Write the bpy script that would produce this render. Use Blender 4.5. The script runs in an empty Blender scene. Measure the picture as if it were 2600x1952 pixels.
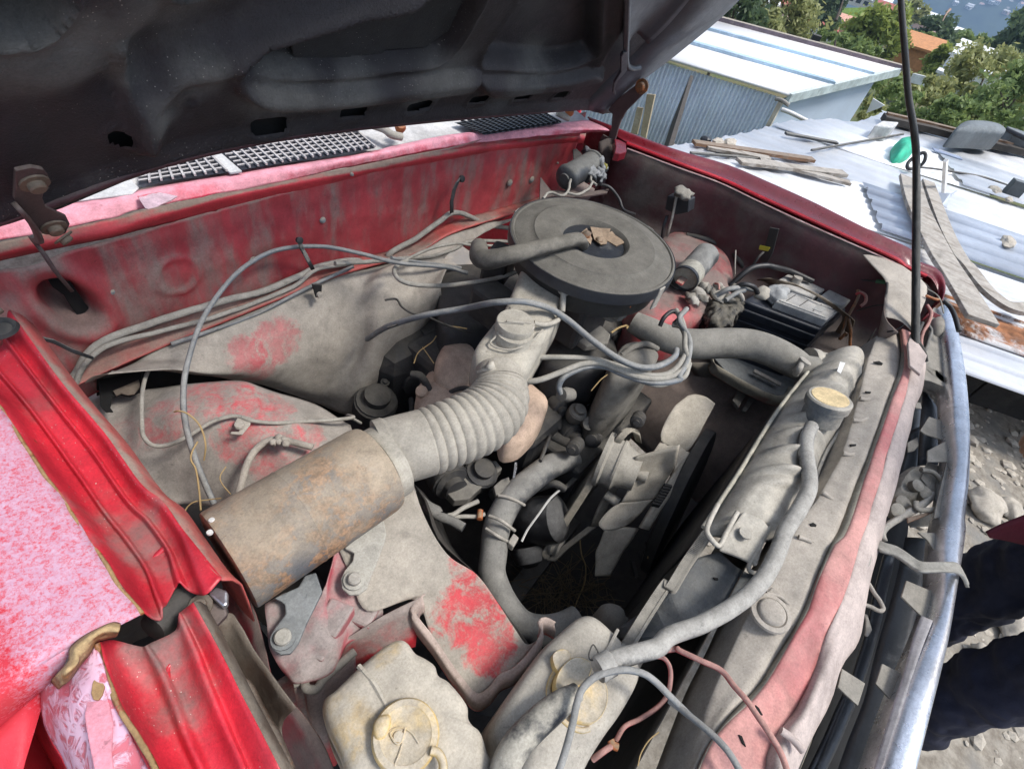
import bpy, bmesh, math, random
import numpy as np
from mathutils import Vector, Matrix, noise
random.seed(7)
SC = bpy.context.scene
COL = SC.collection
# ------------------------------------------------------------------ camera
F_PX, YAW, PITCH, ROLL = 1347.8, .509, .792, .279
CAM = Vector((0.0, -.743, 1.438))
def cam_axes():
    cy, sy, cp, sp = math.cos(YAW), math.sin(YAW), math.cos(PITCH), math.sin(PITCH)
    f = Vector((cy*cp, sy*cp, -sp)); r = Vector((sy, -cy, 0)); u = r.cross(f)
    cr, sr = math.cos(ROLL), math.sin(ROLL)
    return cr*r+sr*u, -sr*r+cr*u, f
CR, CU, CF = cam_axes()
cd = bpy.data.cameras.new("camera"); cam = bpy.data.objects.new("camera", cd); COL.objects.link(cam)
cam.matrix_world = Matrix(((CR.x, CU.x, -CF.x, CAM.x), (CR.y, CU.y, -CF.y, CAM.y), (CR.z, CU.z, -CF.z, CAM.z), (0, 0, 0, 1)))
cd.sensor_width = 36; cd.lens = F_PX/2600*36; cd.clip_start = .02; cd.clip_end = 6000
SC.camera = cam
# ------------------------------------------------------------------ light
W = bpy.data.worlds.new("World"); SC.world = W; W.use_nodes = True
SUN_EL, SUN_AZ = math.radians(58), math.radians(-62)      # from the front of the car, high
sd = Vector((math.cos(SUN_EL)*math.cos(SUN_AZ), math.cos(SUN_EL)*math.sin(SUN_AZ), math.sin(SUN_EL)))
nt = W.node_tree; sky = nt.nodes.new("ShaderNodeTexSky"); sky.sky_type = 'NISHITA'; sky.sun_disc = False
sky.sun_elevation = SUN_EL; sky.sun_rotation = math.pi/2-SUN_AZ; sky.dust_density = 2.5; sky.air_density = 1.0
sky.ozone_density = .6
hs = nt.nodes.new("ShaderNodeHueSaturation"); hs.inputs['Saturation'].default_value = .45
nt.links.new(sky.outputs[0], hs.inputs['Color'])
bg = nt.nodes["Background"]; nt.links.new(hs.outputs[0], bg.inputs[0]); bg.inputs[1].default_value = .15
sl = bpy.data.lights.new("sun", 'SUN'); sun = bpy.data.objects.new("sun", sl); COL.objects.link(sun)
sl.energy = 2.6; sl.angle = math.radians(14); sl.color = (1, .95, .88)
sun.rotation_euler = sd.to_track_quat('Z', 'Y').to_euler()
SC.view_settings.view_transform = 'Standard'; SC.view_settings.look = 'None'
SC.view_settings.exposure = .86; SC.view_settings.gamma = 1
# ------------------------------------------------------------------ sighting: a photo position -> a place in the car's space
K9 = 900/2198; K6 = 600/2212
ZONE = {'0': (0, 0, 1), 'w': (0, 0, 2600/2212), 'A': (0, 0, K9), 'B': (850, 0, K9), 'C': (1700, 0, K9), 'D': (0, 640, K9), 'E': (850, 640, K9),
        'F': (1700, 640, K9), 'G': (0, 1272, K9), 'H': (850, 1272, K9), 'I': (1700, 1272, K9),
        'J': (1250, 1000, K6), 'K': (1480, 600, K6), 'N': (1400, 0, K6), 'O': (2000, 0, K6)}
def ray(zone, x, y):
    ox, oy, k = ZONE[zone]; px, py = ox+x*k, oy+y*k
    return CF + CR*((px-1300)/F_PX) - CU*((py-976)/F_PX)
def at(zone, x, y, ax, v):
    d = ray(zone, x, y)
    if ax == 'd': return CAM+d*v
    i = 'xyz'.index(ax)
    return CAM + d*((v-CAM[i])/d[i])
def onplane(zone, x, y, p0, n):
    d = ray(zone, x, y); return CAM + d*((p0-CAM).dot(n)/d.dot(n))
def V(zone, ax, v, s):
    """'x,y x,y,v ...' -> points on the plane ax=v"""
    out = []
    for tok in s.split():
        t = [float(a) for a in tok.split(',')]
        out.append(at(zone, t[0], t[1], ax, t[2] if len(t) > 2 else v))
    return out
# ------------------------------------------------------------------ objects
def link(name, me, parent=None, mat=None):
    o = bpy.data.objects.new(name, me); COL.objects.link(o)
    if mat is not None and me is not None: me.materials.append(mat)
    if parent is not None: setparent(o, parent)
    return o
def wloc(o):
    v = o.location.copy()
    while o.parent: o = o.parent; v = v+o.location
    return v
def setparent(o, p):
    w = o.location.copy(); o.parent = p; o.location = w-wloc(p)
def mk(name, verts, faces, mat, parent=None, smooth=True, sharp=None):
    verts = [Vector(v) for v in verts]
    lo = [min(v[i] for v in verts) for i in range(3)]; hi = [max(v[i] for v in verts) for i in range(3)]
    c = Vector([(a+b)/2 for a, b in zip(lo, hi)])
    me = bpy.data.meshes.new(name); me.from_pydata([v-c for v in verts], [], faces)
    if smooth:
        me.polygons.foreach_set('use_smooth', [True]*len(me.polygons))
        if sharp: me.set_sharp_from_angle(angle=math.radians(sharp))
    me.update()
    o = bpy.data.objects.new(name, me); COL.objects.link(o); o.location = c
    me.materials.append(mat)
    if parent is not None: setparent(o, parent)
    return o
def tag(o, label=None, cat=None, group=None, kind=None):
    if label: o['label'] = label
    if cat: o['category'] = cat
    if group: o['group'] = group
    if kind: o['kind'] = kind
    return o
def empty(name, loc, label=None, cat=None, group=None):
    o = bpy.data.objects.new(name, None); COL.objects.link(o); o.location = loc; o.empty_display_size = .1
    return tag(o, label, cat, group)
def solid(o, t, off=0.0):
    m = o.modifiers.new("thickness", 'SOLIDIFY'); m.thickness = t; m.offset = off; return o
def bev(o, w, seg=2):
    m = o.modifiers.new("edge", 'BEVEL'); m.width = w; m.segments = seg; m.limit_method = 'ANGLE'; m.angle_limit = math.radians(35); return o
def crom(pts, n):
    """Catmull-Rom through pts, n samples per span"""
    P = [Vector(p) for p in pts]
    if len(P) == 2: return [P[0].lerp(P[1], i/n) for i in range(n+1)]
    Q = [P[0]*2-P[1]]+P+[P[-1]*2-P[-2]]; out = []
    for i in range(1, len(Q)-2):
        a, b, c, d = Q[i-1:i+3]
        for k in range(n):
            t = k/n
            out.append(.5*((2*b)+(c-a)*t+(2*a-5*b+4*c-d)*t*t+(3*b-a-3*c+d)*t**3))
    out.append(P[-1]); return out
def grid_mesh(rows):
    n, m = len(rows), len(rows[0]); v = [p for r in rows for p in r]
    f = [(i*m+j, i*m+j+1, (i+1)*m+j+1, (i+1)*m+j) for i in range(n-1) for j in range(m-1)]
    return v, f
def loft(name, rows, mat, parent=None, nu=6, nv=6, thick=.0015, rough=0, rs=20, cut=None, flip=False):
    """rows of control points -> smooth sheet of metal; rough = random dents"""
    m = max(len(r) for r in rows)
    rr = []; uneven = len(set(len(r) for r in rows)) > 1
    for r in rows:
        c = crom(r, 12) if len(r) > 1 else [Vector(r[0])]*13
        if uneven: c = even(c, 160)
        tot = (m-1)*nu
        rr.append([c[0]] if False else [samp(c, k/tot) for k in range(tot+1)])
    cols = [crom([row[j] for row in rr], nv) for j in range(len(rr[0]))]
    G = [[cols[j][i] for j in range(len(cols))] for i in range(len(cols[0]))]
    v, f = grid_mesh(G)
    if rough:
        v = [p+Vector((0, 0, 1))*(noise.noise(p*rs)*rough)+Vector((noise.noise(p*rs+Vector((9, 0, 0))), noise.noise(p*rs+Vector((0, 7, 0))), 0))*rough*.4 for p in v]
    if flip: f = [tuple(reversed(q)) for q in f]
    o = mk(name, v, f, mat, parent)
    if thick: solid(o, thick)
    return o
def even(c, n):
    d = [0.0]
    for a, b in zip(c[:-1], c[1:]): d.append(d[-1]+(b-a).length)
    out = []; j = 0
    for i in range(n+1):
        t = d[-1]*i/n
        while j < len(c)-2 and d[j+1] < t: j += 1
        s = (t-d[j])/max(1e-9, d[j+1]-d[j]); out.append(c[j].lerp(c[j+1], min(1, max(0, s))))
    return out
def samp(c, t):
    x = t*(len(c)-1); i = min(int(x), len(c)-2); return c[i].lerp(c[i+1], x-i)
def frames(c):
    T = [(c[min(i+1, len(c)-1)]-c[max(i-1, 0)]).normalized() for i in range(len(c))]
    n = T[0].orthogonal().normalized(); out = []
    for t in T:
        n = (n-t*n.dot(t)); n = n.normalized() if n.length > 1e-6 else t.orthogonal().normalized()
        out.append((n.copy(), t.cross(n)))
    return out
def tube_vf(c, rad, seg=10, caps=True, base=0):
    fr = frames(c); v = []; f = []
    for i, (p, (n, b)) in enumerate(zip(c, fr)):
        r = rad[i] if hasattr(rad, '__len__') else rad
        for k in range(seg):
            a = 2*math.pi*k/seg; v.append(p+n*(math.cos(a)*r)+b*(math.sin(a)*r))
    for i in range(len(c)-1):
        for k in range(seg):
            k2 = (k+1) % seg; f.append((base+i*seg+k, base+i*seg+k2, base+(i+1)*seg+k2, base+(i+1)*seg+k))
    if caps:
        f.append(tuple(base+k for k in reversed(range(seg)))); f.append(tuple(base+(len(c)-1)*seg+k for k in range(seg)))
    return v, f
def tube(name, pts, r, mat, parent=None, seg=10, n=6, rads=None, caps=True, wob=0):
    c = crom(pts, n)
    if wob: c = [p+Vector((noise.noise(p*30), noise.noise(p*30+Vector((5, 5, 5))), noise.noise(p*30+Vector((9, 1, 3)))))*wob for p in c]
    if rads:
        R = [Vector((x, 0, 0)) for x in rads]; R = [q.x for q in crom(R, n)]
        R = [R[min(len(R)-1, int(i*len(R)/len(c)))] for i in range(len(c))]
    else: R = r
    v, f = tube_vf(c, R, seg, caps)
    return mk(name, v, f, mat, parent, sharp=50)
def axes_for(d):
    d = Vector(d).normalized(); a = d.orthogonal().normalized()
    return a, d.cross(a), d
def lathe(name, prof, org, axis, mat, parent=None, seg=40, sharp=40, ref=None):
    """prof: (radius, height along axis)"""
    d = Vector(axis).normalized()
    a = (Vector(ref)-d*Vector(ref).dot(d)).normalized() if ref is not None else d.orthogonal().normalized()
    b = d.cross(a); v = []; f = []; org = Vector(org)
    for r, h in prof:
        for k in range(seg):
            t = 2*math.pi*k/seg; v.append(org+d*h+(a*math.cos(t)+b*math.sin(t))*r)
    for i in range(len(prof)-1):
        for k in range(seg):
            k2 = (k+1) % seg; f.append((i*seg+k, i*seg+k2, (i+1)*seg+k2, (i+1)*seg+k))
    if prof[0][0] > 1e-4: f.append(tuple(reversed(range(seg))))
    if prof[-1][0] > 1e-4: f.append(tuple((len(prof)-1)*seg+k for k in range(seg)))
    o = mk(name, v, f, mat, parent, sharp=sharp)
    bm = bmesh.new(); bm.from_mesh(o.data); bmesh.ops.remove_doubles(bm, verts=bm.verts, dist=1e-6); bmesh.ops.recalc_face_normals(bm, faces=bm.faces); bm.to_mesh(o.data); bm.free()
    return o
def box_vf(c, ax, ay, az, base=0):
    v = [c+ax*i+ay*j+az*k for i in (-1, 1) for j in (-1, 1) for k in (-1, 1)]
    f = [(0, 1, 3, 2), (4, 6, 7, 5), (0, 4, 5, 1), (2, 3, 7, 6), (0, 2, 6, 4), (1, 5, 7, 3)]
    return v, [tuple(base+i for i in q) for q in f]
def box(name, c, ax, ay, az, mat, parent=None, bw=.002):
    v, f = box_vf(Vector(c), Vector(ax), Vector(ay), Vector(az))
    o = mk(name, v, f, mat, parent, smooth=False)
    if bw: bev(o, bw)
    return o
def bar(name, a, b, w, t, mat, parent=None, up=(0, 0, 1), bw=.001):
    a, b = Vector(a), Vector(b); d = (b-a); u = Vector(up); s = d.cross(u).normalized(); u = s.cross(d).normalized()
    return box(name, (a+b)/2, d/2, s*w/2, u*t/2, mat, parent, bw)
def prism(name, top, depth, mat, parent=None, dirv=(0, 0, -1), bw=.002, seg=2, smooth=False):
    """outline (points) thickened by depth along dirv"""
    d = Vector(dirv).normalized()*depth; n = len(top); v = [Vector(p) for p in top]+[Vector(p)+d for p in top]
    f = [tuple(range(n)), tuple(reversed(range(n, 2*n)))]+[(i, i+n, (i+1) % n+n, (i+1) % n) for i in range(n)]
    o = mk(name, v, f, mat, parent, smooth=smooth, sharp=30)
    bm = bmesh.new(); bm.from_mesh(o.data); bmesh.ops.recalc_face_normals(bm, faces=bm.faces)
    bmesh.ops.triangulate(bm, faces=[q for q in bm.faces if len(q.verts) > 4]) ; bm.to_mesh(o.data); bm.free()
    if bw: bev(o, bw, seg)
    return o
def ring_pts(pts, n=6):
    """closed smooth outline"""
    P = [Vector(p) for p in pts]; m = len(P); out = []
    for i in range(m):
        a, b, c, d = P[i-1], P[i], P[(i+1) % m], P[(i+2) % m]
        for k in range(n):
            t = k/n; out.append(.5*((2*b)+(c-a)*t+(2*a-5*b+4*c-d)*t*t+(3*b-a-3*c+d)*t**3))
    return out
def dome(name, outline, levels, mat, parent=None, centre=None, n=4):
    """closed outline raised in rings: levels = (scale towards centre, offset vector)"""
    P = ring_pts(outline, n); c = centre or sum(P, Vector())/len(P); v = []; m = len(P)
    for s, off in levels: v += [c+(p-c)*s+Vector(off) for p in P]
    f = [(i*m+k, i*m+(k+1) % m, (i+1)*m+(k+1) % m, (i+1)*m+k) for i in range(len(levels)-1) for k in range(m)]
    f.append(tuple((len(levels)-1)*m+k for k in range(m))); f.append(tuple(reversed(range(m))))
    o = mk(name, v, f, mat, parent, sharp=60)
    bm = bmesh.new(); bm.from_mesh(o.data); bmesh.ops.recalc_face_normals(bm, faces=bm.faces); bm.to_mesh(o.data); bm.free()
    return o
def bolt(parent, p, axis, r, mat, name='bolt', washer=True):
    prof = [(r*1.7, 0), (r*1.7, r*.3), (r*1.05, r*.35)] if washer else [(r*1.05, 0)]
    return lathe(name, prof+[(r, r*.4), (r, r*1.0), (r*.8, r*1.2), (0, r*1.25)], p, axis, mat, parent, seg=12 if washer else 6)
def multi(name, parts, mat, parent=None, smooth=True):
    v = []; f = []
    for pv, pf in parts:
        b = len(v); v += pv; f += [tuple(b+i for i in q) for q in pf]
    return mk(name, v, f, mat, parent, smooth, sharp=40)
def ico(c, r, jit=.25, seed=0, sub=2, sc=(1, 1, 1)):
    bm = bmesh.new(); bmesh.ops.create_icosphere(bm, subdivisions=sub, radius=1)
    v = [Vector(c)+Vector((p.co.x*sc[0], p.co.y*sc[1], p.co.z*sc[2]))*r*(1+jit*noise.noise(p.co*1.6+Vector((seed*3.1, seed*1.7, 0)))) for p in bm.verts]
    f = [tuple(q.index for q in fa.verts) for fa in bm.faces]; bm.free(); return v, f
# ------------------------------------------------------------------ materials
class NT:
    def __init__(s, name):
        s.m = bpy.data.materials.new(name); s.m.use_nodes = True; s.t = s.m.node_tree
        s.b = s.t.nodes["Principled BSDF"]; s.pos = s.t.nodes.new("ShaderNodeNewGeometry")
    def n(s, k, **kw):
        x = s.t.nodes.new(k)
        for a, b in kw.items(): setattr(x, a, b)
        return x
    def l(s, a, b): s.t.links.new(a, b)
    def P(s): return s.pos.outputs['Position']
    def math(s, op, a, b=0, c=0):
        x = s.n("ShaderNodeMath", operation=op)
        for i, q in enumerate((a, b, c)):
            if isinstance(q, (int, float)): x.inputs[i].default_value = q
            else: s.l(q, x.inputs[i])
        return x.outputs[0]
    def vec(s, v, sc=(1, 1, 1)):
        x = s.n("ShaderNodeVectorMath", operation='MULTIPLY'); s.l(v, x.inputs[0]); x.inputs[1].default_value = sc; return x.outputs[0]
    def noise(s, scale, det=5, rough=.6, stretch=None, dist=0):
        x = s.n("ShaderNodeTexNoise"); x.inputs['Scale'].default_value = scale; x.inputs['Detail'].default_value = det
        x.inputs['Roughness'].default_value = rough; x.inputs['Distortion'].default_value = dist
        s.l(s.vec(s.P(), stretch) if stretch else s.P(), x.inputs['Vector']); return x.outputs[0]
    def voro(s, scale, feat='F1', stretch=None):
        x = s.n("ShaderNodeTexVoronoi", feature=feat); x.inputs['Scale'].default_value = scale
        s.l(s.vec(s.P(), stretch) if stretch else s.P(), x.inputs['Vector']); return x
    def ramp(s, v, a, b):
        x = s.n("ShaderNodeMapRange", interpolation_type='SMOOTHSTEP'); s.l(v, x.inputs[0])
        x.inputs[1].default_value = a; x.inputs[2].default_value = b; return x.outputs[0]
    def mix(s, f, a, b):
        x = s.n("ShaderNodeMix", data_type='RGBA')
        if isinstance(f, (int, float)): x.inputs[0].default_value = f
        else: s.l(f, x.inputs[0])
        for q, i in ((a, 6), (b, 7)):
            if isinstance(q, tuple): x.inputs[i].default_value = (*q, 1)
            else: s.l(q, x.inputs[i])
        return x.outputs[2]
    def up(s):
        x = s.n("ShaderNodeSeparateXYZ"); s.l(s.pos.outputs['Normal'], x.inputs[0]); return x.outputs[2]
    def sph(s, c, r, soft=.5):
        d = s.n("ShaderNodeVectorMath", operation='DISTANCE'); s.l(s.P(), d.inputs[0]); d.inputs[1].default_value = c
        return s.math('SUBTRACT', 1, s.ramp(d.outputs['Value'], r*(1-soft), r*(1+soft)))
    def bump(s, h, strength, dist=.002):
        x = s.n("ShaderNodeBump"); x.inputs['Strength'].default_value = strength; x.inputs['Distance'].default_value = dist
        s.l(h, x.inputs['Height']); s.l(x.outputs[0], s.b.inputs['Normal'])
DUST = (.315, .28, .23)
def mat(name, base, dust=DUST, amt=.5, scale=9, rough=.55, metal=0.0, patches=(), clear=(), rust=0, rscale=25, rcol=(.22, .09, .03),
        bump=.25, bscale=160, updust=.35, vary=.25, streak=None, specks=0, speckcol=(.6, .56, .5), edge=.12, dr=.9, stretch=None, pn=14, grain=1.0, dusty=(), feather=.2):
    """paint or metal under dust: amt 0..1 dust cover; patches = (centre, radius, strength) rubbed clean to the base; rust cover 0..1"""
    k = NT(name)
    big = k.noise(scale*.6, 3); b2 = tuple(min(1, c*(1+vary)) for c in base); b1 = tuple(c*(1-vary) for c in base)
    col = k.mix(k.ramp(big, .3, .7), b1, b2)
    nz = k.noise(scale, 7, .65, stretch=stretch)
    up = k.math('MULTIPLY', k.up(), updust)
    m = k.math('ADD', k.math('ADD', nz, amt-.5), up)
    for (c, r, st) in dusty: m = k.math('ADD', m, k.math('MULTIPLY', k.sph(c, r, .7), st))  # dusty: dirt on the gutter, painted reflected light on the hood
    dm = k.ramp(m, .5-edge, .5+edge)
    if patches:      # places rubbed clean: soft, broken edges
        fine = k.math('ADD', k.math('MULTIPLY', k.noise(pn, 8, .7, dist=.6), .75), k.math('MULTIPLY', k.noise(pn*6, 5, .8), .30))
        for (c, r, st) in patches:
            pm = k.ramp(k.math('ADD', k.math('MULTIPLY', k.sph(c, r), .50), fine), .90, .90+feather)
            dm = k.math('MULTIPLY', dm, k.math('SUBTRACT', 1, k.math('MULTIPLY', pm, min(.92, st*.55))))
    d1 = tuple(c*.88 for c in dust); d2 = tuple(min(1, c*1.12) for c in dust)
    dcol = k.mix(k.ramp(k.noise(scale*2.5, 6, .7), .35, .65), d1, d2)
    if rust:
        rn = k.noise(rscale, 9, .72, dist=.4); rm = k.ramp(rn, .72-rust*.5, .80-rust*.5)
        rc = k.mix(k.ramp(k.noise(rscale*4, 4), .35, .65), tuple(c*.45 for c in rcol), tuple(min(1, c*1.5) for c in rcol))
        col = k.mix(rm, col, rc)
    out = k.mix(dm, col, dcol)
    if specks:
        v = k.voro(230); sm = k.ramp(v.outputs['Distance'], .24*specks, .12*specks); sm = k.math('MULTIPLY', sm, k.ramp(k.noise(11, 4), .45, .6))
        out = k.mix(sm, out, speckcol)
    if grain:
        g = k.math('ADD', k.math('MULTIPLY', k.noise(420, 3, .7), .75*grain), k.math('MULTIPLY', k.noise(38, 7, .75), .95*grain))
        g = k.math('ADD', g, 1-.85*grain)
        sp = k.ramp(k.noise(95, 6, .75, dist=.3), .60, .72); g = k.math('MULTIPLY', g, k.math('SUBTRACT', 1, k.math('MULTIPLY', sp, .38*grain)))
        st_ = k.ramp(k.noise(13, 6, .7, dist=.8), .52, .72); g = k.math('MULTIPLY', g, k.math('SUBTRACT', 1, k.math('MULTIPLY', st_, .22*grain)))
        vm = k.n("ShaderNodeVectorMath", operation='SCALE'); k.l(out, vm.inputs[0]); k.l(g, vm.inputs['Scale']); out = vm.outputs[0]
    k.l(out, k.b.inputs['Base Color'])
    k.b.inputs['Metallic'].default_value = 0
    ro = k.math('ADD', k.math('MULTIPLY', dm, dr-rough), rough); ro2 = k.math('ADD', ro, k.math('MULTIPLY', k.math('SUBTRACT', k.noise(60, 4), .5), .25))
    k.l(ro2, k.b.inputs['Roughness'])
    if metal: k.l(k.math('MULTIPLY', k.math('SUBTRACT', 1, dm), metal), k.b.inputs['Metallic'])
    h = k.math('ADD', k.noise(bscale, 5, .7), k.math('MULTIPLY', dm, .6))
    k.bump(h, bump)
    return k.m
def flat(name, c, rough=.6, metal=0, bump=.1, bscale=120, vary=.15, scale=12, emit=None):
    return mat(name, c, dust=tuple(min(1, x*1.25+.01) for x in c), amt=.1, rough=rough, metal=metal, bump=bump, bscale=bscale, vary=vary, scale=scale, updust=.1, grain=.5)
# ------------------------------------------------------------------ terrain: terrace with the car, slope falling to a valley, far hillside
def hgt(x, y):
    d = x-.28*abs(y) if False else x
    z = 0.0
    z -= 1.9*float(sst_(d, 3.6, 4.6))
    z -= .10*max(0, d-9)*.9 if d < 60 else .09*51+(min(d, 160)-60)*.085
    if d > 160: z -= (min(d, 650)-160)*.16
    if d > 900: z += (d-900)*.30
    z += noise.noise(Vector((x*.02, y*.02, 1)))*min(6, max(0, d-8)*.05)+noise.noise(Vector((x*.004, y*.004, 4)))*min(90, max(0, d-200)*.1)
    return z
def sst_(x, a, b):
    t = min(1, max(0, (x-a)/(b-a))); return t*t*(3-2*t)
def ter_mat():
    k = NT("hillside_ground")
    n1 = k.noise(.12, 6, .7); n2 = k.noise(1.4, 6, .7); n3 = k.noise(30, 5, .7)
    sep = k.n("ShaderNodeSeparateXYZ"); k.l(k.P(), sep.inputs[0]); X = sep.outputs[0]
    grass = k.mix(n2, (.035, .06, .012), (.10, .13, .035)); dry = k.mix(n2, (.09, .07, .035), (.17, .13, .07))
    hill = k.mix(k.ramp(k.math('ADD', n1, k.math('MULTIPLY', n2, .5)), .65, .95), grass, dry)
    near = k.mix(k.ramp(n3, .3, .7), (.17, .145, .115), (.33, .30, .25)); near = k.mix(k.ramp(k.noise(5, 5), .5, .7), near, (.20, .19, .17))
    far = k.mix(k.ramp(k.noise(.012, 7, .7), .4, .62), (.02, .045, .045), (.05, .08, .055))
    far = k.mix(k.ramp(k.voro(.03).outputs['Distance'], .10, .06), far, (.4, .38, .36))
    c = k.mix(k.ramp(X, 3.3, 4.6), near, hill); c = k.mix(k.ramp(X, 150, 500), c, far)
    k.l(c, k.b.inputs['Base Color']); k.b.inputs['Roughness'].default_value = .95; k.bump(n3, .6, .01)
    return k.m
m_ter = ter_mat()
xs_ = sorted(set([-300, -100, -30, -12, -6]+[round(-4+.12*i, 3) for i in range(80)]+[5.7+.6*i for i in range(20)]+[18*1.14**i for i in range(1, 36)]))
ys_ = [-2500, -1500, -900, -500, -300, -180, -110, -70, -45, -28, -18, -12, -8]+[round(-6+.12*i, 3) for i in range(84)]+[4.2, 5, 6, 8, 11, 15, 20, 28, 40, 60, 90, 130, 190, 280, 420, 600, 900, 1400, 2200, 3200]
def hz_(x, y): return hgt(x, y)+(noise.noise(Vector((x*3, y*3, 0)))*.02+noise.noise(Vector((x*11, y*11, 0)))*.008 if -6 < x < 3.4 else 0)
v, f = grid_mesh([[Vector((x, y, hz_(x, y))) for y in ys_] for x in xs_])
tag(mk("ground", v, [tuple(reversed(q)) for q in f], m_ter), "stony pale earth terrace falling away to a green hillside and valley", kind='structure')
del v, f
# stones and chips on the terrace
m_stone = mat("pale_stone", (.27, .24, .20), dust=(.40, .36, .30), amt=.5, scale=14, rough=.85, bump=.6, bscale=60)
m_stone2 = mat("brown_cobble", (.12, .10, .075), dust=(.22, .185, .14), amt=.5, scale=9, rough=.85, bump=.6, bscale=60)
rg = random.Random(5)
def pebbles(name, n, area, rmin, rmax, mt, lab, seed, flatn=.5):
    rr = random.Random(seed); bm = bmesh.new(); bmesh.ops.create_icosphere(bm, subdivisions=1, radius=1); base = [p.co.copy() for p in bm.verts]; fb = [tuple(q.index for q in fa.verts) for fa in bm.faces]; bm.free()
    vs_, fs_ = [], []
    for i in range(n):
        x, y = rr.uniform(*area[:2]), rr.uniform(*area[2:]); r = rmin+(rmax-rmin)*rr.random()**3; a = rr.random()*6.28; ca, sa = math.cos(a), math.sin(a); b = len(vs_)
        sx, sy, sz = rr.uniform(.7, 1.4), rr.uniform(.6, 1), rr.uniform(.3, .7)*flatn*2; z0 = hz_(x, y)
        for p in base:
            q = p*(1+.28*noise.noise(p*1.5+Vector((i*1.3, 0, 0)))); px, py = q.x*sx*r, q.y*sy*r
            vs_.append(Vector((x+px*ca-py*sa, y+px*sa+py*ca, z0+q.z*sz*r*.9+r*sz*.2)))
        fs_ += [tuple(b+k for k in t) for t in fb]
    o = mk(name, vs_, fs_, mt, smooth=False); tag(o, lab, "stones", kind='stuff'); return o
pebbles("loose_stones", 2600, (1.2, 3.4, -3.2, -.9), .006, .035, m_stone, "pale broken stones scattered on the ground in front of the car", 1)
pebbles("cobbles", 1500, (-1.6, .2, -1.6, 1.4), .012, .06, m_stone2, "brown rounded stones packed on the ground beside the near fender", 2)
pebbles("stone_chips", 900, (1.45, 2.6, -1.2, .6), .006, .03, m_stone, "pale stone chips lying under the far side of the car", 3)
rk = at('F', 1960, 1560, 'z', .03)
v_, f_ = ico(rk, .085, .35, 5, 3, (1, .75, .45)); tag(mk("rock", v_, f_, m_stone), "large pale flat rock on the stony ground by the person's legs", "rock")
for i, (z_, x, y, r, lab) in enumerate((('I', 2150, 780, .06, "yellowish stone between the person's two trouser legs"), ('F', 2120, 1590, .05, "small pale stone behind the large flat rock"), ('I', 1960, 990, .05, "mustard coloured stone beside the nearer trouser leg"),
        ('G', 140, 1420, .07, "largest brown cobble at the bottom left under the fender"), ('G', 60, 1300, .05, "flat slab of grey stone at the left edge under the fender"))):
    v_, f_ = ico(at(z_, x, y, 'z', .03), r, .4, i+60, 3, (1.2, .8, .5)); tag(mk("rock", v_, f_, m_stone2 if i > 2 else m_stone), lab, "rock")
H0 = Vector((0, -.028, .975)); HV = Vector((0, -.545, .8385)).normalized(); HU = Vector((1, 0, 0)); HN = HU.cross(HV)   # plane of the open hood
if HN.dot(CAM-H0) < 0: HN = -HN
# ------------------------------------------------------------------ shared materials
RED = (.47, .022, .038); PINKRED = (.50, .10, .11)
def C0(zone, ax, v, x, y): return tuple(at(zone, x, y, ax, v))
m_red = mat("red_paint", RED, dust=(.26, .10, .09), amt=.12, scale=7, rough=.32, bump=.12, updust=.05, specks=.6)
m_redgut = mat("red_paint_gutter", RED, dust=(.20, .13, .12), amt=.27, scale=12, rough=.42, bump=.2, updust=.05, specks=.55, vary=.3, rust=.10, rscale=45, edge=.16,
    dusty=[(C0('G', 'z', .925, x, y), r, s) for x, y, r, s in ((860, 560, .05, 0.07), (760, 330, .035, 0.07), (980, 430, .03, 0.06), (930, 520, .03, 0.07), (620, 100, .05, 0.04), (900, 920, .03, 0.07), (1000, 1150, .035, 0.06), (1130, 850, .03, 0.07), (1080, 1400, .03, 0.05), (1240, 720, .025, 0.07))])
m_fw = mat("firewall_paint", (.36, .045, .055), dust=(.235, .16, .14), amt=.44, scale=7, rough=.5, stretch=(1.8, 1, .45), updust=.2, bump=.15, pn=20)
m_ledge = mat("dusty_red_ledge", (.40, .08, .07), dust=(.27, .20, .165), amt=.30, scale=8, updust=.25, rust=.08)
m_grey = mat("dusty_grey_panel", (.42, .05, .07), dust=(.33, .30, .26), amt=.85, scale=6, updust=.3, bump=.2,
    pn=30, feather=.2, patches=((C0('D', 'y', -.07, 1510, 640), .05, 1.1), (C0('D', 'y', -.07, 1720, 540), .06, 1.0), (C0('D', 'y', -.08, 1600, 720), .04, .8)))
m_arch = mat("dusty_wheel_arch", (.46, .03, .05), dust=(.29, .265, .235), amt=.82, scale=7, updust=.25, pn=38,
    feather=.35, patches=((C0('D', 'z', .785, 1370, 880), .07, 1.7), (C0('D', 'z', .785, 1600, 970), .065, 1.9), (C0('D', 'z', .76, 1040, 1060), .05, 1.4),
             (C0('D', 'z', .77, 1480, 1180), .045, 1.5), (C0('D', 'z', .76, 1730, 1290), .06, 1.7), (C0('D', 'z', .77, 1900, 1130), .035, 1.5), (C0('D', 'z', .73, 780, 1170), .05, .6)))
m_apron = mat("dusty_apron", (.55, .02, .035), dust=(.33, .30, .255), amt=.95, scale=7, updust=.3, pn=38,
    feather=.22, patches=((C0('H', 'z', .762, 800, 720), .055, 1.8), (C0('H', 'z', .757, 960, 880), .05, 1.8), (C0('H', 'z', .77, 930, 600), .045, 1.7), (C0('H', 'z', .78, 810, 420), .032, 1.8), (C0('H', 'z', .765, 735, 560), .014, 1.3)))
m_far = mat("shaded_inner_fender", (.055, .012, .016), dust=(.085, .07, .064), amt=.45, scale=6, updust=.2)
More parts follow.
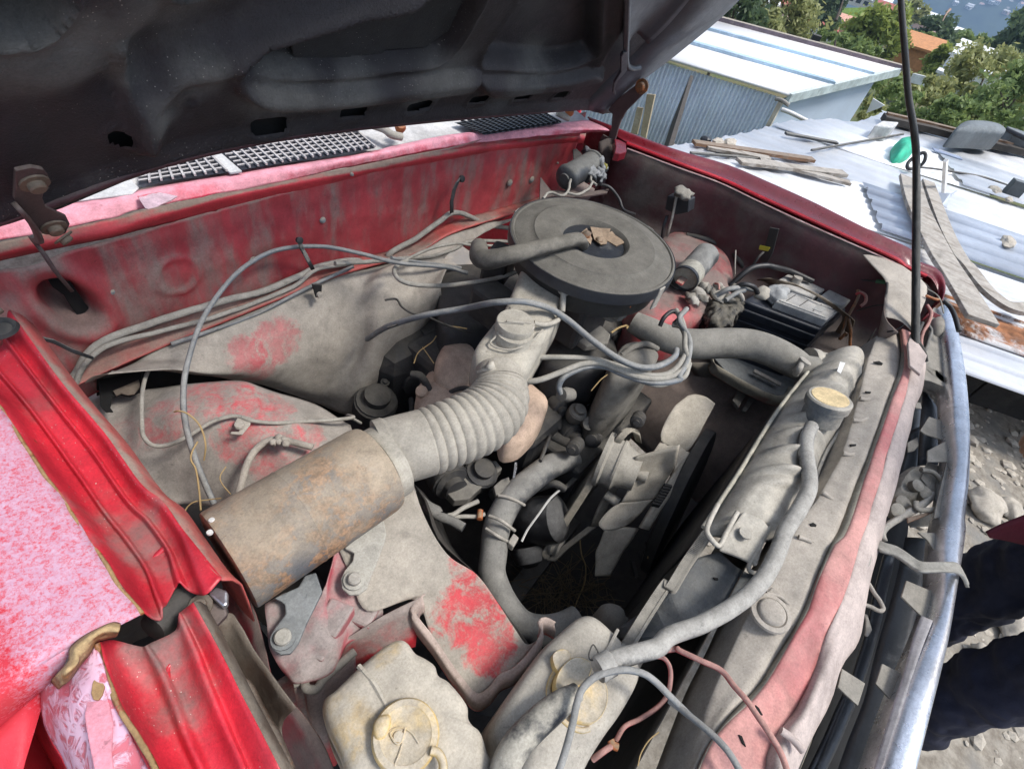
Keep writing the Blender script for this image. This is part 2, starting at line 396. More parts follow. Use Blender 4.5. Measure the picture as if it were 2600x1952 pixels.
m_farpk = mat("far_tower_paint", (.38, .04, .05), dust=(.20, .15, .135), amt=.42, scale=6, updust=.15)
m_black = mat("black_paint", (.020, .021, .024), dust=(.10, .095, .088), amt=.18, scale=6, rough=.5, bump=.3, updust=.2, specks=.45, speckcol=(.35, .33, .3), pn=20)
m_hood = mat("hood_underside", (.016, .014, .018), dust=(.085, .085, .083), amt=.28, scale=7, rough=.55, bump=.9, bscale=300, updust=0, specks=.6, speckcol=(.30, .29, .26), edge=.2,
   dusty=[(tuple(onplane('A', x, y, H0, HN)), r, st) for x, y, r, st in ((1000, 250, .05, .30), (1250, 80, .05, .28), (860, 470, .02, .40), (150, 330, .045, .35), (350, 250, .03, .25), (1750, 570, .04, .42), (2150, 560, .04, .42), (1250, 530, .025, .35), (1000, 700, .02, .35), (2700, 530, .05, .42), (3250, 500, .06, .35))])  # pale spots paint in light reflected up onto the hood, not dust
m_hoodlt = mat("hood_insulation", (.022, .024, .027), dust=(.075, .075, .072), amt=.30, scale=7, rough=.75, bump=1.0, bscale=420, updust=0, specks=.4, edge=.2)
m_dark = mat("grimy_black_metal", (.018, .018, .018), dust=(.07, .066, .06), amt=.25, scale=12, rough=.6)
m_eng = mat("greasy_engine_metal", (.03, .03, .032), dust=(.075, .07, .062), amt=.34, scale=14, rough=.6, updust=.3)
m_engd = mat("dusty_engine_metal", (.07, .066, .06), dust=(.17, .16, .14), amt=.55, scale=12, rough=.6, updust=.3)
m_beige = mat("dusty_crossmember", (.46, .12, .10), dust=(.37, .335, .29), amt=.86, scale=6, updust=.2)
m_pinkx = mat("dusty_pink_crossmember", (.46, .13, .13), dust=(.50, .26, .235), amt=.55, scale=6, updust=.05, bump=.1)
m_grayp = mat("cowl_grey_plastic", (.40, .43, .46), dust=(.5, .5, .5), amt=.4, scale=8, rough=.5)
m_blackp = mat("black_plastic", (.022, .024, .028), dust=(.13, .13, .125), amt=.14, scale=8, rough=.42, updust=.15, specks=.3)
m_chrome = mat("dull_chrome_trim", (.62, .64, .68), dust=(.36, .37, .38), amt=.28, scale=10, rough=.30, metal=.9, updust=0, rust=0)
m_steel = mat("dusty_steel", (.28, .27, .25), dust=(.33, .31, .275), amt=.75, scale=18, rough=.5, metal=.5)
m_rub = mat("grey_rubber", (.04, .042, .046), dust=(.17, .165, .15), amt=.42, scale=16, rough=.6, updust=.4)
m_hose = mat("dusty_beige_hose", (.12, .115, .105), dust=(.30, .28, .25), amt=.75, scale=10, rough=.7, updust=.35)
m_wire = mat("grey_cable", (.15, .165, .18), dust=(.24, .24, .23), amt=.35, scale=20, rough=.45)
m_wired = mat("dusty_cable", (.13, .125, .115), dust=(.30, .285, .25), amt=.6, scale=18)
m_blackw = flat("black_wire", (.02, .02, .022), .5)
m_redw = mat("faded_red_wire", (.42, .06, .07), dust=(.40, .22, .19), amt=.45, scale=30)
m_rust = mat("rusty_steel", (.20, .10, .05), dust=(.16, .12, .09), amt=.3, scale=30, rust=.5, rcol=(.26, .10, .035))
m_rustbolt = mat("rusty_bolt", (.10, .07, .05), dust=(.12, .10, .08), amt=.4, scale=60, rust=.3, rcol=(.13, .07, .035))
m_orange = mat("orange_rust_cap", (.40, .12, .04), dust=(.3, .2, .12), amt=.2, scale=60)
m_straw = flat("dry_straw", (.34, .24, .11), .8)
m_plate = mat("brown_grimy_plate", (.085, .06, .045), dust=(.15, .125, .10), amt=.4, scale=16, rust=.25, updust=.2)
m_hingem = mat("hinge_steel", (.07, .045, .045), dust=(.12, .095, .085), amt=.35, scale=20, rust=.15)
m_void = flat("void_black", (.006, .006, .006), .95)  # flat black painted in for the dark inside holes and gaps

# ------------------------------------------------------------------ the car
CARP = Vector((.7, -.5, 0))
car = empty("pickup_car", CARP, "old faded red car with its hood open over a dusty engine bay", "car")

# hood: underside pressing as a height field on the tilted hood plane, outer skin behind it
def huv(zone, x, y):
    p = onplane(zone, x, y, H0, HN); d = p-H0; return (d.dot(HU), d.dot(HV))
def HP(zone, s): return np.array([huv(zone, *[float(a) for a in t.split(',')]) for t in s.split()])
def sdf(poly, U, Vv):
    """signed distance (negative inside)"""
    n = len(poly); d = np.full(U.shape, 1e9); ins = np.zeros(U.shape, bool); NX = np.zeros(U.shape); NY = np.zeros(U.shape)
    for i in range(n):
        a = poly[i]; b = poly[(i+1) % n]; e = b-a
        wx, wy = U-a[0], Vv-a[1]; t = np.clip((wx*e[0]+wy*e[1])/(e@e+1e-12), 0, 1)
        qx, qy = a[0]+t*e[0], a[1]+t*e[1]; dd = np.hypot(U-qx, Vv-qy)
        m = dd < d; d = np.where(m, dd, d); NX = np.where(m, qx, NX); NY = np.where(m, qy, NY)
        c = ((a[1] > Vv) != (b[1] > Vv)) & (U < (b[0]-a[0])*(Vv-a[1])/(b[1]-a[1]+1e-12)+a[0]); ins ^= c
    return np.where(ins, -d, d), NX, NY
def rpoly(p, n=5):
    q = ring_pts([Vector((a[0], a[1], 0)) for a in p], n); return np.array([(v.x, v.y) for v in q])
def sst(x, a, b):
    t = np.clip((x-a)/(b-a), 0, 1); return t*t*(3-2*t)
hood = empty("hood", CARP+Vector((0, .45, 1))); setparent(hood, car)
u0, u1, v0, v1, st = -.05, 1.345, 0.0, .95, .0042
us = np.arange(u0, u1, st); vs = np.arange(v0, v1, st); Ug, Vg = np.meshgrid(us, vs)
rear = HP('0', "-60,560 135,510 368,412 614,352 860,318 1096,295 1341,278 1485,268 1554,287")   # the hood's rear edge stands clear of the cowl
VE = np.interp(us, rear[:, 0], rear[:, 1]); print("rear edge v", VE.min(), VE.max())
Vg = Vg+VE[None, :]
DH = np.zeros(Ug.shape)
pk1 = rpoly(HP('w', "528,160 556,122 640,86 760,40 860,0 960,-60 1090,-90 1060,-30 1030,30 985,105 940,140 850,150 780,160 690,165"))
pk2 = rpoly(HP('w', "1045,142 1058,95 1115,15 1160,-70 1290,-90 1296,40 1290,110 1250,140 1180,152 1100,148"))
bd1 = rpoly(HP('w', "503,195 515,160 560,175 700,180 860,165 985,150 1040,150 1020,175 1000,190 860,205 700,222 560,225"))
bd2 = rpoly(HP('w', "1030,160 1120,160 1230,153 1290,140 1300,160 1220,185 1120,196 1040,200"))
lf1 = rpoly(HP('w', "-60,-40 60,-60 150,-30 135,20 100,62 50,75 -60,66")); lf2 = rpoly(HP('w', "385,-40 390,2 430,28 480,20 560,-5 600,-40"))
rail = HP('w', "505,190 540,130 700,62 900,-20 1000,-80 700,-140 420,-60 340,-20 310,60 330,130 300,200 320,300 420,210")
S = {k: sdf(p, Ug, Vg)[0] for k, p in dict(pk1=pk1, pk2=pk2, bd1=bd1, bd2=bd2, lf1=lf1, lf2=lf2).items()}
DH += -.034*(1-sst(S['pk1'], -.014, .004)) - .034*(1-sst(S['pk2'], -.014, .004))
DH += -.030*(1-sst(S['lf1'], -.003, .003)) - .034*(1-sst(S['lf2'], -.008, .004)) + .008*np.exp(-(S['lf1']/.007)**2) + .008*np.exp(-(S['lf2']/.007)**2) + .005*np.exp(-(S['pk1']/.006)**2) + .005*np.exp(-(S['pk2']/.006)**2)
DH += .020*(1-sst(S['bd1'], -.014, .002))+.020*(1-sst(S['bd2'], -.014, .002))
# broad channels of the frame: valley sweeping up-right, ridge along its lower side
lineR = HP('w', "310,300 322,230 400,180 520,140 700,62 900,-20 1060,-100")
def dline(pl):
    d = np.full(Ug.shape, 1e9)
    for a, b in zip(pl[:-1], pl[1:]):
        e = b-a; t = np.clip(((Ug-a[0])*e[0]+(Vg-a[1])*e[1])/(e@e), 0, 1); d = np.minimum(d, np.hypot(Ug-a[0]-t*e[0], Vg-a[1]-t*e[1]))
    return d
DH += .020*np.exp(-(dline(lineR)/.015)**2)
valley = HP('w', "360,150 420,110 560,60 760,-30"); DH += -.030*np.exp(-(dline(valley)/.045)**2)
step = HP('w', "262,108 275,160 292,230 300,285"); DH += .010*np.exp(-(dline(step)/.006)**2)
edge2 = HP('w', "1290,130 1330,60 1350,-60"); DH += .014*np.exp(-(dline(edge2)/.014)**2)
lowl = HP('w', "0,130 120,150 240,120 280,0"); DH += .008*np.exp(-(dline(lowl)/.03)**2)
# rear edge curls towards the bay, panel follows a slight crown
DH += .010*(1-sst(Vg-VE[None, :], .0, .03))
nz = np.array([noise.noise(Vector((a*9, b*9, 0))) for a, b in zip(Ug[::6, ::6].ravel(), Vg[::6, ::6].ravel())]).reshape(Ug[::6, ::6].shape)
iy = np.minimum(np.arange(Ug.shape[0])//6, nz.shape[0]-1); ix = np.minimum(np.arange(Ug.shape[1])//6, nz.shape[1]-1)
holes = [HP('w', s) for s in ("540,279 540,265 550,259 612,252 620,256 610,272 596,277 548,284", "733,250 738,236 785,229 795,231 790,242 780,245",
    "876,238 884,226 925,216 936,219 927,230 888,238", "1011,222 1020,210 1054,206 1058,209 1048,219", "1108,216 1122,202 1150,199 1152,202 1140,213", "1192,212 1205,200 1228,197 1230,201 1215,210")]
def ell(cx, cy, rx, ry): return HP('w', " ".join("%f,%f" % (cx+rx*math.cos(t), cy+ry*math.sin(t)) for t in np.linspace(0, 6.28, 15)[:-1]))
holes += [ell(250, 150, 12, 7), ell(256, 295, 24, 13), ell(418, 225, 8, 5), ell(1690/1.1754, 165/1.1754*1.1, 7, 5)]
kill = np.zeros(Ug.shape, bool)
U2, V2 = Ug.copy(), Vg.copy()
for h in holes:
    d, nx, ny = sdf(h, Ug, Vg); ins = d < 0; nearb = ins & (d > -st*.75)
    U2 = np.where(nearb, nx, U2); V2 = np.where(nearb, ny, V2); kill |= ins & ~nearb
    ring = (d > 0) & (d < .009); DH += np.where(ring, .0025*np.sin(np.clip(d/.009, 0, 1)*math.pi), 0)
shear = np.interp(Vg, [0, .5], [0, 0])
rows, colsn = Ug.shape
# hood side boundary follows the far edge
P3 = [[H0+HU*float(U2[i, j])+HV*float(V2[i, j])+HN*float(DH[i, j]) for j in range(colsn)] for i in range(rows)]
vv, _ = grid_mesh(P3); ff = []
for i in range(rows-1):
    for j in range(colsn-1):
        if kill[i, j] or kill[i+1, j] or kill[i, j+1] or kill[i+1, j+1]: continue
        ff.append((i*colsn+j, i*colsn+j+1, (i+1)*colsn+j+1, (i+1)*colsn+j))
DH = DH*1.0
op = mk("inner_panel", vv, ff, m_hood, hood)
# outer skin, with folded hem along sides
def hpt(u, v, n): return H0+HU*u+HV*v+HN*n
m_hoodout = mat("hood_outer_paint", RED, dust=(.45, .25, .25), amt=.3, rough=.3)
rowsk = [[hpt(u, max(v, float(np.interp(u, rear[:, 0], rear[:, 1]))+.004), -.042+.012*math.cos((u-.65)*2)-.012) for u in np.linspace(-.1, 1.40, 9)] for v in (0, .2, .5, 1.05)]
sk = loft("outer_skin", rowsk, m_hoodout, hood, nu=2, nv=2, thick=.0012)
sk.data.materials.append(m_void); sk.modifiers['thickness'].material_offset = 0
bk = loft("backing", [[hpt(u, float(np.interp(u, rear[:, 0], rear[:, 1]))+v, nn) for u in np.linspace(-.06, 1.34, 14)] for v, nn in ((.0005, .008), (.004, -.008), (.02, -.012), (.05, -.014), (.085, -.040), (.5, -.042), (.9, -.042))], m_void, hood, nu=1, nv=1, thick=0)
# rear hem (dark red lip) and side structure at the far edge
tube("rear_hem", [hpt(u, float(np.interp(u, rear[:, 0], rear[:, 1])), .006) for u in np.linspace(-.05, 1.34, 12)], .005, mat("hem_paint", (.05, .02, .025), dust=(.09, .07, .07), amt=.3), hood, seg=8)
# sharp raised flange details on far side
m_hoode = mat("hood_edge_metal", (.035, .04, .05), dust=(.14, .15, .17), amt=.35, scale=6, rough=.42, updust=0, bump=.15)
def hN(s, n): return [hpt(*huv('N', *[float(a) for a in t.split(',')]), n) for t in s.split()]
loft("side_rail", [hN("560,1060 700,900 900,720 1130,545 1540,210 1760,0 1990,-220", .0), hN("440,1000 600,830 800,660 1010,440 1350,110 1560,-120 1800,-380", .018),
                   hN("330,990 500,810 690,640 920,400 1200,130 1400,-120 1640,-400", .012), hN("300,980 460,790 640,600 870,370 1120,90 1300,-150 1500,-420", -.012)], m_hoode, hood, nu=4, nv=4)
loft("side_channel", [hN("640,350 640,60 640,-300", .022), hN("700,330 690,60 690,-300", .012), hN("790,300 930,130 1290,-300", .002), hN("860,330 1060,130 1400,-300", .020)], m_hoode, hood, nu=4, nv=4)
tube("channel_lip", hN("640,-300 640,60 640,330 650,500 700,545 770,540", .024), .006, m_hoode, hood, seg=8)
prism("catch_plate", hN("580,400 600,365 635,350 640,540 560,640 530,720 550,790 515,760 525,660 585,550", .03), .006, m_hoode, hood, dirv=-HN, bw=.001)
prism("insulation_pad", [hpt(a, b, -.018) for a, b in HP('w', "655,162 648,110 700,60 860,5 960,-60 1090,-90 1060,-30 1020,25 985,95 935,130 850,138 840,150 780,150 770,160")], .004, m_hoodlt, hood, dirv=-HN, bw=.0015)

# near hinge: plate, arm and bolts
hz = empty("hood_hinge", at('w', 60, 400, 'z', 1.0)); setparent(hz, car)
def hA(s, n): return [hpt(*huv("A", *[float(a) for a in t.split(",")]), n) for t in s.split()]
pl = prism("plate", hA("-40,860 60,842 140,860 172,900 160,960 140,1050 165,1110 240,1150 300,1180 325,1230 300,1290 240,1310 170,1290 90,1250 40,1160 -40,1050", .030), .004, m_hingem, hz, dirv=-HN, bw=.001)
bar_pts = hA("-60,1050 60,1190", .036)+hA("130,1330", .030)+V("A", "y", -.035, "200,1480")+V("D", "y", -.035, "270,10 350,130 435,230,-.005")
loft("arm", [[p+Vector((.0, .007, 0)) for p in bar_pts], [p+Vector((0, 0, .002)) for p in bar_pts], [p-Vector((.0, .007, 0)) for p in bar_pts]], m_hingem, hz, nu=3, nv=2, thick=.004)
bolt(hz, hA('80,940', .030)[0], HN, .0068, m_rustbolt)
bolt(hz, hA('215,1240', .030)[0], HN, .0068, m_rustbolt); bolt(hz, hA('262,1288', .034)[0], HN+Vector((.5, 0, -.5)), .006, m_rustbolt)
# far hinge
hf = empty("hood_hinge", at('N', 600, 1200, 'x', 1.3)); setparent(hf, car)
prism("arm", V('N', 'x', 1.30, "530,1030 600,940 800,790 890,750 905,800 880,860 800,940 700,1040 650,1130 620,1220 590,1330 560,1360 480,1410 430,1440 440,1340 480,1260 530,1290 560,1200 570,1070"), .006, m_hingem, hf, dirv=(1, 0, 0), bw=.001)
bolt(hf, at('N', 850, 810, 'x', 1.296), (-1, 0, 0), .010, m_rust)
loft("bracket", [V('N', 'x', 1.30, "430,1440,1.29 440,1560,1.29 460,1700,1.29"), V('N', 'x', 1.33, "570,1330 580,1500 590,1700")], m_hingem, hf, nu=2, nv=2, thick=.003)
# ------------------------------------------------------------------ cowl, firewall
cowl = empty("cowl", Vector((.65, .12, .97))); setparent(cowl, car)
m_pink = mat("sunfaded_pink_paint", (.50, .05, .09), dust=(.66, .30, .36), amt=.52, scale=14, rough=.45, updust=.1, bump=.2)
m_pinkworn = mat("peeling_paint", (.45, .05, .08), dust=(.50, .36, .40), amt=.5, scale=26, rough=.5, updust=.05, bump=.5, edge=.05, rust=.1)
# pink cowl lip: rows from windscreen side to bay side
loft("cowl_lip", [V('A', 'z', .972, "-120,1360 0,1335 320,1275 700,1220 850,1180")+V('A', 'z', .972, "1500,1060 2190,960")+V('B', 'z', .972, "700,840 1200,790 1570,745"),
                  V('A', 'z', .975, "-120,1400 0,1380 320,1310 700,1260 850,1215")+V('A', 'z', .975, "1500,1100 2190,985")+V('B', 'z', .975, "700,860 1200,800 1690,800"),
                  V('A', 'z', .962, "-120,1520 0,1485 320,1430 700,1350 900,1290")+V('A', 'z', .962, "1500,1175 2190,1030")+V('B', 'z', .962, "700,915 1200,850 1700,815")], m_pink, cowl, nu=8, nv=6, rough=.002, rs=40)
loft("cowl_flange", [V('A', 'y', .004, "-120,1525 320,1435 700,1355 930,1295")+V('A', 'y', .004, "1500,1180 2190,1035")+V('B', 'y', .004, "700,920 1200,852 1700,822"),
                     V('A', 'y', -.004, "-120,1600 320,1510 700,1440 930,1360")+V('A', 'y', -.004, "1500,1210 2190,1078")+V('B', 'y', -.004, "700,965 1200,890 1680,850"),
                     V('A', 'y', .006, "-120,1640 320,1545 700,1470 930,1410")+V('A', 'y', .006, "1500,1290 2190,1130")+V('B', 'y', .006, "700,1005 1200,925 1660,880")],
     mat("cowl_flange_paint", (.42, .03, .04), dust=(.24, .17, .13), amt=.28, scale=9, rust=.05), cowl, nu=8, nv=4)
# torn flap
prism("torn_flap", V('A', 'z', .98, "850,1215 900,1290 935,1300 1000,1265 1060,1240 1100,1215 980,1190"), .002, m_pinkworn, cowl, bw=.0005)
# cowl top plate + louvres
loft("cowl_plate", [V('A', 'z', .966, "-200,1400 320,1290 700,1215 850,1170")+V('A', 'z', .966, "1500,1070 2190,965")+V('B', 'z', .966, "700,850 1200,795 1570,750"),
                    [Vector((x, .22-.05*(x/1.4), .985)) for x in (-.05, .1, .3, .45, .62, .85, 1.0, 1.2, 1.32)]], m_grayp, cowl, nu=4, nv=2, thick=.0015)
gp = prism("corner_panel", V('A', 'z', .978, "310,1265 330,1240 560,1150 795,1095 860,1160 820,1200 700,1215 500,1240"), .003, m_grayp, cowl, bw=.001)
m_slat = mat("pale_louvre", (.34, .34, .36), dust=(.42, .40, .40), amt=.5, scale=20, rough=.5)
m_well = flat("louvre_well", (.015, .017, .025), .5)
def louvre(corners, nlong, nlat, skew=0, dark=False):
    g = empty("vent_grille", sum(corners, Vector())/4); setparent(g, cowl)
    a, b, c, d = corners                    # front-left, front-right, back-right, back-left
    up = Vector((0, 0, .002))
    loft("well", [[a+up*.6, b+up*.6], [d+up*.6, c+up*.6]], m_well, g, nu=1, nv=1, thick=0)
    mm = m_slat if not dark else m_blackp
    for i in range(nlong+1):
        t = i/nlong; p = a.lerp(b, t)+up*2.3; q = d.lerp(c, min(1, max(0, t)))+up*2.3
        if i: box("slat", (p+q)/2, (q-p)/2, Vector((.0016, 0, 0)), Vector((0, 0, .0018)), mm, g, 0)
    for j in range(1, nlat):
        t = j/nlat; p = a.lerp(d, t)+up*1.4; q = b.lerp(c, t)+up*1.4
        box("slat", (p+q)/2, (q-p)/2, Vector((0, .0012, .0004)), Vector((0, -.0005, .0014)), mm, g, 0)
Z = .980
louvre(V('A', 'z', Z, "860,1155 1410,1075 1270,940 870,1020"), 8, 6)
louvre(V('A', 'z', Z, "1500,1060")+V('B', 'z', Z, "250,925 120,815")+V('A', 'z', Z, "1350,925"), 18, 6)
louvre(V('B', 'z', Z, "930,842 1400,770 1260,690 740,765"), 14, 9, dark=True)
prism("divider", V('A', 'z', Z+.004, "1280,940 1345,925 1500,1058 1425,1070"), .004, m_grayp, cowl, bw=.001)
# windscreen + wipers
m_glass = mat("windscreen_glass", (.05, .07, .08), dust=(.3, .3, .3), amt=.3, rough=.08)
loft("windscreen", [[Vector((x, .24, .985)) for x in (-.02, .4, .9, 1.3)], [Vector((x, .62, 1.40)) for x in (.08, .4, .9, 1.2)]], m_glass, car, nu=2, nv=2, thick=.005)
for pts, tip in (("0,782,1.0 180,770,1.0 300,800,1.0 350,835,.995 415,850,.99", (405, 795)), ("1380,700,1.0 1420,720,.995 1450,735,.99", (1452, 700))):
    w = empty("wiper_arm", at('B', tip[0], tip[1], 'z', 1.0)); setparent(w, car)
    tube("arm", V('B', 'z', 1.0, pts), .0075, m_steel, w, seg=8)
    lathe("cap", [(.009, -.004), (.011, .004), (.008, .012), (0, .014)], at('B', tip[0], tip[1], 'z', 1.0), (-.3, -.5, .8), m_orange, w, seg=14)

# firewall: one pressed sheet with embossed ring, ribs and the hinge pocket
fwx = np.arange(-.14, 1.31, .005); fwz = np.arange(.742, .972, .005)
cr = at('w', 383, 595, 'y', 0); pk = at('D', 420, 300, 'y', 0); P3 = []
for z in fwz:
    r = []
    for x in fwx:
        y = 0
        d = math.hypot(x-cr.x, z-cr.z); y -= .004*math.exp(-((d-.030)/.004)**2)
        for (px, py) in ((1420, 500), (1150, 300)):
            q = at('D', px, py, 'y', 0); y -= .0025*math.exp(-((x-q.x-(z-q.z)*.1)/.003)**2)
        # pocket: recess with bulging lip, elongated downwards
        ex, ez = (x-pk.x+.25*(z-pk.z))/.024, (z-pk.z)/.040; e = math.hypot(ex, ez)
        y += .055*max(0, 1-max(0, e-.2)**2/.8) if e < 1.1 else 0
        y -= .013*math.exp(-((e-1.45)/.45)**2)
        y += .0035*noise.noise(Vector((x*9, 0, z*14)))+.0012*noise.noise(Vector((x*40, 3, z*40)))
        if x < .22: y -= .02*((.22-x)/.22)**2*min(1, max(0, (.935-z)/.03))
        if z < .775: y -= (.775-z)*.2
        r.append(Vector((x, y, z)))
    P3.append(r)
vv, ff = grid_mesh(P3); fo = mk("firewall", vv, ff, m_fw, car); solid(fo, .0015)
prism("pocket_slot", V('D', 'y', .012, "285,150 320,110 385,120 450,200 530,320 590,390 560,425 500,420 450,350 400,270 330,220"), .004, m_void, car, dirv=(0, 1, 0), bw=0)
m_plug = mat("grey_plug", (.25, .27, .27), amt=.4)
fwp = [('A', 2000, 1365, .0055), ('D', 1570, 50, .006), ('B', 1085, 1135, .0085), ('B', 1220, 1115, .0085), ('D', 690, 245, .004), ('B', 1380, 1010, .003), ('A', 2180, 1080, .003), ('B', 100, 1078, .003)]
for z_, x, y, r in fwp:
    lathe("plug", [(r*1.1, 0), (r, .002), (r*.6, .0045), (0, .005)], at(z_, x, y, 'y', -.003), (0, -1, 0), m_plug, car, seg=14)
# slanted flange (ledge) below the firewall and the grey toe board under it
led = [V('D', 'y', 0, "440,700 500,650,0 900,480 1400,300 2000,80")+V('B', 'y', 0, "440,1530 700,1385 1150,1255 1500,1150"),
       V('D', 'y', -.03, "430,830 560,770 1000,570 1480,375 2100,130")+V('B', 'y', -.03, "500,1560 740,1430 1150,1300 1500,1190"),
       V('D', 'y', -.033, "430,860 560,785 1000,595 1480,400 2100,150")+V('B', 'y', -.033, "500,1575 740,1445 1150,1315 1500,1205")]
loft("firewall_ledge", led, m_ledge, car, nu=6, nv=3)
toe = [V('D', 'y', -.03, "520,810 800,700 1000,600 1480,400 2100,150")+V('B', 'y', -.03, "500,1580 740,1450 1150,1330"),
       V('D', 'y', -.05, "560,790 830,705 1100,650 1560,440 2150,250")+V('E', 'y', -.06, "300,110 500,60 720,0"),
       V('D', 'y', -.075, "640,770 900,720 1200,690 1620,600 2150,430")+V('E', 'y', -.10, "300,280 560,190 700,90"),
       V('D', 'y', -.09, "680,760 950,730 1300,740 1620,720 2150,650")+V('E', 'y', -.13, "280,500 520,330 660,200"),
       V('D', 'y', -.08, "700,745 1000,728 1400,762 1620,790 1990,860")+V('E', 'y', -.14, "180,800 400,640 660,300"),
       V('D', 'y', -.05, "700,742 1000,735 1420,775 1640,830 1960,930")+V('E', 'y', -.12, "100,1010 340,860 640,340")]
loft("toe_board", toe, m_grey, car, nu=6, nv=6, rough=.006, rs=14)
toe2 = [V('E', 'y', -.08, "0,120 300,30 700,-60"), V('E', 'y', -.06, "0,40 300,-60 700,-140")]
# dark opening behind the torn seam, floor of the bay
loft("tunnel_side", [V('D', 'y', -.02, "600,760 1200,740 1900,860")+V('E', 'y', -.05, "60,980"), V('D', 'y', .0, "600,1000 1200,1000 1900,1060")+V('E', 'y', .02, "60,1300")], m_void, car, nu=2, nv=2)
# wheel arch dome (near side)
ar = [V('D', 'z', .735, "430,900 620,870 900,850,.755 1200,812,.77 1480,795,.775 1650,850,.77 1950,935,.75 2170,1085,.73"),
      V('D', 'z', .745, "480,1000 700,960 950,930,.765 1250,890,.785 1500,890,.79 1700,960,.78 1950,1030,.765 2190,1180,.74"),
      V('D', 'z', .74, "560,1150 750,1100 1000,1080,.765 1300,1060,.785 1550,1060,.79 1750,1120,.78 1980,1180,.77 2190,1300,.745"),
      V('D', 'z', .73, "660,1330 850,1280 1050,1250,.745 1330,1250,.76 1600,1270,.765 1800,1330,.765 2000,1380,.755 2190,1450,.74"),
      V('D', 'z', .71, "760,1460 950,1430 1120,1400,.72 1380,1420,.735 1640,1470,.74 1840,1520,.74 2000,1560,.735 2190,1600,.73"),
      V('D', 'z', .69, "840,1560 1030,1560 1180,1560 1400,1600,.71 1640,1650,.71 1840,1700,.71 2000,1750,.71 2190,1800,.71")]
loft("wheel_arch", ar, m_arch, car, nu=6, nv=6, rough=.007, rs=18)
# torn rusted hole in the arch
prism("torn_hole", V('D', 'z', .775, "610,790 880,735 870,860 800,890 740,880 690,900 680,960 700,985 650,985 620,950"), .004, m_void, car, bw=.001)
prism("rust_scrap", V('D', 'z', .78, "700,860 860,790 870,830 830,880 790,885 750,875 720,890"), .002, m_plate, car, bw=.0005)
# apron running under the canister, ending in the U-shaped rail
ap = [V('E', 'z', .80, "-150,1900,.80")+V('H', 'z', .80, "100,-60 300,-160 460,-200"),
      V('H', 'z', .80, "-60,160 150,60,.80 380,-20 540,60,.79"),
      V('H', 'z', .79, "80,420 260,330 480,250 690,320,.785"),
      V('H', 'z', .775, "200,680 330,600 560,480 880,455,.775"),
      V('H', 'z', .765, "490,612 620,600 800,605 1010,620,.765"),
      V('H', 'z', .757, "605,865 740,850 920,820 1110,775,.757"),
      V('H', 'z', .750, "745,1075 860,1020 1000,945 1190,885,.752"),
      V('H', 'z', .744, "850,1205 905,1190 970,1140 1100,1050 1262,860,.75")]
loft("inner_apron", ap, m_apron, car, nu=8, nv=6, rough=.003, rs=14)
u = V('H', 'z', .78, "545,590,.785 490,640,.78 478,700,.775 600,860,.765 700,1010,.755 790,1130,.75 850,1200,.745 900,1205,.745 960,1160,.75 1020,1085,.755 1100,1050,.757 1190,960,.76 1265,850,.762 1280,790,.762 1262,750,.762 1300,735,.762 1360,765,.76")
dn = Vector((.0, .012, -.03))
loft("rail_lip", [[p+Vector((.004, 0, .0)) for p in u], u, [p+Vector((-.003, -.006, -.004)) for p in u], [p+Vector((-.004, -.010, -.022)) for p in u]],
     mat("apron_edge", (.52, .10, .10), dust=(.40, .32, .28), amt=.6, scale=12, rust=.12), car, nu=4, nv=3, thick=.0025)
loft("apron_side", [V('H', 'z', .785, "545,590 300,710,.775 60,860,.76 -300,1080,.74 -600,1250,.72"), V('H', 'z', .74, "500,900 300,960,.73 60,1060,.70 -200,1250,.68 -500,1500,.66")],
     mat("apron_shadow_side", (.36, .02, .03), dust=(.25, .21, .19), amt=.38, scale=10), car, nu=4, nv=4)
# ------------------------------------------------------------------ near fender: gutter with ridges, sun-faded top, crumpled front
m_fade = None
def faded():
    k = NT("sunburnt_clearcoat")
    n1 = k.noise(2.2, 3); fine = k.noise(420, 3, .8); mid = k.noise(150, 5, .75)
    a = k.math('ADD', k.math('MULTIPLY', fine, .55), k.math('MULTIPLY', mid, .45))
    sep = k.n("ShaderNodeSeparateXYZ"); k.l(k.P(), sep.inputs[0])
    # the clear coat has gone on the flat top (x > -0.085), it is still sound further out
    inner = k.ramp(k.math('ADD', sep.outputs[0], k.math('MULTIPLY', k.noise(9, 5), .06)), -.10, -.02)
    th = k.math('ADD', k.math('MULTIPLY', inner, .30), k.math('MULTIPLY', n1, .10))
    m = k.ramp(k.math('ADD', a, th), .66, .94)
    col = k.mix(k.noise(40, 3), (.52, .02, .035), (.60, .05, .07))
    pale = k.mix(k.noise(120, 4), (.46, .23, .33), (.60, .43, .55))
    k.l(k.mix(m, col, pale), k.b.inputs['Base Color'])
    k.l(k.math('ADD', .25, k.math('MULTIPLY', m, .5)), k.b.inputs['Roughness']); k.bump(a, .25)
    return k.m
m_fade = faded()
m_edge = mat("rusted_edge", (.34, .06, .05), dust=(.30, .19, .09), amt=.3, scale=60, rust=.55, rscale=70, rcol=(.22, .09, .03), bump=.5, edge=.05)
fen = empty("front_fender", Vector((0, -.4, .95))); setparent(fen, car)
O = V('D', 'z', .965, "-260,700 0,960 230,1300 480,1660")+V('G', 'z', .965, "560,250 700,450 820,620 885,700")
I = V('D', 'z', .945, "60,360 370,790 640,1110 870,1430")+V('G', 'z', .945, "1010,0 1130,170 1280,390 1380,490")
prof = ((0, .0), (.06, -.004), (.16, -.022), (.30, -.026), (.345, -.018), (.39, -.026), (.58, -.024), (.66, -.022), (.70, -.013), (.74, -.020), (.86, -.014), (.94, -.003), (1, .0))
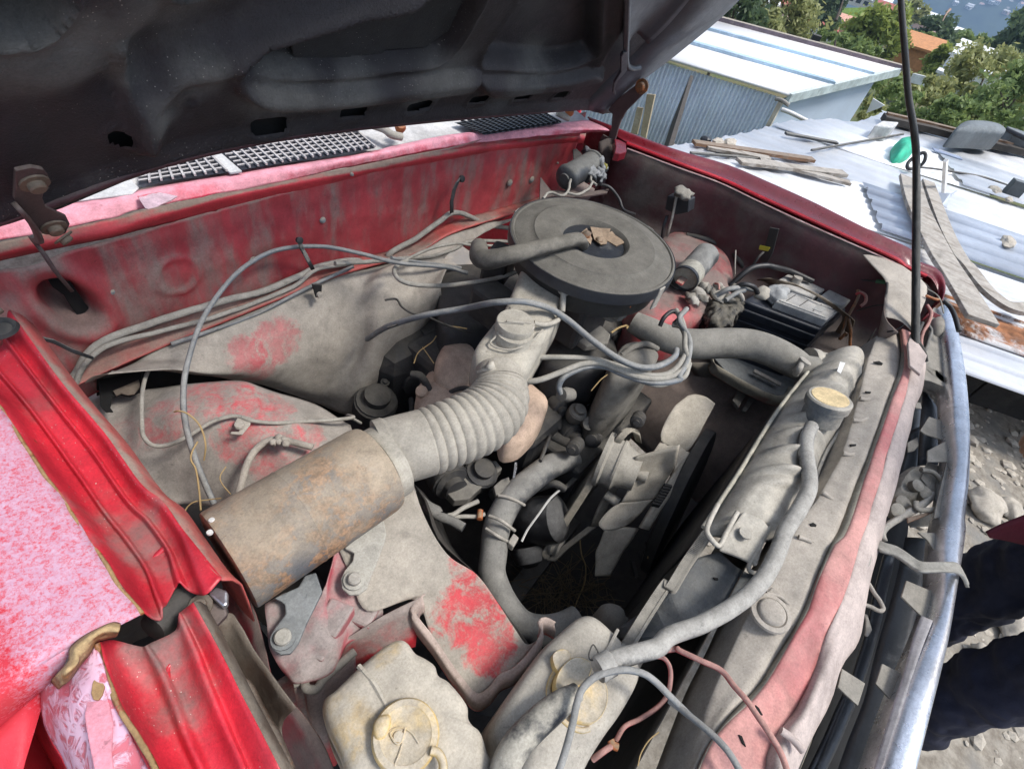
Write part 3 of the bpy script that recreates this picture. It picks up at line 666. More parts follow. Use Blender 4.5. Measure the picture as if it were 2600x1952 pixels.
rows = [[o.lerp(i_, t)+Vector((0, 0, dz)) for o, i_ in zip(O, I)] for t, dz in prof]
# torn front end of the gutter: pull the last station to follow the rip
rip = V('G', 'z', .94, "885,700 905,712 945,725 985,715 1003,665 1012,620 1050,540 1070,505 1110,497 1160,530 1230,560 1290,580 1385,490")
for r, q in zip(rows, rip): q2 = q.copy(); q2.z = r[-1].z; r[-1] = q2; r[-2] = r[-3].lerp(q2, .62)
loft("gutter", rows, m_redgut, fen, nu=6, nv=4, rough=.0012, rs=30)
loft("inner_drop", [[p+Vector((0, 0, 0)) for p in I], [p+Vector((.012, 0, -.03)) for p in I], [p+Vector((.010, 0, -.12)) for p in I]], m_ledge, fen, nu=4, nv=2)
tube("rust_seam", [p+Vector((-.0005, 0, -.0003)) for p in O], .0018, m_edge, fen, seg=8, n=24, wob=.0016)
# end bar of the pressing
# outer top
offs = ((.0, .0), (.03, .006), (.07, .006), (.10, -.004), (.118, -.022), (.126, -.045), (.130, -.058), (.138, -.10), (.142, -.2), (.13, -.45))
last = V('G', 'z', .96, "880,700 700,790 440,905 360,1050 320,1120,.93 270,1150,.91 250,1165,.90")
rows = []
for dx, dz in offs: rows.append([p+Vector((-dx, 0, dz)) for p in O[:-1]])
cut = V('G', 'z', .965, "870,705 720,780 520,850 440,930 370,1060,.95 330,1110,.93 300,1140,.91")
for i, r in enumerate(rows):
    if i < 7: r.append(cut[i])
    else: r.append(r[-1]+Vector((0, -.055, 0)))
loft("fender_top", rows, m_fade, fen, nu=4, nv=4)
tube("hinge_washer", V('A', 'z', .972, "-40,1950 0,1920"), .004, m_rustbolt, fen)
dw = at('D', -5, 480, 'z', .957); lathe("screw_recess", [(.018, .0), (.016, .004), (.012, .001), (.010, -.004), (0, -.004)], dw, (0, 0, 1), m_dark, fen, seg=24)
# crumpled front piece
m_crump = None
def crump():
    k = NT("crumpled_peeling_paint")
    fine = k.noise(55, 6, .75, dist=.8); big = k.noise(16, 3)
    m = k.ramp(k.math('ADD', fine, k.math('MULTIPLY', big, .35)), .62, .76)
    v = k.voro(75, 'DISTANCE_TO_EDGE'); cracks = k.ramp(v.outputs['Distance'], .12, .04)
    col = k.mix(k.noise(20, 3), (.48, .07, .10), (.56, .17, .22))
    pale = k.mix(k.noise(90, 4), (.62, .30, .42), (.74, .56, .68))
    m2 = k.math('MAXIMUM', m, k.math('MULTIPLY', cracks, k.ramp(big, .45, .6)))
    k.l(k.mix(m2, col, pale), k.b.inputs['Base Color']); k.b.inputs['Roughness'].default_value = .5; k.bump(m2, .5)
    return k.m
m_crump = crump()
m_primer = mat("pink_primer", (.55, .18, .24), dust=(.60, .25, .31), amt=.4, scale=10, rough=.6)
loft("crumpled_tip", [V('G', 'z', .90, "250,1165,.90 275,1330,.90 330,1480,.90 400,1600,.90 480,1800,.90"),
                      V('G', 'z', .93, "290,1120,.93 330,1290,.93 410,1450,.93 480,1620,.93 560,1800,.93"),
                      V('G', 'z', .95, "400,1090,.95 480,1240,.955 540,1420,.95 600,1600,.95 680,1800,.95"),
                      V('G', 'z', .96, "520,980,.965 570,1180,.962 640,1380,.955 720,1590,.95 800,1800,.95"),
                      V('G', 'z', .965, "590,885,.97 670,1100,.965 760,1330,.957 870,1560,.95 980,1760,.95")], m_crump, fen, nu=6, nv=6, rough=.003, rs=40, thick=.002)
prism("primer_patch", V('G', 'z', .961, "560,1010,.967 600,1120,.966 540,1230 520,1330 550,1500,.958 590,1700,.955 710,1700,.955 690,1560,.956 700,1380,.957 670,1200,.963 640,1060,.967"), .0025, m_primer, fen, bw=.001)
loft("side_below_tip", [V('G', 'z', .90, "215,1100,.91 250,1165 275,1330 330,1480 400,1600 480,1800"), V('G', 'z', .8, "120,1050,.84 180,1240,.82 240,1400,.8 320,1560,.8 390,1660,.8 460,1800,.8"),
                        V('G', 'z', .6, "60,1160,.6 180,1400 300,1600 440,1900")], m_red, fen, nu=4, nv=4)
loft("fold", [V('G', 'z', .975, "745,765 700,757 600,795 500,850 440,905 430,980 375,1050 325,1110,.945"),
              V('G', 'z', .982, "740,800 670,790 590,830 520,880 475,930 470,990 400,1070 345,1135,.945"),
              V('G', 'z', .968, "720,835 650,850 590,870 560,930 500,1010 450,1080 400,1130 370,1160,.94")],
     mat("rusted_fold", (.20, .10, .045), dust=(.44, .31, .16), amt=.38, scale=48, rust=.5, rscale=60, rcol=(.16, .07, .025), bump=.7), fen, nu=5, nv=4, rough=.002, rs=60, thick=.002)
prism("rust_scab", V('G', 'z', .9665, "590,1080 615,1085 640,1110 650,1150 635,1200 610,1235 575,1230 562,1190 570,1130"), .002, m_edge, fen, bw=.0008)
tube("rust_seam", V('G', 'z', .962, "588,880,.972 640,1010 705,1180,.962 780,1340 850,1500 910,1620 960,1700 1000,1780"), .0020, m_edge, fen, seg=8, n=18, wob=.003)
# front piece of the gutter
fp = [V('G', 'z', .95, "600,880,.962 705,1180,.955 850,1500,.955 1010,1800,.955"),
      V('G', 'z', .925, "700,860,.94 800,1150,.925 950,1480,.925 1120,1800,.925"),
      V('G', 'z', .92, "870,900,.93 960,1140,.915 1090,1450,.915 1260,1800,.915"),
      V('G', 'z', .925, "905,895,.935 1010,1080,.925 1140,1420,.925 1310,1800,.925"),
      V('G', 'z', .92, "935,880,.93 1070,1090,.917 1200,1400,.917 1370,1800,.917"),
      V('G', 'z', .92, "1090,800,.93 1160,1010,.92 1290,1330,.92 1500,1800,.92"),
      V('G', 'z', .93, "1110,700,.94 1215,940,.932 1350,1290,.93 1560,1760,.93"),
      V('G', 'z', .92, "1125,680,.935 1250,930,.922 1390,1270,.922 1600,1760,.922"),
      V('G', 'z', .93, "1200,625,.945 1340,880,.935 1500,1200,.935 1760,1700,.935")]
loft("gutter_front", fp, m_redgut, fen, nu=6, nv=4, rough=.0015, rs=30)
loft("front_drop", [fp[-1], [p+Vector((.006, 0, -.02)) for p in fp[-1]], [p+Vector((.004, 0, -.10)) for p in fp[-1]]], m_plate, fen, nu=4, nv=2)
# raised U bar joining the two ridges at the torn end
tube("end_bead", V('G', 'z', .925, "872,385,.926 900,400,.926 980,330,.928 1040,275,.930"), .003, m_red, fen, seg=8)
tube("end_bead", V('G', 'z', .918, "1040,1150 1035,1060 1060,1010 1150,960 1200,890"), .003, m_red, fen, seg=8)
# cavity: bump stop, bolt, chrome piece, headlamp bucket plates
loft("lamp_bucket", [V('G', 'z', .86, "620,760 900,560 1200,500 1400,640"), V('G', 'z', .78, "640,980 950,820 1250,800 1500,980")], m_dark, car, nu=3, nv=3)
lathe("bump_stop", [(.0, .03), (.012, .028), (.017, .018), (.018, .0), (.02, -.03)], at('G', 1110, 640, 'z', .905), (-.8, -.3, .3), m_dark, car, seg=24)
prism("catch_bracket", V('G', 'z', .915, "1140,640 1190,590 1270,600 1400,650 1410,700 1330,780 1290,780 1200,760"), .006, m_hingem, car)
bolt(car, at('G', 1245, 650, 'z', .918), (-.2, -.2, 1), .006, m_rustbolt)
prism("chrome_clip", V('G', 'z', .925, "1290,570 1340,528 1410,555 1408,640 1380,655"), .008, m_chrome, car)
loft("lamp_shroud", [V('G', 'z', .90, "1300,780 1420,690 1480,760 1600,960 1720,1120 1835,1285"), V('G', 'z', .87, "1330,900 1420,960 1500,1060 1600,1200 1680,1320 1750,1410"),
                     V('G', 'z', .84, "1380,1100 1470,1180 1540,1330 1620,1450 1700,1560 1790,1700")], m_plate, car, nu=4, nv=4, rough=.004, rs=30)
tube("shroud_bead", V('G', 'z', .89, "1480,1120 1540,1170 1620,1330 1700,1480 1780,1680"), .006, m_plate, car, seg=8, wob=.002)
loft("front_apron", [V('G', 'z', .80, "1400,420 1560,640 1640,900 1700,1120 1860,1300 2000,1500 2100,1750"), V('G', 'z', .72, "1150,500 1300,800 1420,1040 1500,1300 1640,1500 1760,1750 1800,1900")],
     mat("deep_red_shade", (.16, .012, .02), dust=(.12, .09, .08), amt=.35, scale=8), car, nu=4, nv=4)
# ------------------------------------------------------------------ far fender and its inner side
ff_ = empty("front_fender", Vector((1.42, -.5, .95)), ); setparent(ff_, car); ff_['label'] = "shaded far fender with a thin bright red edge"
L1 = V('N', 'z', .958, "340,1105 620,1215 1130,1405")+V('C', 'z', .955, "350,1030 600,1135 900,1270 1200,1420 1500,1560")+V('F', 'z', .945, "1530,60 1640,105 1690,160,.94 1705,230,.93 1690,300,.92")
L2 = V('N', 'z', .945, "560,1240 700,1330 1180,1520")+V('C', 'z', .942, "330,1110 560,1215 860,1350 1130,1475 1400,1600")+V('F', 'z', .935, "1470,90 1600,150 1640,190,.93 1660,240,.92 1670,300,.91")
L3 = V('N', 'z', .935, "600,1300 710,1400 1160,1570")+V('C', 'z', .932, "310,1140 540,1250 840,1390 1110,1510 1380,1630")+V('F', 'z', .925, "1440,110 1560,170 1610,210,.92 1640,260,.91 1660,310,.90")
m_farred = mat("far_fender_shade_red", (.15, .010, .018), dust=(.09, .035, .035), amt=.3, scale=5, rough=.3, updust=.0)  # car red darkened to paint in the shade on the far fender
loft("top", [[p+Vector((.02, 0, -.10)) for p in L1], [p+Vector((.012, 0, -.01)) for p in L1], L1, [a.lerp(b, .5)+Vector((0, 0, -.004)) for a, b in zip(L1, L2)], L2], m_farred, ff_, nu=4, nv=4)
tube("edge_strip", [a.lerp(b, .35)+Vector((-.001, 0, .004)) for a, b in zip(L2, L3)][1:-3], .0042, m_red, ff_, seg=6)
tube("worn_edge", [p+Vector((-.002, 0, .003)) for p in L3][1:-3], .0018, mat("worn_pale_edge", (.7, .6, .58), dust=(.5, .3, .3), amt=.4, scale=60), ff_, seg=6)
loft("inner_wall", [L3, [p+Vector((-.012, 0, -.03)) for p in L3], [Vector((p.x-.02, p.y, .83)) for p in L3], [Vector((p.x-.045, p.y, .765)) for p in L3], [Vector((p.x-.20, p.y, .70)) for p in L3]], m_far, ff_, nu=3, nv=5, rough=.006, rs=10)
loft("far_corner", [V('B', 'x', 1.30, "1640,880,1.27 1720,860,1.30 1800,960,1.33 2000,1020,1.36"), V('B', 'x', 1.32, "1650,1100,1.27 1760,1150,1.32 1850,1250,1.34 2000,1300,1.36"),
                    V('B', 'x', 1.3, "1650,1250,1.27 1760,1330,1.3 1880,1400,1.32 2000,1450,1.34")], m_far, car, nu=4, nv=4)
prism("blue_tag", V('B', 'x', 1.33, "1820,1100 1925,1110 1900,1260 1860,1240 1790,1180"), .002, flat("deep_blue_plastic", (.015, .03, .10), .4), car)
prism("drip_bracket", V('N', 'z', .945, "590,1300 640,1310 700,1340 705,1420 640,1440 590,1430 600,1380"), .02, m_farred, car)
# far apron and strut tower
m_farap = mat("far_apron", (.30, .03, .04), dust=(.20, .16, .14), amt=.66, scale=6, updust=.3)
loft("far_apron", [[Vector((1.34, y, z)) for y, z in ((-.02, .78), (-.3, .77), (-.55, .68), (-.98, .62))], [Vector((1.20, y, z)) for y, z in ((-.02, .735), (-.3, .735), (-.52, .62), (-.98, .53))], [Vector((1.06, y, z)) for y, z in ((-.02, .66), (-.3, .66), (-.5, .54), (-.95, .44))],
                   [Vector((1.0, y, z)) for y, z in ((-.02, .52), (-.3, .52), (-.5, .42), (-.80, .36))]], m_farap, car, nu=6, nv=5, rough=.01, rs=8)
tw = ring_pts(V('K', 'z', .80, "640,120 860,-60 1180,20 1370,180 1420,420 1330,640 1080,760 760,800 520,720 500,420"), 4)
dome("strut_tower", V('K', 'z', .80, "640,120 860,-60 1180,20 1370,180 1420,420 1330,640 1080,760 760,800 520,720 500,420"),
     [(1.10, (0, 0, -.10)), (1.03, (0, 0, -.02)), (.97, (0, 0, -.003)), (.8, (0, 0, .004)), (.55, (0, 0, .012)), (.5, (0, 0, .010)), (0.02, (0, 0, .012))], m_farpk, car)
loft("far_lower_panel", [V('K', 'z', .62, "950,1180 1300,1200 1700,1400 2000,1500"), V('K', 'z', .55, "1080,1350 1350,1450 1700,1550 1950,1600"), V('J', 'z', .45, "2000,0 2150,150 2500,200 2900,200")+[],
                         V('J', 'z', .38, "2050,450 2200,500 2400,500 2700,500")], mat("dark_beige_panel", (.10, .06, .05), dust=(.14, .125, .105), amt=.6, scale=6), car, nu=4, nv=4)
tube("hidden_seam", V('K', 'z', .80, "960,-20 1150,40 1290,80 1390,140 1440,230,.79 1500,330,.77"), .008, m_dark, car, wob=.006)
# bracket strips on the far wall
prism("wall_clip", V('C', 'x', 1.34, "620,1410 680,1420 640,1570 600,1640 555,1620 590,1520"), .004, m_dark, car, dirv=(1, 0, 0))
prism("yellow_sticker", V('C', 'x', 1.335, "560,1520 625,1535 610,1560 552,1548"), .002, flat("yellow_tape", (.42, .38, .03)), car, dirv=(1, 0, 0))
# ------------------------------------------------------------------ front crossmember
xs = {
 'b0': V('F', 'z', .865, "1290,520 1235,680 1185,880 1140,1050 1080,1250 1000,1400 900,1570")+V('I', 'z', .865, "820,110 700,330 600,560 500,700,.86 440,830,.85 350,1020,.845 270,1200,.84 200,1400,.84 130,1600,.84 60,1800,.84"),
 'b1': V('F', 'z', .875, "1400,500 1395,700 1340,870 1270,1080 1200,1270 1120,1450 1040,1660")+V('I', 'z', .875, "1000,200 890,440 800,640 710,800,.87 620,900,.862 540,1060,.857 440,1200,.855 300,1380,.85 180,1590,.85 110,1800,.85"),
 'v': V('F', 'z', .855, "1420,490 1425,690 1360,900 1290,1090 1215,1300 1130,1500 1060,1700")+V('I', 'z', .855, "1020,230 910,470 830,670 750,830,.852 650,980,.848 560,1130,.846 460,1240,.844 320,1390,.842 195,1595,.84 120,1800,.84"),
 'p0': V('F', 'z', .895, "1435,480 1455,700 1375,930 1310,1120 1230,1350 1160,1560 1090,1760")+V('I', 'z', .895, "1050,220 935,460 860,680 790,800 700,960 620,1100 500,1250 330,1400 210,1600 130,1800"),
 'p1': V('F', 'z', .897, "1510,510 1480,800 1430,990 1360,1210 1310,1400 1230,1640")+V('I', 'z', .897, "1240,110")+V('I', 'z', .897, "1190,230 1090,560 960,850 900,1030 860,1140 790,1280 700,1400 600,1530 600,1800"),
 'q0': V('F', 'z', .875, "1570,600 1545,830 1470,1080 1420,1260 1370,1440 1320,1660")+V('I', 'z', .875, "1300,110")+V('I', 'z', .875, "1250,300 1170,600 1080,830 1000,1020 930,1160 870,1300 800,1410 720,1530 700,1800"),
 'q1': V('F', 'z', .84, "1580,740 1560,870 1500,1000 1470,1170 1410,1400 1350,1640")+V('I', 'z', .84, "1330,110")+V('I', 'z', .84, "1300,270 1240,500 1205,690 1170,870 1060,1030 990,1250 880,1450 790,1650 740,1800"),
}
fx = empty("radiator_support", Vector((.8, -.92, .87))); setparent(fx, car)
xs = {k: even(crom(v, 10), 36) for k, v in xs.items()}
def rez(p, z): return CAM+(p-CAM)*((z-CAM.z)/(p.z-CAM.z))
xs['p0'] = [rez(p, b.z+.008) for p, b in zip(xs['p0'], xs['b1'])]; xs['p1'] = [rez(p, b.z+.009) for p, b in zip(xs['p1'], xs['b1'])]
xs['v'] = [rez(p, b.z-.003) for p, b in zip(xs['v'], xs['b1'])]
loft("inner_flange", [[p+Vector((0, .012, -.05)) for p in xs['b0']], [p+Vector((0, .002, -.008)) for p in xs['b0']], xs['b0'], [a.lerp(b, .5) for a, b in zip(xs['b0'], xs['b1'])], xs['b1'], xs['v']], m_beige, fx, nu=2, nv=3, rough=.0015, rs=30)
m_valley = mat("dusty_valley", (.30, .20, .15), dust=(.27, .25, .205), amt=.7, scale=8)
loft("valley", [xs['v'], xs['p0']], m_valley, fx, nu=2, nv=2)
def lerpn(a, b, t, dz=0): return [p.lerp(q, t)+Vector((0, 0, dz)) for p, q in zip(a, b)]
loft("pink_rail", [[p+Vector((0, 0, -.004)) for p in xs['p0']], lerpn(xs['p0'], xs['p1'], .08, .002), lerpn(xs['p0'], xs['p1'], .6, .002), xs['p1']], m_pinkx, fx, nu=2, nv=3, rough=.0015, rs=24)
m_outer = mat("dusty_outer_panel", (.50, .11, .13), dust=(.44, .37, .34), amt=.72, scale=6, updust=.1)
loft("outer_panel", [xs['p1'], xs['q0'], xs['q1'], [p+Vector((0, -.004, -.05)) for p in xs['q1']]], m_outer, fx, nu=2, nv=4, rough=.0025, rs=16)
# raised foot plate with a rubber plug, slots
prism("foot_plate", V('I', 'z', .874, "500,690,.866 610,560,.868 640,530,.869 760,620,.876 730,740,.876 690,825,.873 660,820,.870 580,760,.868"), .003, m_beige, fx)
pc = at('I', 625, 695, 'z', .874); lathe("rubber_plug", [(.024, 0), (.023, .003), (.018, .004), (.0165, .002), (.0155, .006), (.013, .008), (0, .0085)], pc, (-.05, .1, 1), m_beige, fx, seg=28)
def slot(z_, s, zz, nm="slot"): prism(nm, V(z_, 'z', zz, s), .002, m_void, fx, bw=0)
slot('F', "1265,680 1300,675 1325,690 1320,697 1290,690", .8735); slot('F', "1215,862 1250,865 1248,873 1220,872", .872); slot('F', "1120,1190 1160,1190 1158,1202 1125,1203", .870)
slot('I', "872,140 890,132 912,145 910,160 880,155", .871); slot('F', "1285,1215 1305,1220 1330,1250 1325,1262 1295,1250", .8855)
slot('I', "535,1262 555,1280 580,1325 560,1320 540,1285", .868); slot('I', "430,1445 450,1455 475,1520 455,1500", .863)
for s in ("1180,905 1210,915 1240,912", "1135,1040 1180,1045 1225,1030", "1075,1245 1110,1255 1140,1250", "950,1490 990,1520 1010,1530"):
    tube("stamped_rib", V('F', 'z', .870, s), .0035, m_beige, fx, seg=8)
tube("stamped_rib", V('I', 'z', .872, "800,220 840,235 880,255"), .003, m_beige, fx, seg=8)
tube("stamped_rib", V('I', 'z', .882, "690,1420 760,1470 830,1550"), .004, m_outer, fx, seg=8)
tube("stamped_rib", V('I', 'z', .874, "600,570 680,590 740,640"), .0025, m_beige, fx, seg=8)
prism("rail_tab", V('I', 'z', .873, "1175,290 1200,270 1260,330 1255,380 1240,405 1190,380 1170,340"), .012, m_steel, fx)
# far end of the crossmember (headlamp side plate)
loft("end_plate", [V('F', 'z', .92, "1200,15,.93 1330,170,.925 1340,250,.92 1335,400,.915"), V('F', 'z', .925, "1260,20,.935 1420,150,.93 1440,260,.925 1430,430,.915"),
                   V('F', 'z', .925, "1400,60,.935 1560,180,.93 1590,270,.925 1510,500,.91")], m_beige, fx, nu=5, nv=5, rough=.003)
loft("end_plate_face", [V('F', 'z', .92, "1340,250,.92 1335,400,.915 1420,500,.90"), V('F', 'z', .85, "1320,420,.86 1290,520,.865 1290,560,.85")], m_farap, fx, nu=3, nv=3)
prism("joint_plate", V('F', 'z', .905, "1500,500 1600,640 1580,700 1560,760 1490,700 1480,560"), .006, m_outer, fx)
# ------------------------------------------------------------------ grille
gr = empty("grille", Vector((.9, -1.06, .80))); setparent(gr, car)
m_slatb = mat("black_grille_plastic", (.03, .035, .042), dust=(.16, .17, .18), amt=.16, scale=14, rough=.4, updust=.15, bump=.3)
m_gfr = mat("grey_grille_frame", (.10, .098, .09), dust=(.24, .225, .195), amt=.5, scale=9)
T0 = V('F', 'z', .862, "1690,330 1720,600 1742,830 1755,1080 1768,1250 1752,1400 1735,1520 1712,1660")+V('I', 'z', .862, "1700,180 1690,330 1685,520 1650,690 1590,860 1500,1080 1420,1300 1330,1580 1260,1800")
T1 = V('F', 'z', .866, "1760,380 1790,520 1828,740 1852,1000 1856,1200 1850,1400 1836,1560 1825,1660")+V('I', 'z', .866, "1830,180 1810,330 1780,500 1745,720 1715,890 1670,1080 1610,1320 1540,1600 1490,1800")
Tm = lerpn(T0, T1, .42, .007)
trim = loft("chrome_trim", [[p+Vector((0, .003, -.030)) for p in T0], T0, Tm, lerpn(T0, T1, .8, .006), T1, [p+Vector((0, -.004, -.02)) for p in T1], [p+Vector((0, .01, -.045)) for p in T1]], m_chrome, gr, nu=4, nv=4)
loft("inner_strip", [V('I', 'z', .858, "1560,712 1510,850 1450,1080 1390,1260 1330,1450 1270,1660 1230,1800"), V('I', 'z', .864, "1632,745 1570,900 1510,1070 1450,1260 1400,1430 1330,1660 1290,1800")], mat("galvanised_strip", (.40, .39, .44), dust=(.30, .29, .30), amt=.4, scale=30, metal=.4, rough=.4), gr, nu=4, nv=3, thick=.003)
def board(nm, a, b, mt, tilt=0, th=.005): 
    return loft(nm, [a, lerpn(a, b, .5, .002), b], mt, gr, nu=3, nv=2, thick=th)
board("slat", V('I', 'z', .79, "1460,230 1390,550 1300,850 1250,1050 1200,1250 1100,1500 1030,1700 980,1850"), V('I', 'z', .80, "1600,240 1600,380 1535,700 1455,1060 1395,1255 1340,1430 1270,1700 1230,1850"), m_slatb)
board("slat", V('I', 'z', .76, "1330,330 1270,560 1220,800 1140,1060 1060,1270 960,1520 880,1720"), V('I', 'z', .755, "1390,350 1340,560 1290,800 1190,1130 1110,1330 1030,1520 930,1720"), m_slatb)
board("slat", V('I', 'z', .76, "1160,1060 1060,1240 970,1450 850,1700"), V('I', 'z', .752, "1190,1060 1100,1240 1010,1450 890,1700"), m_slatb)
board("slat", V('I', 'z', .775, "1420,820 1330,1050 1230,1280 1150,1500"), V('I', 'z', .79, "1520,700 1480,900 1420,1080 1390,1240"), m_slatb)
board("slat", V('F', 'z', .80, "1570,870 1560,1000 1550,1150 1540,1320"), V('F', 'z', .805, "1600,890 1665,990 1680,1130 1660,1320"), m_slatb)
board("slat", V('F', 'z', .77, "1480,1120 1470,1200 1430,1330 1390,1480"), V('F', 'z', .775, "1560,1080 1555,1200 1545,1330 1540,1480"), m_slatb)
board("slat", V('F', 'z', .76, "1490,960 1480,1060 1440,1180"), V('F', 'z', .765, "1560,960 1550,1060 1540,1100"), m_slatb)
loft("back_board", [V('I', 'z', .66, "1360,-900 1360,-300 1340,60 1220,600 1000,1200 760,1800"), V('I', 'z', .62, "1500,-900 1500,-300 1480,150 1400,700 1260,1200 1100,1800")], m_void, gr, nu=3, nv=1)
def tab(z_, s, zz, depth=.003, m=None): return prism("bracket", V(z_, 'z', zz, ' '.join(','.join(t.split(',')[:2]) for t in s.split())), depth, m or m_gfr, gr, bw=.0008)
tab('I', "1470,490,.84 1600,545 1655,560,.86 1632,740,.86 1560,708,.855 1500,650 1440,590,.835", .85)
tab('I', "1070,1036,.83 1215,1128 1170,1268 1045,1152,.83", .845)
tab('I', "1320,1005,.835 1462,1078,.855 1400,1255,.855 1280,1130,.835", .845)
tab('F', "1610,1020,.835 1740,1060,.858 1750,1180,.858 1590,1130,.835 1555,1105,.83", .84)
tab('F', "1490,745,.85 1570,700,.85 1735,760,.86 1742,850,.86 1620,800,.855 1530,780,.85", .85, .02)
tab('F', "1520,925,.84 1560,935,.84 1565,970,.84 1525,965,.84", .84)
tab('F', "1475,1180,.82 1540,1145,.82 1545,1200,.82 1520,1230,.82 1480,1240,.82", .82)
tab('F', "1750,1150,.86 1782,1250,.86 1750,1440,.86 1700,1640,.86 1640,1650,.84 1650,1590,.84 1690,1420,.845 1720,1300,.845 1600,1300,.83 1600,1230,.83", .85)
tab('F', "1600,1300,.82 1730,1340,.85 1720,1440,.85 1640,1500,.83 1560,1400,.82", .83)
tab('I', "1540,190,.84 1700,200,.86 1715,370,.86 1660,390,.85 1640,300,.84 1600,240,.83", .85)
tab('I', "1480,130,.80 1640,60,.81 1655,110,.81 1640,150,.81 1500,160,.80", .80)
prism("bracket", V('I', 'z', .80, "1205,690 1230,700 1260,800 1235,838 1215,830 1220,740"), .004, m_steel, gr)
# headlamp side at the far end
tab('F', "1600,330,.86 1695,360,.862 1720,600,.862 1738,830,.862 1620,760,.84 1565,700,.83 1600,560,.83 1620,430,.85", .85, .02)
dome("headlamp_shell", V('F', 'z', .85, "1625,425 1670,405 1710,440 1715,500 1680,530 1630,500"), [(1, (0, 0, -.02)), (1, (0, 0, 0)), (.8, (0, 0, .010)), (.3, (0, 0, .014))], m_gfr, gr)
loft("headlamp_back", [V('F', 'z', .83, "1540,440 1600,430 1640,480"), V('F', 'z', .80, "1540,600 1600,640 1650,640"), V('F', 'z', .78, "1545,700 1590,710 1640,700")], m_dark, gr, rough=.02, rs=60)
# bonnet hook
hk = V('I', 'z', .875, "1250,240,.85 1310,285,.86 1390,310,.865 1450,345,.87 1520,395,.875 1570,412,.88 1680,410,.882 1770,415,.882 1815,455,.878 1845,520,.862")
loft("latch_hook", [[p+Vector((-.010+.004*(i > 7), 0, .002)) for i, p in enumerate(hk)], hk, [p+Vector((.010-.006*(i > 7), 0, .0)) for i, p in enumerate(hk)]], mat("hook_steel", (.30, .30, .29), dust=(.28, .27, .24), amt=.5, scale=30, metal=.5, rough=.45), car, nu=3, nv=4, thick=.004)
# latch mechanism
la = empty("hood_latch", at('F', 1520, 1450, 'z', .82)); setparent(la, car)
m_latch = mat("grimy_latch", (.14, .13, .11), dust=(.28, .26, .22), amt=.45, scale=30, rough=.5, metal=.3, bump=.4)
dome("latch_plate", V('F', 'z', .82, "1370,1500 1420,1390 1510,1330 1600,1350 1620,1440 1570,1520 1450,1540"), [(1, (0, 0, -.03)), (1, (0, 0, 0)), (.75, (0, 0, .012)), (.6, (0, 0, .008)), (.2, (0, 0, .006))], m_latch, la)
for x, y, r, z_ in (('1440', 1560, .013, .825), ('1410', 1610, .013, .83), ('1530', 1450, .010, .84), ('1580', 1500, .012, .83)):
    lathe("roller", [(0, -.008), (r, -.007), (r, .004), (r*.6, .007), (0, .008)], at('F', float(x), y, 'z', z_), (-.3, -.2, 1), m_latch, la, seg=20)
tube("catch_wire", V('F', 'z', .84, "1560,1350 1640,1370 1700,1440 1715,1520 1680,1580 1600,1600 1530,1590 1525,1550"), .0042, m_latch, la, seg=8)
loft("catch_arm", [V('I', 'z', .83, "1340,250 1330,200 1380,150 1480,100 1560,50 1640,-20"), V('I', 'z', .835, "1310,220 1330,150 1420,90 1520,20 1600,-20 1630,-60")], m_steel, la, nu=4, nv=3, thick=.006)
prism("rusty_tongue", V('I', 'z', .84, "1475,100 1590,70 1660,60 1480,135"), .003, m_rust, la)
tube("spring_wire", V('I', 'z', .83, "1235,510 1270,570 1300,610 1325,665 1300,680 1250,655 1205,640"), .0028, m_hose, car, seg=8)
# antenna
an = V('F', 'z', .90, "1525,570,.90")+[at('O', 1205, 1659, 'x', 1.40)]+[at('O', 1185, 1250, 'x', 1.385), at('O', 1130, 900, 'x', 1.375), at('O', 1098, 500, 'x', 1.36), at('O', 1060, 0, 'x', 1.35), at('O', 1045, -400, 'x', 1.34)]
antn = empty("aerial", an[0]); setparent(antn, car)
tube("rod", an, .0055, mat("aerial_rubber", (.02, .022, .022), dust=(.09, .09, .085), amt=.3, scale=9, rough=.4), antn, seg=10, rads=[.0075, .007, .0065, .006, .0056, .005, .004])
# ------------------------------------------------------------------ radiator
ra = empty("radiator", Vector((.75, -.83, .8))); setparent(ra, car)
m_tank = mat("radiator_tank", (.10, .115, .13), dust=(.38, .355, .305), amt=.46, scale=12, rough=.4, dr=.62, metal=.0, updust=.3, bump=.25, patches=((C0('I', 'z', .88, 600, 60), .012, .5),))
m_core = mat("radiator_side", (.045, .055, .065), dust=(.12, .12, .115), amt=.35, scale=10, rough=.5, updust=.2)
LE = V('F', 'z', .835, "960,640 850,775 720,940 600,1120 450,1370 340,1540 265,1660")+V('I', 'z', .835, "228,165 225,215")
RE = V('F', 'z', .835, "1195,690 1180,790 1105,930 1050,1080 965,1215 905,1350 850,1520")+V('I', 'z', .835, "750,40 700,260")
LE = even(crom(LE, 10), 220); RE = even(crom(RE, 10), 220); n = len(LE); rows = []
for i in range(n):
    t = i/(n-1); rr = []
    rib = (.013*math.exp(-(((t*11.0) % 1-.5)/.17)**2)-.002) if .06 < t < .80 else 0
    for k in range(25):
        s = k/24; a = math.sin(math.pi*s)**.75
        dip = -.008*sst(t, .82, .86)*math.exp(-((s-.5)/.22)**4) if t > .8 else 0
        endf = min(1, max(.0, (1-t)/.02)) if t > .98 else (min(1, t/.03+.4))
        rr.append(LE[i].lerp(RE[i], s)+Vector((0, 0, (.042*a*endf)+rib*a+dip)))
    rows.append(rr)
v, f = grid_mesh(rows); o = mk("top_tank", v, f, m_tank, ra); solid(o, .002)
tube("tank_seam", [p+Vector((-.0, .004, 0)) for p in LE[::6]], .0035, mat("tank_seam_dust", (.3, .28, .22), dust=(.42, .40, .33), amt=.6), ra, n=2, seg=8)
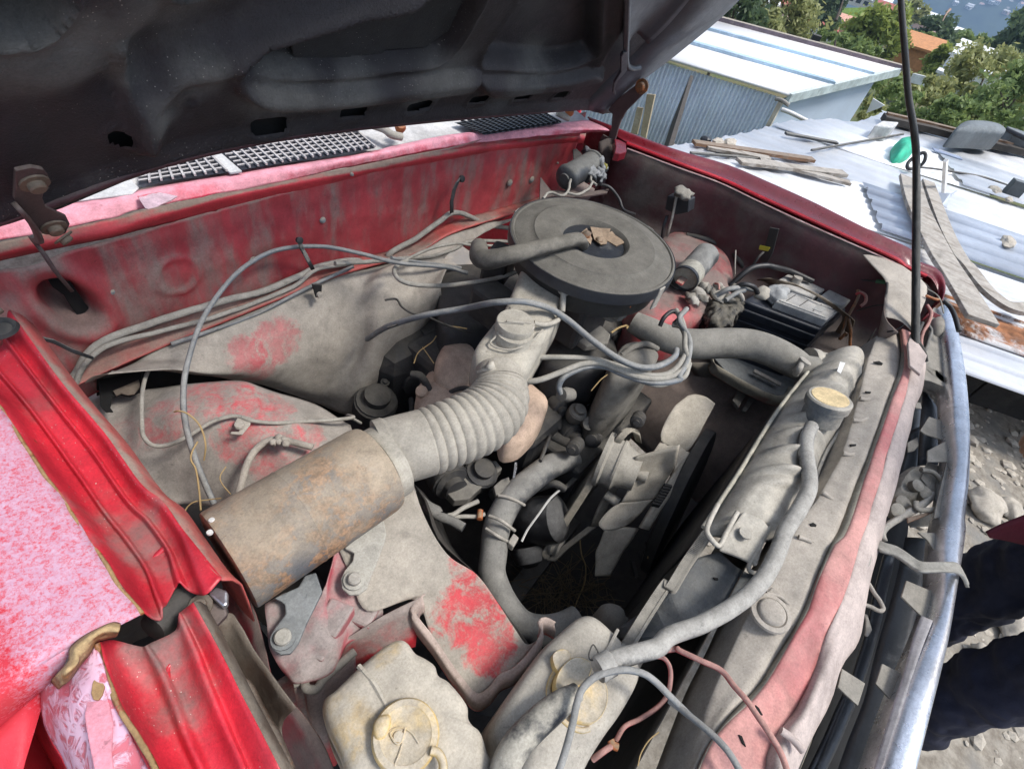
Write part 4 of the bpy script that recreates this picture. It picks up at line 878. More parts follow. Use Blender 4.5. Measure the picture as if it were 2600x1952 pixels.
tube("tank_seam", [p+Vector((.0, -.004, 0)) for p in RE[::6]], .0035, m_tank, ra, n=2, seg=8)
prism("end_boss", V('I', 'z', .876, "460,60,.874 580,110,.876 620,160,.874 545,400,.862 440,350,.862 310,300,.860 360,200,.87"), .005, m_tank, ra, bw=.003)
lathe("dimple", [(.009, 0), (.0085, .0015), (0, .002)], at('I', 470, 200, 'z', .876), (0, 0, 1), m_tank, ra, seg=16)
tube("bead", V('I', 'z', .872, "300,20 250,120 232,190 270,250 310,275,.868 350,200 420,70"), .0035, m_tank, ra, seg=8)
tube("bead", V('I', 'z', .866, "620,160 560,280 490,410,.858 550,445,.85 620,370,.85 700,200,.85"), .003, m_tank, ra, seg=8)
prism("end_tank", V('I', 'z', .836, "310,305 420,400 490,440 540,440 500,520 400,610 240,740 100,790 0,830 -300,860,.80 -320,780,.80 -100,640,.82 0,560 80,460 160,350 220,330"), .03, m_core, ra, bw=.004)
slot_ = prism("slot", V('I', 'z', .839, "272,470 300,475 303,488 280,484"), .002, m_void, ra, bw=0)
prism("paper_label", V('F', 'z', .893, "1058,680 1090,686 1062,752 1040,738"), .001, flat("white_label", (.75, .75, .73)), ra, bw=0)
# core seen edge on, with fin edges
EL = V('I', 'z', .832, "228,215 100,400 0,560")+V('H', 'z', .828, "2060,520 1950,680 1840,860 1760,1000")
cr_ = [LE[k] for k in range(0, n, 20)]
loft("core", [[p+Vector((0, .006, -.005)) for p in cr_]+EL, [p+Vector((0, .004, -.16)) for p in cr_+EL], [p+Vector((0, .0, -.42)) for p in cr_+EL]], m_dark, ra, nu=4, nv=2)
parts = []
ec = crom(EL, 22)
for i in range(0, len(ec)-1):
    d = (ec[i+1]-ec[i]).normalized(); parts.append(box_vf(ec[i]+Vector((.0, .003, .001)), d*.0011, Vector((-.2, 1, 0))*.005, Vector((0, 0, .0045))))
o = multi("fin_edges", parts, m_gfr, ra, smooth=False); o['kind'] = 'stuff'
tube("fin_rail", [p+Vector((0, -.004, .004)) for p in EL], .0025, m_gfr, ra, seg=6)
# cap and neck
cx_ = at('F', 975, 945, 'z', .90)
nk = lathe("neck", [(.030, -.03), (.030, -.004), (.034, -.002), (.034, .002)], cx_, (.1, .25, 1), m_tank, ra, seg=36)
cp = empty("radiator_cap", cx_); setparent(cp, ra)
del cp
lathe("cap", [(.0335, .0), (.0345, .003), (.0345, .012), (.032, .0145), (.0285, .0148)], cx_, (.1, .25, 1), m_tank, ra, seg=36)
lathe("cap_face", [(.0285, .0140), (.0280, .0156), (0, .0160)], cx_, (.1, .25, 1), mat("yellow_cap_label", (.62, .42, .14), dust=(.66, .52, .30), amt=.5, scale=40, rough=.6), ra, seg=36)
for s_ in (1, -1):
    q = cx_+Vector((.033*s_*.6, -.033*s_*.5, .006)); box("cap_ear", q, Vector((.006*s_, -.005*s_, 0)), Vector((.006, .008, 0)), Vector((0, 0, .004)), m_tank, ra, .002)
m_oh = mat("overflow_hose", (.06, .062, .065), dust=(.33, .32, .295), amt=.50, scale=22, rough=.6, updust=.25, bump=.5)
tube("overflow_hose", V('F', 'z', .885, "880,1080,.883 850,1150,.885 845,1250,.885 865,1380,.885 860,1480,.885 800,1600,.885")+V('I', 'z', .885, "720,180,.885 665,330,.885 560,510,.885 400,650,.885 200,760,.885 0,835,.885")+V('H', 'z', .89, "2000,905,.887 1850,950,.886 1740,985,.885 1640,1040,.884"),
     .0115, m_oh, car, seg=14, n=6, rads=[.0105, .011, .011, .011, .011, .0108, .0105, .0105, .0103, .010, .0098, .0098, .0098, .0098, .010, .011], wob=.0004)
# upper hose
m_uh = mat("upper_hose_rubber", (.12, .115, .105), dust=(.225, .215, .19), amt=.62, scale=9, rough=.7)
tube("upper_hose", V('K', 'z', .80, "470,800,.80 600,870,.80 800,960,.80 1050,1010,.80 1300,1000,.81 1550,1010,.82 1750,1070,.825 1930,1160,.825 2060,1230,.825 2190,1230,.83"), .029, m_uh, car, seg=24,
     rads=[.022, .026, .028, .031, .031, .031, .031, .030, .027, .022])
tube("hose_clamp", V('K', 'z', .826, "2050,1170,.845 2030,1230,.86 1990,1290,.84"), .006, m_steel, car, seg=8)
lathe("clamp_screw", [(.0, 0), (.012, .001), (.012, .008), (.006, .009), (.006, .03), (0, .03)], at('K', 2090, 1160, 'z', .862), (-.25, .1, -1), m_steel, car, seg=12)
lathe("outlet_neck", [(.024, -.02), (.024, .01), (.027, .012), (.027, .03)], at('F', 930, 690, 'z', .82), (-.3, .3, .05), m_tank, car, seg=24)
# ------------------------------------------------------------------ battery on its tray (a loose thing held by a strap)
zb = .80
c = V('F', 'z', zb, "455,300 935,480 1150,320 700,155")
bA, bB, bC, bD = c
ux = (bB-bA); uy = (bD-bA); print("battery dims", ux.length, uy.length)
bat = empty("battery", (bA+bC)/2-Vector((0, 0, .17)), "dusty black car battery under a brown strap beside the upper radiator hose", "battery")
m_bat = mat("battery_case", (.018, .022, .032), dust=(.13, .13, .13), amt=.22, scale=16, rough=.45, updust=.1)
m_batl = mat("battery_label", (.60, .60, .58), dust=(.38, .37, .35), amt=.42, scale=14, rough=.5)
m_batg = mat("battery_grey_top", (.30, .31, .32), dust=(.32, .32, .31), amt=.5, scale=16)
def bl(s, t, dz=0): return bA+ux*s+uy*t+Vector((0, 0, dz))
prism("case", [bl(0, 0), bl(1, 0), bl(1, 1), bl(0, 1)], .19, m_bat, bat, bw=.004)
prism("lid", [bl(-.01, -.02, -.018), bl(1.01, -.02, -.018), bl(1.01, 1.02, -.018), bl(-.01, 1.02, -.018)], .02, m_bat, bat, bw=.003)
prism("rim", [bl(-.008, -.012, -.05), bl(1.008, -.012, -.05), bl(1.008, 1.012, -.05), bl(-.008, 1.012, -.05)], .006, m_bat, bat, bw=.002)
prism("vent_block", [bl(.33, .06, .022), bl(.98, .06, .022), bl(.98, .42, .022), bl(.33, .42, .022)], .022, m_batg, bat, bw=.003)
prism("sticker", [bl(.36, .08, .0245), bl(.95, .08, .0245), bl(.95, .40, .0245), bl(.36, .40, .0245)], .0015, m_batl, bat, bw=0)
for i in range(3):
    prism("sticker_line", [bl(.42+.17*i, .12, .0255), bl(.43+.17*i, .12, .0255), bl(.43+.17*i, .36, .0255), bl(.42+.17*i, .36, .0255)], .0008, m_dark, bat, bw=0)
prism("sticker_square", [bl(.74, .16, .0256), bl(.86, .16, .0256), bl(.86, .32, .0256), bl(.74, .32, .0256)], .0008, m_batg, bat, bw=0)
prism("vent_block", [bl(.06, .52, .02), bl(.60, .52, .02), bl(.60, .92, .02), bl(.06, .92, .02)], .02, m_batl, bat, bw=.003)
prism("vent_block", [bl(.64, .55, .024), bl(.97, .55, .024), bl(.97, .98, .024), bl(.64, .98, .024)], .024, m_batg, bat, bw=.003)
v_, f_ = ico(bl(.26, .28, .016), .028, .5, 3, 3, (1.3, .9, .7)); mk("terminal_clamp", v_, f_, mat("corroded_clamp", (.12, .13, .15), dust=(.35, .36, .36), amt=.5, scale=60, metal=.4), bat)
lathe("terminal", [(.012, 0), (.011, .02), (0, .021)], bl(.24, .74, .016), (0, 0, 1), m_steel, bat, seg=16)
m_strap = mat("brown_strap", (.10, .07, .045), dust=(.24, .20, .15), amt=.45, scale=24, rough=.6)
sp = V('F', 'z', .835, "580,185,.815 660,180,.835 760,200,.842 870,245,.842 980,310,.838 1060,370,.825 1110,410,.81 1090,470,.78 1020,560,.72 940,640,.66")
loft("strap", [[p+Vector((-.004, .014, .0)) for p in sp], [p+Vector((0, 0, .003)) for p in sp], [p+Vector((.004, -.014, .0)) for p in sp]], m_strap, bat, nu=2, nv=4, thick=.002, rough=.003, rs=40)
for pts in ("1110,400,.815 1150,320,.84 1180,250,.855 1165,240,.86", "1115,410,.815 1120,500,.79 1115,620,.74", "1105,400,.815 1080,480,.79 1060,540,.78 1100,500,.80"):
    tube("twisted_wire", V('F', 'z', .83, pts), .0035, m_rust, bat, seg=7, wob=.003)
tube("red_lead", V('F', 'z', .85, "1160,260,.85 1185,250,.86 1215,270,.86 1215,310,.85 1185,335,.84"), .0035, m_redw, bat, seg=8)
# tray
tr = empty("battery_tray", at('K', 1600, 1400, 'z', .62)); setparent(tr, car)
tl = V('K', 'z', .64, "1215,1150,.66 1240,1220,.655 1330,1280,.65 1520,1390,.645 1700,1480,.64 1850,1530,.64 1930,1510,.645 1960,1440,.65")
loft("rim", [[p+Vector((.0, .012, .004)) for p in tl], [p+Vector((-.002, .004, .008)) for p in tl], [p+Vector((-.005, -.003, -.002)) for p in tl], [p+Vector((-.004, 0, -.02)) for p in tl]], mat("tray_rim", (.30, .10, .08), dust=(.27, .25, .20), amt=.7, scale=10), tr, nu=3, nv=5)
prism("tray_plate", V('K', 'z', .645, "1230,1140 1360,1100 1800,1180 2000,1300 1960,1450 1880,1500 1700,1450 1500,1360 1330,1250"), .01, mat("tray_floor", (.06, .07, .08), dust=(.16, .17, .17), amt=.4, scale=22), tr)
prism("support", V('K', 'z', .60, "1480,1390 1560,1430 1460,1600 1400,1530"), .01, m_engd, tr); prism("support", V('K', 'z', .59, "1600,1450 1650,1470 1530,1640 1490,1620"), .01, m_engd, tr)
bar("tray_clip", at('K', 1600, 1260, 'z', .66), at('K', 1850, 1390, 'z', .66), .012, .006, m_hose, tr)
# ------------------------------------------------------------------ air cleaner
ac = empty("air_cleaner", Vector((.785, -.385, .95))); setparent(ac, car)
m_lid = mat("dusty_black_lid", (.035, .035, .035), dust=(.125, .118, .103), amt=.52, scale=9, rough=.55, updust=.25, bump=.2)
m_lidr = mat("lid_rim", (.025, .028, .035), dust=(.10, .10, .10), amt=.3, scale=14, rough=.4, updust=.1)
ctr = Vector((.786, -.384, .968)); axl = Vector((.0, .0, 1)); Rl = .150
lathe("lid", [(Rl*.985, -.010), (Rl, -.004), (Rl*.995, .000), (Rl*.97, .0015), (Rl*.955, -.001), (Rl*.93, .001), (Rl*.80, .004), (Rl*.74, .0062), (Rl*.73, .0082), (Rl*.50, .0095), (Rl*.42, .0085), (Rl*.385, .003), (Rl*.365, -.004), (Rl*.30, -.008), (Rl*.18, -.009), (.012, -.009)], ctr, axl, m_lid, ac, seg=96)
lathe("rim", [(Rl*.97, -.020), (Rl*1.012, -.020), (Rl*1.016, -.008), (Rl*1.008, .000), (Rl*.99, -.001)], ctr, axl, m_lidr, ac, seg=96)
lathe("housing", [(.06, -.075), (Rl*.80, -.072), (Rl*.90, -.060), (Rl*.93, -.018)], ctr, axl, m_dark, ac, seg=72)
# broken hole in the recess with rusty shards
hc = at('B', 1665, 1455, 'z', .965)
dome("broken_hole", V('B', 'z', .9665, "1530,1430 1590,1400 1700,1405 1770,1430 1815,1480 1790,1520 1700,1510 1640,1500 1600,1530 1560,1480"), [(1, (0, 0, -.001)), (1, (0, 0, 0)), (.9, (0, 0, -.0003))], m_void, ac)
m_shard = mat("rusty_filter_shard", (.15, .09, .05), dust=(.27, .20, .14), amt=.4, scale=50, rust=.25)
for s, z_ in (("1585,1400 1650,1405 1710,1420 1690,1500 1650,1515 1610,1480", .974), ("1690,1440 1730,1425 1790,1455 1800,1500 1750,1515 1690,1480", .972), ("1515,1450 1560,1420 1600,1470 1590,1510 1550,1475", .975)):
    o = prism("shard", [p+Vector((0, 0, random.uniform(-.004, .004))) for p in V('B', 'z', z_, s)], .0022, m_shard, ac, bw=.0006)
v_, f_ = ico(at('B', 1560, 1460, 'z', .975), .009, .6, 4, 2); mk("rust_lump", v_, f_, m_rust, ac)
v_, f_ = ico(at('B', 1640, 1490, 'z', .973), .006, .6, 7, 2); mk("rust_lump", v_, f_, m_shard, ac)
for a_ in (-1.25, -.7, -.1):
    d = Vector((math.cos(a_), math.sin(a_), 0)); bar("recess_rib", ctr+d*.025+Vector((0, 0, -.006)), ctr+d*.052+Vector((0, 0, -.002)), .0025, .003, m_lid, ac)
for z_, x, y in (('E', 1950, 215), ('B', 1100, 1330), ('B', 1985, 1440)):
    p = at(z_, x, y, 'z', .955); d = (p-ctr); d.z = 0; d.normalize(); q = ctr+d*Rl*1.01
    box("clip", q+Vector((0, 0, -.022)), d*.002, Vector((-d.y, d.x, 0))*.009, Vector((0, 0, .022)), m_steel, ac)
# breather hose lying over the lid
m_bh = mat("breather_hose", (.05, .048, .044), dust=(.15, .14, .12), amt=.5, scale=16, rough=.6)
tube("breather_hose", V('B', 'z', .985, "1545,1525,.975 1520,1492,.990 1480,1488,.993 1300,1530,.992 1100,1580,.985 960,1610,.965 900,1590,.95 895,1530,.93"), .013, m_bh, car, seg=16, rads=[.009, .011, .012, .0125, .014, .016, .017, .015])
# wing nut bracket at the front of the housing
prism("front_bracket", V('E', 'z', .90, "1640,255 1820,265 1830,340 1800,380 1740,385 1690,370 1660,320"), .02, m_engd, ac, bw=.003)
lathe("thermostat_cap", [(.021, -.01), (.021, 0), (.010, .012), (.006, .016), (0, .017)], at('E', 1752, 350, 'z', .905), (-.15, -.2, 1), m_engd, ac, seg=6)
tube("clip_wire", V('E', 'z', .93, "1820,260 1826,310 1830,340"), .002, m_orange, ac, seg=6)
# ------------------------------------------------------------------ intake duct with round cap
du = empty("intake_duct", at('E', 1050, 650, 'z', .90)); setparent(du, car)
m_duct = mat("duct_plastic", (.10, .10, .095), dust=(.36, .335, .285), amt=.82, scale=7, rough=.7, updust=.25, bump=.15)
L = V('E', 'z', .905, "885,770,.895 868,610,.895 965,470,.90 1050,360,.905 1110,230,.915 1165,90,.925 1190,40,.93")
Rr = V('E', 'z', .905, "1150,775,.895 1215,700,.895 1260,620,.90 1330,500,.905 1390,390,.915 1440,250,.925 1480,160,.93")
low = Vector((.0, .0, -.05)); inn = [a.lerp(b, .5) for a, b in zip(L, Rr)]
def sec(i):
    a, b = L[i], Rr[i]; e = Vector((0, 0, .006))
    return [a+low, a+Vector((0, 0, -.008)), a.lerp(b, .08)+e*.6, a.lerp(b, .25)+e, a.lerp(b, .75)+e, a.lerp(b, .92)+e*.4, b+Vector((0, 0, -.010)), b+Vector((0, 0, -.03)), b+low*1.1+Vector((.01, 0, 0))]
rows = [[sec(i)[k] for i in range(len(L))] for k in range(9)]
loft("duct_body", rows, m_duct, du, nu=5, nv=3, thick=.002)
cc = at('E', 1118, 450, 'z', .925)
lathe("cap_boss", [(.036, -.022), (.035, -.012), (.0305, -.006), (.0295, .008)], at('E', 1112, 510, 'z', .912), (-.02, .0, 1), m_duct, du, seg=40)
lathe("cap", [(.0290, -.012), (.0300, -.010), (.0300, .004), (.0285, .0065), (.020, .0062), (0, .006)], cc, (-.02, .0, 1), m_duct, du, seg=40)
cz = cc.z+.0075
box("cap_grip", at('E', 1118, 438, 'z', cz), Vector((.0028, .0028, 0))*.6, Vector((-.011, .011, 0))*.9, Vector((0, 0, .0035)), m_duct, du, .0012)
for xx in (1060, 1175):
    p = at('E', xx, 440, 'z', cz-.001); box("cap_rib", p, Vector((.0012, .0012, 0))*.6, Vector((-.008, .008, 0)), Vector((0, 0, .0014)), m_duct, du, .0005)
tube("duct_seam", V('E', 'z', .917, "1090,335,.920 1060,420,.918 1000,520,.914 965,560,.910 1000,590,.91 1100,605,.912 1210,560,.915 1290,480,.918"), .0016, m_duct, du, seg=6)
tube("duct_strap", V('E', 'z', .93, "1235,440,.925 1300,450,.922 1370,430,.920 1400,395,.915 1410,300,.925 1415,240,.935"), .0042, m_duct, du, seg=8)
tube("duct_rod", V('E', 'z', .925, "1420,235,.945 1415,310,.93 1410,370,.92"), .005, m_steel, du, seg=8)
bolt(du, at('E', 1420, 245, 'z', .94), (-.1, -.1, 1), .006, m_steel)
tube("collar", V('E', 'z', .905, "890,745,.905 950,728,.918 1040,735,.918 1110,750,.912 1150,775,.90"), .003, m_duct, du, seg=8)
v_, f_ = ico(at('E', 965, 705, 'z', .922), .007, .4, 2, 2); mk("seal_lump", v_, f_, m_duct, du)
# ------------------------------------------------------------------ corrugated hose + canister
cl = [at('E', 290, 1262, 'z', .868), at('E', 400, 1225, 'z', .870), at('E', 560, 1180, 'z', .872), at('E', 700, 1130, 'z', .874), at('E', 840, 1075, 'z', .876), at('E', 950, 1010, 'z', .879), at('E', 1010, 930, 'z', .882),
      at('E', 1020, 850, 'z', .885), at('E', 1015, 790, 'z', .888), at('E', 1015, 740, 'z', .89)]
cc_ = crom(cl, 26); tot = len(cc_); rads = []
r_at = [.0445, .0445, .0445, .045, .046, .046, .044, .041, .0355, .034]
for i in range(tot):
    t = i/26; k = min(int(t), 8); r = r_at[k]+(r_at[k+1]-r_at[k])*(t-k)
    if 2.05 < t < 7.35:
        ph = (t-2.05)/(7.35-2.05)*14; w = abs(math.sin(math.pi*ph)); r += .0035*(w**.7)-.0025
    if t < .55: r += .0022
    if .55 < t < .62: r += .001
    rads.append(r)
v, f = tube_vf(cc_, rads, 44, True)
hs_ = mk("corrugated_hose", v, f, mat("corrugated_hose_plastic", (.09, .09, .088), dust=(.33, .305, .26), amt=.75, scale=7, rough=.65, updust=.35, bump=.1), car, sharp=60)
cn = empty("filter_canister", at('0', 760, 1320, 'z', .86)); setparent(cn, car)
m_can = mat("rusty_canister", (.12, .125, .135), dust=(.31, .255, .19), amt=.50, scale=7, rough=.6, rust=.52, rscale=45, rcol=(.25, .13, .065), bump=.4, updust=.1, edge=.2)
c0 = at('0', 577, 1425, 'z', .868); c1 = at('0', 955, 1190, 'z', .868); ax_ = (c1-c0).normalized(); Lc = (c1-c0).length; Rc = .0575
print("canister", Lc)
lathe("shell", [(.0, .002), (Rc*.90, .0), (Rc*.985, .001), (Rc, .003), (Rc, Lc*.42), (Rc*1.008, Lc*.425), (Rc*1.008, Lc*.436), (Rc, Lc*.44), (Rc, Lc*.96), (Rc*.97, Lc), (Rc*.80, Lc+.004), (.046, Lc+.004), (.046, Lc+.012)], c0, ax_, m_can, cn, seg=72)
lathe("seam_bead", [(Rc*1.0, Lc*.425), (Rc*1.012, Lc*.430), (Rc*1.0, Lc*.436)], c0, ax_, m_can, cn, seg=72)
lathe("outlet_clamp", [(.0475, Lc+.004), (.0485, Lc+.006), (.0485, Lc+.019), (.0475, Lc+.021)], c0, ax_, m_duct, cn, seg=48)
for x, y in ((1330, 152), (1318, 230)):
    p = at('G', x, y, 'z', .915); u_ = (p-c0); u_ = u_-ax_*u_.dot(ax_); u_.normalize(); h = (p-c0).dot(ax_)
    lathe("rivet", [(.003, -.001), (.0028, .0012), (0, .0015)], c0+ax_*h+u_*Rc, u_, flat("pale_rivet", (.6, .6, .58)), cn, seg=10)
# mounting straps with bolt eyes
def strap(s, z0, eye, name="mount_bracket", mt=None):
    b_ = empty(name, at('H', eye[0], eye[1], 'z', eye[2])); setparent(b_, car)
    prism("plate", V('H', 'z', z0, s), .005, mt or m_steel, b_, bw=.0015, seg=2)
    lathe("washer", [(.0125, 0), (.0125, .002), (.0, .0022)], at('H', eye[0], eye[1], 'z', eye[2]), (0, 0, 1), mt or m_steel, b_, seg=24)
    lathe("bolt_head", [(.0075, 0), (.0075, .006), (.006, .0075), (0, .008)], at('H', eye[0], eye[1], 'z', eye[2]+.002), (0, 0, 1), m_steel, b_, seg=20)
m_strap2 = mat("pale_strap", (.30, .29, .27), dust=(.36, .345, .305), amt=.85, scale=9)
strap("60,290 120,240 230,130 300,100 320,200 312,240 270,360 230,450 200,540 150,575 90,580 45,540 38,480 60,430 110,370 120,320", .802, (122, 490, .803), mt=m_strap2)
m_strap3 = mat("dark_strap", (.06, .07, .08), dust=(.20, .21, .21), amt=.4, scale=14, rough=.5, updust=.2)
def gst(s): return V('G', 'z', .816, s)
bb = empty("mount_bracket", at('G', 1750, 850, 'z', .80)); setparent(bb, car)
prism("plate", gst("1700,600 1760,570 1850,530 1890,460 1960,440 2000,560 1960,640 1900,760 1850,880 1800,945 1740,950 1680,910 1668,850 1700,790 1770,700 1765,640 1740,620"), .005, m_strap3, bb, bw=.0015)
lathe("washer", [(.0125, 0), (.0125, .002), (.0, .0022)], at('G', 1757, 850, 'z', .816), (0, 0, 1), m_strap3, bb, seg=24)
lathe("bolt_head", [(.0085, 0), (.0085, .005), (.007, .0065), (0, .007)], at('G', 1755, 848, 'z', .818), (0, 0, 1), m_strap2, bb, seg=20)
# stepped red bracket tower under the canister
m_step = mat("stepped_pinkish_panel", (.40, .045, .07), dust=(.29, .25, .235), amt=.42, scale=13, updust=.25, edge=.2)
loft("stepped_mount", [V('G', 'z', .80, "1645,640 1660,850 1690,960,.79 1760,1060,.78 1820,1130,.775"),
                       V('G', 'z', .80, "1800,560 1830,780,.795 1860,900,.79 1900,1000,.785 1920,1120,.775"),
                       V('G', 'z', .80, "2000,560 2000,740 2050,860,.795 2080,960,.78 2060,1060,.77"),
                       V('H', 'z', .79, "20,300 0,480,.785 60,640,.775 100,760,.765 70,900,.755"),
                       V('H', 'z', .78, "240,380 230,520 280,600,.77 300,700,.76 250,800,.75")], m_step, car, nu=5, nv=5, rough=.004, rs=40)
box("step_block", at('H', 175, 610, 'z', .755), Vector((.030, .012, 0)), Vector((-.010, .024, 0)), Vector((0, 0, .014)), m_step, car, .004)
box("step_block", at('G', 2070, 740, 'z', .785), Vector((.018, .006, 0)), Vector((-.006, .014, 0)), Vector((0, 0, .012)), m_step, car, .003)
box("step_block", at('G', 1990, 880, 'z', .775), Vector((.018, .006, 0)), Vector((-.006, .014, 0)), Vector((0, 0, .012)), m_step, car, .003)
lpp = V('G', 'z', .765, "1820,1130 1880,1110 1900,1160,.767 1960,1165,.765 2010,1100,.765 2120,1000,.765 2200,930,.765")
tube("rolled_lip", lpp, .005, m_gfr, car, seg=10)
loft("lower_red_panel", [lpp, [p+Vector((-.012, -.02, -.05)) for p in lpp], [p+Vector((-.02, -.05, -.14)) for p in lpp]], mat("lower_red_panel_paint", (.38, .02, .03), dust=(.25, .20, .18), amt=.4, scale=8), car, nu=3, nv=3)
# ------------------------------------------------------------------ engine, fan, belts, lower hose
en = empty("engine", Vector((.72, -.4, .55))); setparent(en, car)
def blk(nm, c, s, mt=None, rz=0, bw=.008, par=None):
    a = math.radians(rz); return box(nm, Vector(c), Vector((math.cos(a), math.sin(a), 0))*s[0]/2, Vector((-math.sin(a), math.cos(a), 0))*s[1]/2, Vector((0, 0, s[2]/2)), mt or m_eng, par or en, bw)
blk("cylinder_head", (.85, -.32, .655), (.20, .36, .09), rz=2, bw=.02)
for i in range(6): blk("head_rib", (.765+.0*i, -.17-.055*i, .70), (.03, .012, .03), m_engd if i % 2 else m_eng, bw=.003)
blk("block", (.78, -.36, .47), (.30, .46, .30))
blk("valve_cover", (.88, -.30, .72), (.14, .32, .05), bw=.015)
blk("manifold", (.63, -.32, .62), (.12, .36, .10), bw=.02)
blk("gearbox", (.66, -.06, .52), (.30, .26, .30), bw=.05)
blk("carburettor", (.78, -.38, .84), (.12, .13, .12), bw=.01)
blk("carburettor_linkage", (.66, -.30, .82), (.06, .10, .07), bw=.01); blk("choke_housing", (.72, -.24, .86), (.07, .05, .06), m_dark, 20)
for s, z_, nm in (("1700,720 1740,630 1800,560 1900,545 2000,600 2015,650 1960,720 1850,800 1720,800", .80, "distributor_housing"),
                  ("640,100 820,60 1100,80 1130,220 1060,360 930,440 720,500 650,400 640,250", .74, "brake_servo"),
                  ("1420,460 1560,430 1720,520 1760,640 1640,740 1400,720 1300,640", .75, "head_end")):
    dome(nm, V('E', 'z', z_, s), [(1.0, (0, 0, -.17)), (1, (0, 0, -.02)), (.96, (0, 0, -.004)), (.85, (0, 0, .002)), (.3, (0, 0, .006))], m_engd if nm.startswith('dis') else m_eng, en)
tube("housing_band", V('E', 'z', .81, "1780,640,.80 1850,590,.812 1930,570,.812 2000,600,.80"), .006, m_engd, en, seg=8)
prism("oil_cap", V('E', 'z', .80, "1468,515 1520,455 1650,452 1712,510 1695,565 1560,582"), .015, m_engd, en, bw=.003)
m_shield = mat("tan_heat_shield", (.28, .17, .11), dust=(.47, .35, .27), amt=.66, scale=12, rust=.18, rcol=(.3, .14, .05), updust=.2)
def shield(s, z_, dz=.04, extra=()): return dome("heat_shield", V('E', 'z', z_, s), [(1.12, (0, 0, -dz)), (1.08, (0, 0, 0)), (.95, (0, 0, .010)), (.7, (0, 0, .017)), (.35, (0, 0, .021)), (.05, (0, 0, .022))], m_shield, en)
shield("650,640 720,548 800,575 860,620 872,750 790,855 700,830 635,790 628,720", .69)
shield("522,860 560,800 600,752 650,800 780,855 860,900 840,980 700,1010 540,985", .665)
shield("1100,820 1180,815 1260,870 1312,930 1290,1030 1230,1120 1140,1190 1050,1150", .70)
lathe("shield_boss", [(.012, 0), (.011, .01), (0, .014)], at('E', 540, 870, 'z', .68), (-.4, -.2, 1), m_shield, en, seg=16)
# lumps of castings, hoses and plugs in the dark between
rnd = random.Random(3)
for i, (x, y, z_, r, sc) in enumerate(((1380, 960, .66, .022, (1, .7, 1.5)), (1500, 1000, .67, .022, (1, 1, 1.4)), (1580, 1050, .66, .016, (1, 1, 1)), (1350, 1060, .64, .02, (1.3, 1, .8)), (1450, 1120, .62, .03, (1.4, 1, .6)),
        (1250, 900, .64, .02, (1, 1, 1)), (1600, 1150, .63, .022, (1.5, 1, .7)), (1320, 1200, .56, .035, (1.6, .8, .6)), (700, 1400, .62, .04, (1.2, 1, .7)), (900, 1380, .62, .035, (1.2, 1, .6)), (1000, 1500, .60, .015, (1, 1, 1)),
        (560, 620, .60, .05, (1, 1, .7)), (450, 760, .58, .05, (1, 1, .7)), (250, 950, .56, .05, (1.3, 1, .6)), (1500, 620, .72, .02, (1, 1, 1)), (1420, 480, .74, .018, (1, 1, 1)))):
    r *= .9; lathe("casting", [(0, -r), (r*.8, -r*.95), (r, -r*.5), (r, r*.35), (r*.92, r*.4), (r*.92, r*.5), (r*.6, r*.6), (r*.6, r*.95), (r*.35, r), (0, r*1.02)], at('E', x, y, 'z', z_), ((-.3, -1, .2), (0, -.2, 1), (-1, -.2, .5), (.2, -.9, .5))[i % 4], m_engd if i in (1, 2) else m_eng, en, seg=18)
lathe("plug_stub", [(0, -.02), (.014, -.018), (.014, .0), (.006, .002), (0, .001)], at('E', 1580, 1060, 'z', .67), (-.4, -.5, .6), m_engd, en, seg=16)
tube("heater_pipe", V('J', 'z', .62, "420,320 560,390 740,480"), .012, m_eng, en, seg=12)
prism("rocker_plate", V('E', 'z', .63, "610,1400 760,1340 1000,1290 1040,1340 830,1530 740,1540"), .02, m_engd, en)
prism("hex_clip", V('E', 'z', .66, "985,1450 1030,1410 1080,1390 1090,1430 1050,1480 1000,1510"), .012, m_engd, en)
prism("bracket_bar", V('J', 'z', .60, "1050,460 1090,500 900,700 720,870 640,900 560,980 540,960 600,890 700,830 880,640"), .01, m_eng, en)
# clutter of bolts, pipes and brackets over the castings
rc = random.Random(21)
for i in range(70):
    x = rc.uniform(250, 2050); y = rc.uniform(420, 1600)
    if x < 700 and y > 1100 or x > 1500 and y > 1050: continue
    z_ = rc.uniform(.50, .70); p = at('E', x, y, 'z', z_); k_ = rc.random()
    if k_ < .3: bolt(en, p, (rc.uniform(-1, 0), rc.uniform(-1, 1), 1), rc.uniform(.005, .009), m_engd if rc.random() < .5 else m_eng)
    elif k_ < .6:
        d = Vector((rc.uniform(-1, 1), rc.uniform(-1, 1), rc.uniform(-.4, .4))).normalized(); L_ = rc.uniform(.03, .09)
        tube("pipe", [p-d*L_, p-d*L_*.3+Vector((0, 0, rc.uniform(0, .02))), p+d*L_*.4, p+d*L_+Vector((0, 0, -.02))], rc.uniform(.003, .009), m_eng if rc.random() < .7 else m_rub, en, seg=8)
    elif k_ < .8: box("bracket", p, Vector((rc.uniform(.008, .03), rc.uniform(-.01, .01), 0)), Vector((rc.uniform(-.006, .006), rc.uniform(.006, .02), 0)), Vector((0, 0, rc.uniform(.004, .02))), m_eng if rc.random() < .7 else m_engd, en, .002)
    else:
        r = rc.uniform(.010, .022); lathe("boss", [(0, -r*2), (r, -r*2), (r, 0), (r*.8, r*.15), (r*.8, r*.5), (r*.4, r*.55), (r*.4, r), (0, r)], p, ((-.3, -1, .2), (0, -.2, 1), (-1, -.2, .5))[i % 3], m_eng, en, seg=16)
